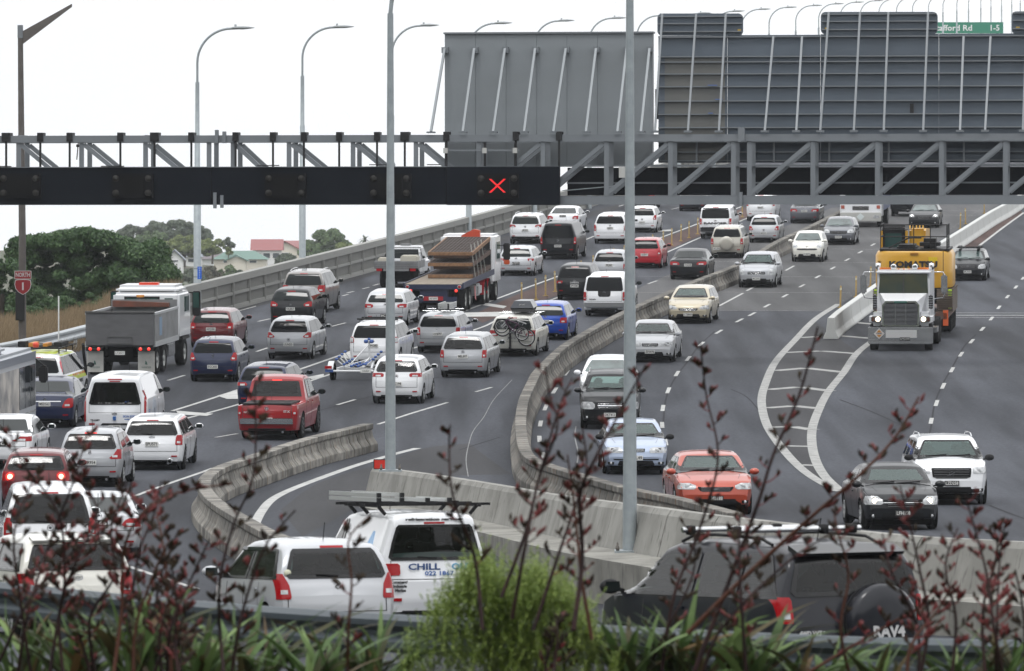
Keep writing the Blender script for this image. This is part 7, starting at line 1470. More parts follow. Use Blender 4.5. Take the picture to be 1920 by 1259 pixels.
hexa([(3.62,-.7,1.75),(3.64,-.7,1.75),(3.64,.7,1.75),(3.62,.7,1.75),(4.12,-.78,1.22),(4.14,-.78,1.22),(4.14,.78,1.22),(4.12,.78,1.22)]).build('windscreen', GLASS_G, r)
for s_ in (-1, 1): [wheel(r, x, s_*.88, .34, s_) for x in (.9, 4.1)]
fin(r)
# conventional truck
yw = 6.6
r = vplace('bonneted_truck','white bonneted truck with a big chrome grille and deep polished bumper','truck',1705,641,yw,7.6,'front',x_ref=6.7)
G_ = rbox((7.32,-1.22,.26),(7.60,1.22,.90),.03,2).build('bumper', BRIGHT, r); MB().box((7.603,-.55,.50),(7.61,.62,.80)).build('bumper_plate', mat('pale_plate', (.55,.55,.55), .4), r); MB().box((7.60,-1.21,.425),(7.612,1.21,.44)).build('bumper_lip', CHROME, r)
hd = hexa([(5.3,-.72,.9),(7.3,-.60,.9),(7.3,.60,.9),(5.3,.72,.9),(5.3,-.90,2.10),(7.22,-.56,1.80),(7.22,.56,1.80),(5.3,.90,2.10)]).build('bonnet', TW, r)
MB().prism([(7.33,-.69,.93),(7.33,.69,.93),(7.28,.71,1.72),(7.27,.58,1.88),(7.27,-.58,1.88),(7.28,-.71,1.72)], (.06,0,0)).build('grille_frame', CHROME, r)
MB().prism([(7.40,-.63,.97),(7.40,.63,.97),(7.35,.65,1.70),(7.34,.54,1.82),(7.34,-.54,1.82),(7.35,-.65,1.70)], (.01,0,0)).build('grille', INTR, r)
g = MB(); [g.beam((7.425-.06*k/17,-.63,.99+.048*k),(7.425-.06*k/17,.63,.99+.048*k),.012,.018) for k in range(17)]; [g.beam((7.43,y,.97),(7.37,y,1.78),.012,.012,(0,1,0)) for y in (-.2,.2)]; g.build('grille_bar', CHROME, r)
rbox((7.26,-.25,1.80),(7.40,.25,1.88),.02).build('name_strip', mat('green_strip', (.05,.16,.13), .3), r)
for s_ in (-1, 1):
    lo, hi = sorted((s_*.60, s_*1.20)); rbox((6.1,lo,.92),(7.30,hi,1.44),.16,4).build('mudguard', TW, r)
    lo, hi = sorted((s_*.74, s_*1.12)); h_ = rbox((7.27,lo,1.08),(7.34,hi,1.30),.03).build('headlight', mat('lamp_surround', (.12,.12,.12), .3), r)
    MB().lathe([(0,.03),(.07,.02),(.095,.0)], T(7.34,s_*.86,1.19), axis='x', n=14).build('lit_lamp', LON, h_); MB().box((7.34,min(s_*1.0,s_*1.09),1.12),(7.35,max(s_*1.0,s_*1.09),1.27)).build('side_lamp', mat('brown_lens', (.12,.05,.03), .2), h_)
    lo, hi = sorted((s_*.98, s_*1.14)); v_ = rbox((5.5,lo,1.5),(5.75,hi,2.05),.05).build('air_cleaner', CHROME, r); [MB().box((5.75,lo,1.52+.09*k),(5.765,hi,1.56+.09*k)).build('slot', INTR, v_) for k in range(6)]
    MB().tube([(4.6,s_*1.35,.3),(4.6,s_*1.35,.31)], .01, 4)
    rbox((4.9,min(s_*1.42,s_*1.66),2.05),(5.05,max(s_*1.42,s_*1.66),2.78),.05,2).build('wing_mirror', BRIGHT, r); MB().tube([(4.9,s_*1.15,2.88),(5.0,s_*1.5,2.88),(5.0,s_*1.56,2.75)], .02, 6).tube([(4.9,s_*1.15,1.85),(5.0,s_*1.5,1.9),(5.0,s_*1.56,2.05)], .02, 6).build('mirror_bracket', CHROME, r)
    twheel(r, 6.7, s_*1.18, s_, .50, .3, BRIGHT); twheel(r, 1.0, s_*1.22, s_, .50, .5, BRIGHT); twheel(r, 2.3, s_*1.22, s_, .50, .5, BRIGHT)
    rbox((3.0,min(s_*.75,s_*1.25),.35),(4.9,max(s_*.75,s_*1.25),.95),.2,4).build('fuel_tank', BRIGHT, r)
    MB().lathe([(0,0),(.07,.02),(.10,.10),(.10,.26),(0,.28)], T(4.2,s_*1.02,2.92), axis='z', n=12).build('air_horn', CHROME, r)
cab = hexa([(3.6,-1.10,.95),(5.45,-1.02,.95),(5.45,1.02,.95),(3.6,1.10,.95),(3.6,-1.10,2.95),(4.95,-.98,2.95),(4.95,.98,2.95),(3.6,1.10,2.95)]).build('cab', TW, r)
rbox((3.7,-1.05,2.78),(5.12,1.05,2.97),.07,3).build('sun_visor', TW, r)
hexa([(5.36,-.94,2.08),(5.38,-.94,2.08),(5.38,.94,2.08),(5.36,.94,2.08),(5.05,-.90,2.82),(5.07,-.90,2.82),(5.07,.90,2.82),(5.05,.90,2.82)]).build('windscreen', mat('truck_windscreen', (.008,.02,.017), .04, spec=.16, noise=(1.3,.9,(.035,.035,.012))), r)
MB().beam((5.39,0,2.08),(5.08,0,2.82),.04,.03).build('screen_divider', BLK, r)
for y in (-.72, .72):
    lo, hi = sorted((y-.22, y+.22)); MB().box((4.55,lo,2.97),(4.7,hi,3.04)).build('amber_beacon', AMB, r)
for y in (-.40, .42): MB().lathe([(0,.05),(.07,.05),(.115,.02),(.115,-.02),(.06,-.08),(0,-.09)], T(4.8,y,3.07), axis='x', n=16).build('spotlight', CHROME, r)
for y in (-.2,0,.2,-.9,.9): MB().lathe([(0,0),(.035,0),(.03,.05),(0,.06)], T(4.9,y,2.96), axis='z', n=8).build('marker_lamp', AMB, r)
MB().prism([(7.615,-.80-.20,.66),(7.615,-.80,.46),(7.615,-.80+.20,.66),(7.615,-.80,.86)], (.012,0,0)).build('placard', mat('white_enamel', (.62,.60,.60)), r)
MB().prism([(7.629,-.80-.10,.70),(7.629,-.80+.10,.70),(7.629,-.80,.81)], (.003,0,0)).prism([(7.629,-.80-.10,.62),(7.629,-.80,.51),(7.629,-.80+.10,.62)], (.003,0,0)).build('placard_mark', mat('orange_print', (.5,.22,.03), .5), r)
put_text('placard_lettering', 'OVERSIZE', .05, BLET, r, T(7.63,-.80,.66) @ FACE_FRONT, .001, bold=.002)
p_ = MB().box((7.60,-.02,.40),(7.615,.36,.52)).build('number_plate', PLATEB, r); put_text('plate_lettering', 'LMG299', .10, PLATEW, p_, T(7.617,.17,.46) @ FACE_FRONT, .001)
MB().tube([(4.9,1.5,2.75),(4.9,1.5,3.75)], .012, 5).build('aerial', BLK, r); MB().box((.3,-.45,.5),(7.2,.45,1.05)).build('chassis', UNDER, r); MB().box((.3,-1.0,1.05),(3.4,1.0,1.15)).build('rear_frame', BLK, r)
Mt = r.matrix_world @ T(-3.8,0,0); fin(r)
# low loader and digger behind it
YEL = mat('digger_yellow', (.58,.31,.02), .4, coat=.3, noise=(1.5,.4,(.48,.25,.02))); TRK = mat('track_steel', (.10,.075,.055), .8, noise=(3,.7,(.05,.04,.035)))
r = empty('low_loader', 'low loader trailer carrying the yellow digger behind the white bonneted truck', 'trailer', Mt @ T(-5.5,0,0))
MB().box((-5.5,-1.35,.75),(4.0,1.35,1.0)).build('deck', mat('trailer_brown', (.11,.06,.045), .7), r); MB().box((4.0,-.6,1.1),(6.4,.6,1.35)).build('gooseneck', BLK, r)
for s_ in (-1, 1):
    for x in (-5.0,-3.8,-2.6,-1.4): twheel(r, x, s_*1.3, s_, .42, .4)
    MB().box((3.4,min(s_*1.38,s_*1.52),1.1),(3.6,max(s_*1.38,s_*1.52),1.9)).build('hi_vis_wrap', mat('hi_vis', (.35,.55,.02), .6), r); MB().box((3.9,min(s_*1.2,s_*1.4),.5),(4.0,max(s_*1.2,s_*1.4),1.1)).build('hi_vis_board', mat('hi_vis_orange', (.6,.10,.02), .6), r)
Md = Mt @ T(-4.2,0,1.0); r = empty('excavator', 'yellow excavator with black handrails riding on the low loader, counterweight forward', 'excavator', Md)
for s_ in (-1, 1):
    y0, y1 = sorted((s_*.95, s_*1.55)); k = [(-2.2,.0),(2.0,.0),(2.35,.25),(2.4,.55),(2.1,.85),(-2.2,.85),(-2.5,.45)]
    t_ = MB().prism([(x, y0, z) for x, z in k], (0,y1-y0,0)).build('track', TRK, r); g = MB()
    for i in range(10): g.box((2.36,y0-.02,.02+.085*i),(2.45-abs(i-5)*.02,y1+.02,.07+.085*i))
    for i in range(22): g.box((-2.2+.2*i,y0-.02,.85),(-2.08+.2*i,y1+.02,.90))
    g.build('track_pad', TRK, t_)
MB().box((-1.5,-1.0,.3),(1.5,1.0,.9)).build('undercarriage', UNDER, r)
cw = MB(); n = 14; pts = [(1.0 + .95*math.cos(a)**.7 if math.cos(a) > 0 else 1.0, 1.5*math.sin(a)) for a in [-math.pi/2 + math.pi*k/n for k in range(n+1)]]
prof = [(1.0,.95),(1.02,1.05),(1.02,2.2),(.97,2.35),(.9,2.38)]; vs = []
for sc_, z in prof: vs += [(1.0+(x-1.0)*sc_, y*sc_, z) for x, y in pts] + [(-.8, 1.5*sc_, z), (-.8, -1.5*sc_, z)]
k = n+3; cw.add(vs, [(j*k+i, j*k+(i+1)%k, (j+1)*k+(i+1)%k, (j+1)*k+i) for j in range(len(prof)-1) for i in range(k)] + [tuple((len(prof)-1)*k+i for i in range(k)), tuple(range(k))[::-1]], True)
c_ = cw.build('counterweight', YEL, r); c_.data.set_sharp_from_angle(angle=math.radians(35))
put_text('lettering', 'KOMATSU', .34, BLET, r, T(1.975,0,1.86) @ FACE_FRONT, .01, width=1.9, bold=.018)
MB().box((1.96,-.95,1.98),(1.975,-.60,2.16)).build('warning_sticker', mat('bright_yellow', (.7,.5,.02), .5), r)
MB().box((1.4,-1.47,1.35),(1.7,-1.35,2.0)) ; g = MB(); [g.box((1.42,1.18+.05*i,1.55),(1.62,1.205+.05*i,2.0)) for i in range(5)]; g.build('vent', mat('dull_yellow', (.22,.11,.015), .6), r)
rbox((1.86,-.20,2.24),(2.0,.12,2.34),.02).build('rear_camera', mat('amber_dark', (.35,.16,.02), .4), r)
MB().box((-1.6,-1.4,2.38),(1.5,1.35,2.46)).build('engine_cover', BLK, r); rbox((-.2,-1.0,2.40),(1.1,-.2,2.86),.16,4).build('exhaust_cover', BLK, r); rbox((-.5,-.1,2.40),(1.2,.7,2.62),.08).build('hood', BLK, r)
rbox((-2.6,.45,1.2),(-.8,1.4,3.25),.10,3).build('cab', BLK, r); MB().box((-.79,.6,2.45),(-.775,1.25,3.0)).build('cab_window', TGLASS, r)
for y in (.40, 1.40): MB().box((-.86,y-.05,2.4),(-.74,y+.05,3.1)).build('cab_post', YEL, r)
MB().prism([(-2.6,-.25,2.3),(-3.4,-.25,3.1),(-6.6,-.25,3.0),(-6.8,-.25,2.5),(-3.5,-.25,2.4),(-2.6,-.25,1.6)], (0,.55,0)).build('boom', YEL, r)
rbox((-2.7,-.30,2.3),(-1.9,.35,3.15),.08).build('boom_foot', YEL, r); [MB().tube([(-1.85,-.2+.13*i,3.12),(-1.95,-.2+.13*i,3.3)], .03, 6).build('hose_joint', YEL, r) for i in range(5)]
hr = MB()
for z in (2.95, 3.42): hr.tube([(1.5,-1.3,z),(1.5,1.3,z)], .022, 6).tube([(1.5,-1.3,z),(-.5,-1.3,z)], .022, 6).tube([(1.5,1.3,z),(-.5,1.3,z)], .022, 6)
for x, y in ((1.5,-1.3),(1.5,1.3),(1.5,0),(-.5,-1.3),(-.5,1.3),(.5,-1.3),(1.5,-.65)): hr.tube([(x,y,2.4),(x,y,3.42)], .022, 6)
hr.tube([(1.4,1.0,2.5),(1.4,.2,2.9),(1.4,-.3,2.9)], .03, 6).build('handrail', BLK, r)
for z in (3.2, 3.3): MB().tube([(-.6,.45,z),(-.6,1.35,z)], .03, 6).build('lamp_bar', BLK, r)
for o in r.children:
    if not o.name.startswith('lettering'): o.scale.y = -1
# ---- loads on cars ----
def on_car(px, py, yaw, x, y, z): p = gd(px, py); d = (math.sin(math.radians(yaw)), math.cos(math.radians(yaw)), (deck(p.y+3)-deck(p.y))/3); return frame((p.x, p.y, deck(p.y)), d) @ T(x, y, z)
# roof box on the wagon with bicycles
M = on_car(965, 667, A, 1.1, -.25, 1.62); r = empty('roof_box', 'dark grey roof box with a pale lid on the white wagon with bicycles', 'roof box', M)
def rb(a0, a1, b0, b1, z0, z1): return [(a0,-b0,z0),(a1,-b0*.8,z0),(a1,b0*.8,z0),(a0,b0,z0),(a0+.1,-b1,z1),(a1-.3,-b1*.8,z1),(a1-.3,b1*.8,z1),(a0+.1,b1,z1)]
hexa(rb(-.9,1.0,.36,.44,0,.14)).build('tub', BLK, r); hexa(rb(-.85,1.0,.44,.30,.14,.40)).build('lid', mat('box_lid_grey', (.09,.095,.11), .35, coat=.4), r)
MB().tube([(-.5,-.7,-.06),(-.5,.9,-.06)], .02, 6).tube([(.5,-.7,-.06),(.5,.9,-.06)], .02, 6).build('bar', CHROME, r); put_text('lettering', 'SPORT', .08, SL, r, T(-.83,0,.26) @ FACE_BACK, .002)
def bike(M, label, col, R, sc=1.0, flip=1):
    b = empty('bicycle', label, 'bicycle', M, None); wl_ = []
    for y in (-.48*flip, .48*flip):
        t = MB(); pr = [(R*(1+.0)+.022*math.cos(a), .022*math.sin(a)) for a in [2*math.pi*k/6 for k in range(7)]]; t.lathe(pr, T(0, y*sc, R), axis='x', n=24); w__ = t.build('wheel', TYRE, b)
        MB().lathe([(R*.93,-.012),(R*.93,.012),(R*.86,.012),(R*.86,-.012),(R*.93,-.012)], T(0,y*sc,R), axis='x', n=24).build('rim', mat('pale_rim', (.6,.6,.6), .4), w__)
        s_ = MB(); [s_.beam((0,y*sc,R),(0,y*sc+R*.88*math.cos(a),R+R*.88*math.sin(a)),.006,.006) for a in [math.pi*k/7 for k in range(14)]]; s_.build('spokes', RIM, w__)
    f = flip*sc; P = {'bb': (0,-.06*f,R*.9), 'st': (0,-.16*f,R+.34*sc), 'ht': (0,.36*f,R+.34*sc), 'hb': (0,.38*f,R+.22*sc), 'ra': (0,-.48*f,R), 'fa': (0,.48*f,R)}
    MB().tube([P['bb'],P['hb']], .028, 7).tube([P['st'],P['ht']], .024, 7).tube([P['bb'],P['st']], .022, 7).tube([P['bb'],P['ra']], .016, 6).tube([P['st'],P['ra']], .014, 6).tube([P['ht'],P['hb']], .03, 7).build('frame', col, b)
    MB().tube([P['hb'],P['fa']], .020, 6).build('fork', mat('white_metal', (.6,.6,.6), .4), b); MB().tube([P['ht'],(0,.33*f,R+.46*sc)], .014, 6).tube([(-.24,.30*f,R+.48*sc),(.24,.30*f,R+.48*sc)], .013, 6).build('handlebar', BLK, b)
    MB().tube([P['st'],(0,-.19*f,R+.44*sc)], .013, 6).build('seat_post', RIM, b); rbox((-.06,-.30*f if f > 0 else .08*abs(f),R+.44*sc),(.06,-.08*f if f > 0 else .30*abs(f),R+.48*sc),.02).build('saddle', mat('white_saddle', (.55,.55,.55), .5), b)
    MB().lathe([(0,-.01),(.08,-.01),(.08,.01),(0,.01)], T(0,*P['bb'][1:]), axis='x', n=14).tube([(0,*P['bb'][1:]),(.02,P['bb'][1]+.1,P['bb'][2]-.12)], .01, 5).build('crank', RIM, b)
    return b
bike(on_car(965,667,A,-1.02,.05,.78) @ Matrix.Rotation(math.radians(20), 4, 'X'), 'purple and red childs bicycle with white rims on the tail rack of the wagon', mat('purple_frame', (.07,.01,.05), .35, coat=.4), .245, .85, 1)
bike(on_car(965,667,A,-.90,.0,.62) @ Matrix.Rotation(math.radians(22), 4, 'X'), 'larger dark bicycle carried behind the childs bicycle on the wagon', mat('dark_frame', (.02,.02,.03), .4), .31, 1.0, 1)
r = empty('bicycle_rack', 'dark upright bicycle rack on the tow bar of the white wagon', 'bicycle rack', on_car(965,667,A,-1.0,.05,.35)); MB().beam((.1,0,-.05),(.1,0,.95),.07,.07).beam((.1,0,.9),(-.2,0,.9),.05,.05).beam((.4,0,0),(-.1,0,0),.06,.06).build('post', BLK, r)
# ladders
AL = mat('aluminium', (.50,.51,.50), .4, metal=.4)
def ladder(M, L_, wd, label, stacked=2):
    b = empty('ladder', label, 'ladder', M)
    for k in range(stacked):
        z = k*.075
        for s_ in (-1, 1): MB().box((0,s_*wd/2-.015,z),(L_,s_*wd/2+.015,z+.06)).build('stile', AL, b)
        n_ = int(L_/.28); g = MB(); [g.box((.15+.28*i,-wd/2,z+.015),(.18+.28*i,wd/2,z+.045)) for i in range(n_)]; g.build('rungs', AL, b)
        for s_ in (-1, 1): MB().box((-.03,s_*wd/2-.03,z-.005),(.05,s_*wd/2+.03,z+.065)).build('foot', BLK, b)
    return b
ladder(on_car(826,661,A,-.2,-.12,1.62), 2.2, .42, 'folded aluminium ladder strapped on the roof of the silver wagon CCB797', 3)
ladder(on_car(797,1182,-14,-.1,.55,1.96), 3.5, .36, 'long aluminium ladder on the left side of the work van roof rack', 2)
ladder(on_car(797,1182,-14,-.45,-.12,1.96), 2.2, .34, 'shorter weathered ladder in the middle of the work van roof rack', 1)
# ---------------- foreground planting ----------------
mb = MB(); vs = []
for j, (Y, z) in enumerate(((-30,-1.2),(0,-2.0),(20,-2.75),(30,-3.05),(38,-3.3),(44,-3.6),(48,-4.3))):
    for i in range(21): x = -26 + 2.6*i; vs.append((x, Y, z + .12*math.sin(x*1.7 + j) ))
mb.add(vs, [(j*21+i, j*21+i+1, (j+1)*21+i+1, (j+1)*21+i) for j in range(6) for i in range(20)], True)
tag(mb.build('planted_bank', mat('planted_bank', (.045,.05,.02), .95, noise=(1.2,.8,(.03,.022,.012))), fixn=False), kind='structure')
# unseen dark rise added behind the viewpoint to darken reflections on the cars
mb = MB(); vs = []
for j, (Y, z) in enumerate(((-40,-3),(-60,10),(-90,30),(-150,50),(-300,-29))):
    for i in range(25): x = -180 + 15*i; vs.append((x, Y - 8*math.sin(x*.05), z + 1.5*math.sin(x*.11 + j)))
mb.add(vs, [(j*25+i, (j+1)*25+i, (j+1)*25+i+1, j*25+i+1) for j in range(4) for i in range(24)], True)
tag(mb.build('added_dark_rise', mat('added_dark_rise', (.025,.04,.018), .95, noise=(.2,.8,(.04,.045,.02)), bump=(.6,1,1.5)), fixn=False), kind='structure')
mb = MB(); vs = []      # unseen dark ridge added on the left to darken reflections in car sides
for j, (X, z) in enumerate(((-48,-8),(-60,8),(-80,22),(-130,30),(-200,-29))):
    for i in range(16): vs.append((X + 4*math.sin(i*1.3), -60 + 16*i, z + 2*math.sin(i*.9 + j)))
mb.add(vs, [(j*16+i, j*16+i+1, (j+1)*16+i+1, (j+1)*16+i) for j in range(4) for i in range(15)], True)
tag(mb.build('added_dark_ridge', mat('added_dark_rise', (.025,.04,.018)), fixn=False), kind='structure')
FL = leaf_mat('flax_leaves', (.040,.072,.022), (.085,.145,.045), (.20,.28,.10)); FLD = leaf_mat('dull_flax_leaves', (.018,.032,.012), (.05,.055,.022), (.16,.085,.035))
STK = mat('flower_stalk', (.014,.007,.008), .8, spec=.2, noise=(8,.8,(.035,.014,.012))); STK2 = mat('brown_flower_stalk', (.06,.022,.013), .8, spec=.2)
POD = mat('dark_seed_pods', (.016,.010,.008), .8, spec=.2, noise=(12,.8,(.05,.036,.02))); PODR = mat('red_seed_pods', (.13,.009,.010), .6, noise=(12,.8,(.07,.012,.012)))
def flax(px, py, s_, n, seed, hmul=1.0, spread=1.0, label='', matl=None):
    rg = random.Random(seed); b = W(px, py, s_); r = empty('flax_plant', label, 'flax plant', T(*b), 'flax plants along the bottom edge'); groups = [MB(), MB()]
    for k in range(n):
        a = rg.uniform(0, 2*math.pi); lean = rg.uniform(.25, 1.25)*spread; L_ = rg.uniform(.55, 1.15)*hmul*.80; wd = rg.uniform(.018, .034); dx, dy = math.cos(a), math.sin(a)*.5
        pts = []; droop = rg.uniform(.1, .9)
        for q in range(9):
            t = q/8; h_ = L_*(t - .5*lean*droop*t**3.0); o_ = L_*lean*(.35*t + .65*t*t); pts.append(Vector((dx*o_ + rg.uniform(-.002,.002), dy*o_, h_)))
        o0 = Vector((rg.uniform(-.12,.12), rg.uniform(-.12,.12), 0)); sd_ = Vector((-dy, dx, 0)); sd_ = (sd_ + Vector((rg.uniform(-.6,.6), rg.uniform(-.3,.3), .1))).normalized(); V_2 = []; m = groups[k % 3 == 0]
        tw = rg.uniform(-.5,.5)
        for q, p in enumerate(pts):
            t = q/8; w_ = wd*(1 - max(0, (t-.55)/.45)**1.6)*(.8+.2*math.sin(t*3)); sv = (sd_ + Vector((0,0,tw*t))).normalized(); V_2 += [p+o0-sv*w_, p+o0+Vector((0,-.004,-w_*.25)), p+o0+sv*w_]
        m.add(V_2, [(3*q, 3*q+1, 3*q+4, 3*q+3) for q in range(8)] + [(3*q+1, 3*q+2, 3*q+5, 3*q+4) for q in range(8)], True)
    groups[0].build('leaves', matl or FL, r, fixn=False); groups[1].build('old_leaves', FLD, r, fixn=False); return r
def stalk(r, pts, s_, red=.4, seed=0, th=.011, pods=True, wood=None, side=1.0, dens=1.0):
    rg = random.Random(seed); P = [W(x, y, s_) + Vector((0, rg.uniform(-.15,.15), 0)) for x, y in pts]; P = smooth_path(P, .05); inv = r.matrix_world.inverted(); n = len(P)
    if n < 3: return
    s1 = MB().tube(P, [th*(1-.6*i/(n-1)) for i in range(n)], 6).build('flower_stalk', wood or STK, r, inv)
    pm, rm = MB(), MB(); i0 = int(n*.28); i = i0; sg = 1
    while i < n-1:
        t = (i-i0)/max(1, n-i0); p = P[i]; d = (P[i+1]-P[i]).normalized(); L_ = rg.uniform(.05,.15)*(1-.5*t)*side; a = rg.uniform(-.6,.6); sd_ = Vector((sg*math.cos(a), math.sin(a)*.6, .1)); sg = -sg
        tip = p + (d*.55 + sd_*.8).normalized()*L_; (pm if rg.random() > red else rm).tube([p, p.lerp(tip, .5)+Vector((0,0,-.008)), tip], [.005,.004,.004], 5)
        for c in range(rg.choice([2, 4, 6, 9, 12])):
            q = p.lerp(tip, rg.uniform(.35, 1.05)); dr = (d*rg.uniform(.3,1) + sd_*rg.uniform(-.2,.8) + Vector((rg.uniform(-.4,.4), rg.uniform(-.4,.4), rg.uniform(-.1,.6)))).normalized(); l2 = rg.uniform(.028,.055)
            (rm if rg.random() < red*.75 else pm).tube([q, q+dr*l2*.5, q+dr*l2], [.005, .0115, .003], 5, False)
        i += max(1, int(rg.uniform(1.2, 2.6)/dens))
    if pm.f: tag(pm.build('seed_pods', POD, s1, inv, False), kind='stuff')
    if rm.f: tag(rm.build('red_seed_pods', PODR, s1, inv, False), kind='stuff')
plants = {}
for k, (x, y, s_, n, h_, sp, lab) in enumerate([(40,1300,290,46,.75,1.2,'broad flax plant in the bottom left corner, under red brown flower stalks'),(150,1310,300,60,.8,1.1,'dense flax plant below the white hatchback'),(258,1305,310,56,.85,.9,'flax plant with one tall bright blade left of the silver white hatchback'),(365,1310,300,54,.72,1.1,'flax plant beneath the nose of the silver white hatchback'),(470,1305,295,50,.8,1.2,'flax plant with arching blades under the silver white hatchback'),(590,1315,305,46,.62,1.2,'low flax plant under the tail of the silver white hatchback'),(700,1310,300,50,.75,1.1,'flax plant just left of the feathery green bush'),
      (1190,1310,300,44,.72,1.1,'flax plant just right of the feathery green bush'),(1290,1305,300,60,.85,1.2,'large flax plant with arching leaves below the dark SUV'),(1400,1310,300,56,.75,1.3,'flax plant with drooping leaves under the SUV side doors'),(1520,1315,300,40,.6,1.2,'low flax plant under the tail lamp of the dark SUV'),(1660,1320,305,30,.5,1.1,'sparse flax plant below the spare wheel cover'),(1800,1315,300,34,.58,1.2,'sparse flax plant near the bottom right corner'),(1900,1310,300,30,.6,1.0,'flax plant in the bottom right corner')]):
    plants[k] = flax(x, y, s_, n, 100+k, h_, sp, lab)
ST = [(8,[(1235,1290),(1262,1120),(1310,1000),(1345,860),(1325,740),(1312,640)],.45),(8,[(1300,1260),(1370,1080),(1420,940),(1450,850),(1500,740),(1538,600)],.35),(9,[(1290,1190),(1400,1080),(1520,970),(1610,890),(1680,820),(1728,742)],.45),(7,[(1075,1180),(1092,1050),(1088,930),(1120,850),(1165,770),(1215,678)],.8),(6,[(960,1160),(985,1020),(1010,900),(1045,800),(1030,740),(1022,680)],.75),(6,[(940,1120),(985,1000),(1015,880),(1050,760),(1078,700)],.7),(7,[(1000,1180),(1040,1060),(1075,960),(1100,880),(1092,800)],.3),(7,[(1110,1200),(1090,1080),(1078,960),(1062,840)],.3),(6,[(905,1180),(890,1050),(850,930),(842,840),(845,790)],.3),
      (0,[(30,1290),(55,1150),(90,1020),(140,900),(165,800)],.5),(0,[(90,1290),(105,1180),(120,1080),(108,960),(40,860),(20,800)],.4),(1,[(120,1290),(110,1150),(150,1040),(180,960),(120,850)],.5),(1,[(210,1290),(225,1150),(232,1030),(270,960),(330,925),(440,905)],.7),(2,[(250,1290),(246,1160),(262,1040),(290,960),(305,890)],.6),(3,[(300,1290),(292,1180),(300,1090),(332,1000),(340,995)],.2),(3,[(425,1290),(410,1180),(415,1080),(440,980),(478,880),(480,700)],.35),(4,[(430,1290),(445,1190),(465,1110),(500,1020),(560,950)],.2),(5,[(650,1290),(654,1180),(660,1090),(655,1010),(700,960)],.2),(1,[(0,1240),(60,1120),(130,1040),(210,980),(250,900)],.6),(0,[(60,1290),(40,1130),(30,1000),(60,900)],.4),(2,[(180,1290),(170,1160),(215,1080),(210,990),(240,900)],.35),
      (10,[(1400,1290),(1390,1150),(1385,1040),(1388,960)],.4),(11,[(1600,1290),(1575,1180),(1590,1080),(1570,1000),(1560,950)],.5),(12,[(1720,1290),(1740,1170),(1722,1060),(1700,960),(1685,900)],.8),(12,[(1780,1290),(1790,1160),(1770,1060),(1800,980)],.5),(13,[(1890,1300),(1862,1180),(1852,1080),(1830,990),(1808,920)],.85),(13,[(1850,1300),(1845,1150),(1870,1040),(1860,970)],.5),(11,[(1500,1270),(1640,1190),(1760,1120)],.4),(13,[(1930,1290),(1920,1150),(1900,1060)],.4),(9,[(1310,1290),(1350,1180),(1470,1060),(1560,1000)],.2),(8,[(1200,1290),(1250,1180),(1300,1080),(1302,1000)],.2)]
rg = random.Random(77)
for q in range(15):
    x0 = rg.uniform(-10, 340) if q < 9 else rg.uniform(1690, 1930) if q < 12 else rg.uniform(930, 1110); k = min(range(len(plants)), key=lambda i: abs((40,150,258,365,470,590,700,1190,1290,1400,1520,1660,1800,1900)[i] - x0)); h_ = rg.uniform(120, 330); dx = rg.uniform(-70, 90)
    ST.append((k, [(x0, 1290), (x0+dx*.2+rg.uniform(-12,12), 1290-h_*.4), (x0+dx*.55+rg.uniform(-16,16), 1290-h_*.75), (x0+dx, 1290-h_)], rg.choice([.1,.3,.6])))
for i, (k, pts, red) in enumerate(ST): stalk(plants[k], pts, 300 + (i*37 % 30), red, 200+i, .016 if i in (1,2,3) else .012, wood=STK2 if i % 5 == 2 else STK, dens=1.25 if pts[0][0] < 400 or pts[0][0] > 1650 else .9)
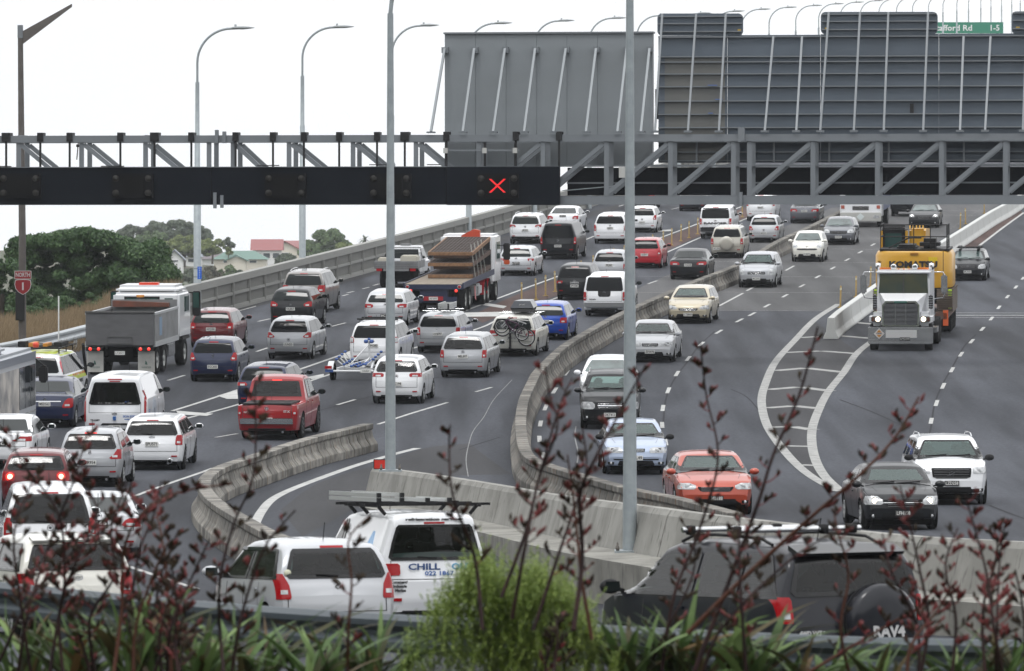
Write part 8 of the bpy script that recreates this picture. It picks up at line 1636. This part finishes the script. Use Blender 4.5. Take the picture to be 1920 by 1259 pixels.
# feathery bush
GBL = leaf_mat('feathery_leaves', (.09,.15,.025), (.20,.28,.06), (.38,.45,.13))
rg = np.random.default_rng(12); c = W(965, 1330, 300); r = empty('green_bush', 'feathery bright green bush at the bottom centre in front of the work van', 'bush', T(*c))
NS = 2700; xs_ = np.clip(rg.normal(0, .31, NS), -.68, .64); tops = (1330 - np.interp(xs_*300+965, [750,800,850,905,950,1000,1060,1120,1165], [1235,1150,1090,1052,1100,1075,1105,1170,1240]))/300 + rg.normal(0, .08, NS); tops *= np.where(rg.random(NS) < .6, .35 + .65*rg.random(NS), 1.0)
ys_ = rg.normal(0, .18, NS); P = []; 
for k in range(NS):
    Lh = rg.uniform(.09, .22); nL = int(Lh*230); lean = rg.normal(0, .3, 2)
    t = rg.random(nL); cz = tops[k] - Lh*(1-t); cx = xs_[k] + lean[0]*Lh*t; cy = ys_[k] + lean[1]*Lh*t; a = rg.uniform(0, 2*np.pi, nL); l = rg.uniform(.012, .026, nL)*(1.15-.6*t); up = rg.uniform(.3, 1.1, nL)
    b0 = np.stack([cx, cy, cz], 1); d = np.stack([np.cos(a), np.sin(a), up], 1); d /= np.linalg.norm(d, axis=1)[:, None]; w_ = np.stack([-np.sin(a), np.cos(a), 0*a], 1)*.0062
    P.append(np.stack([b0, b0 + d*(l*.5)[:, None] + w_, b0 + d*l[:, None], b0 + d*(l*.5)[:, None] - w_], 1))
P = np.concatenate(P).reshape(-1, 3); n = len(P)//4; me = bpy.data.meshes.new('crown'); me.vertices.add(4*n); me.vertices.foreach_set('co', P.ravel().astype('f')); me.loops.add(4*n); me.loops.foreach_set('vertex_index', np.arange(4*n, dtype='i')); me.polygons.add(n); me.polygons.foreach_set('loop_start', np.arange(0, 4*n, 4, dtype='i')); me.update(calc_edges=True); me.materials.append(GBL)
o = bpy.data.objects.new('crown', me); COL.objects.link(o); o.parent = r; rg = random.Random(4)
mb = MB()
for k in range(16): x = rg.uniform(-.4,.4); mb.tube([(x*.2, 0, -.1), (x*.6, 0, .3), (x, rg.uniform(-.1,.1), rg.uniform(.5,.8))], [.012,.008,.003], 5)
mb.build('stems', BARK, r)
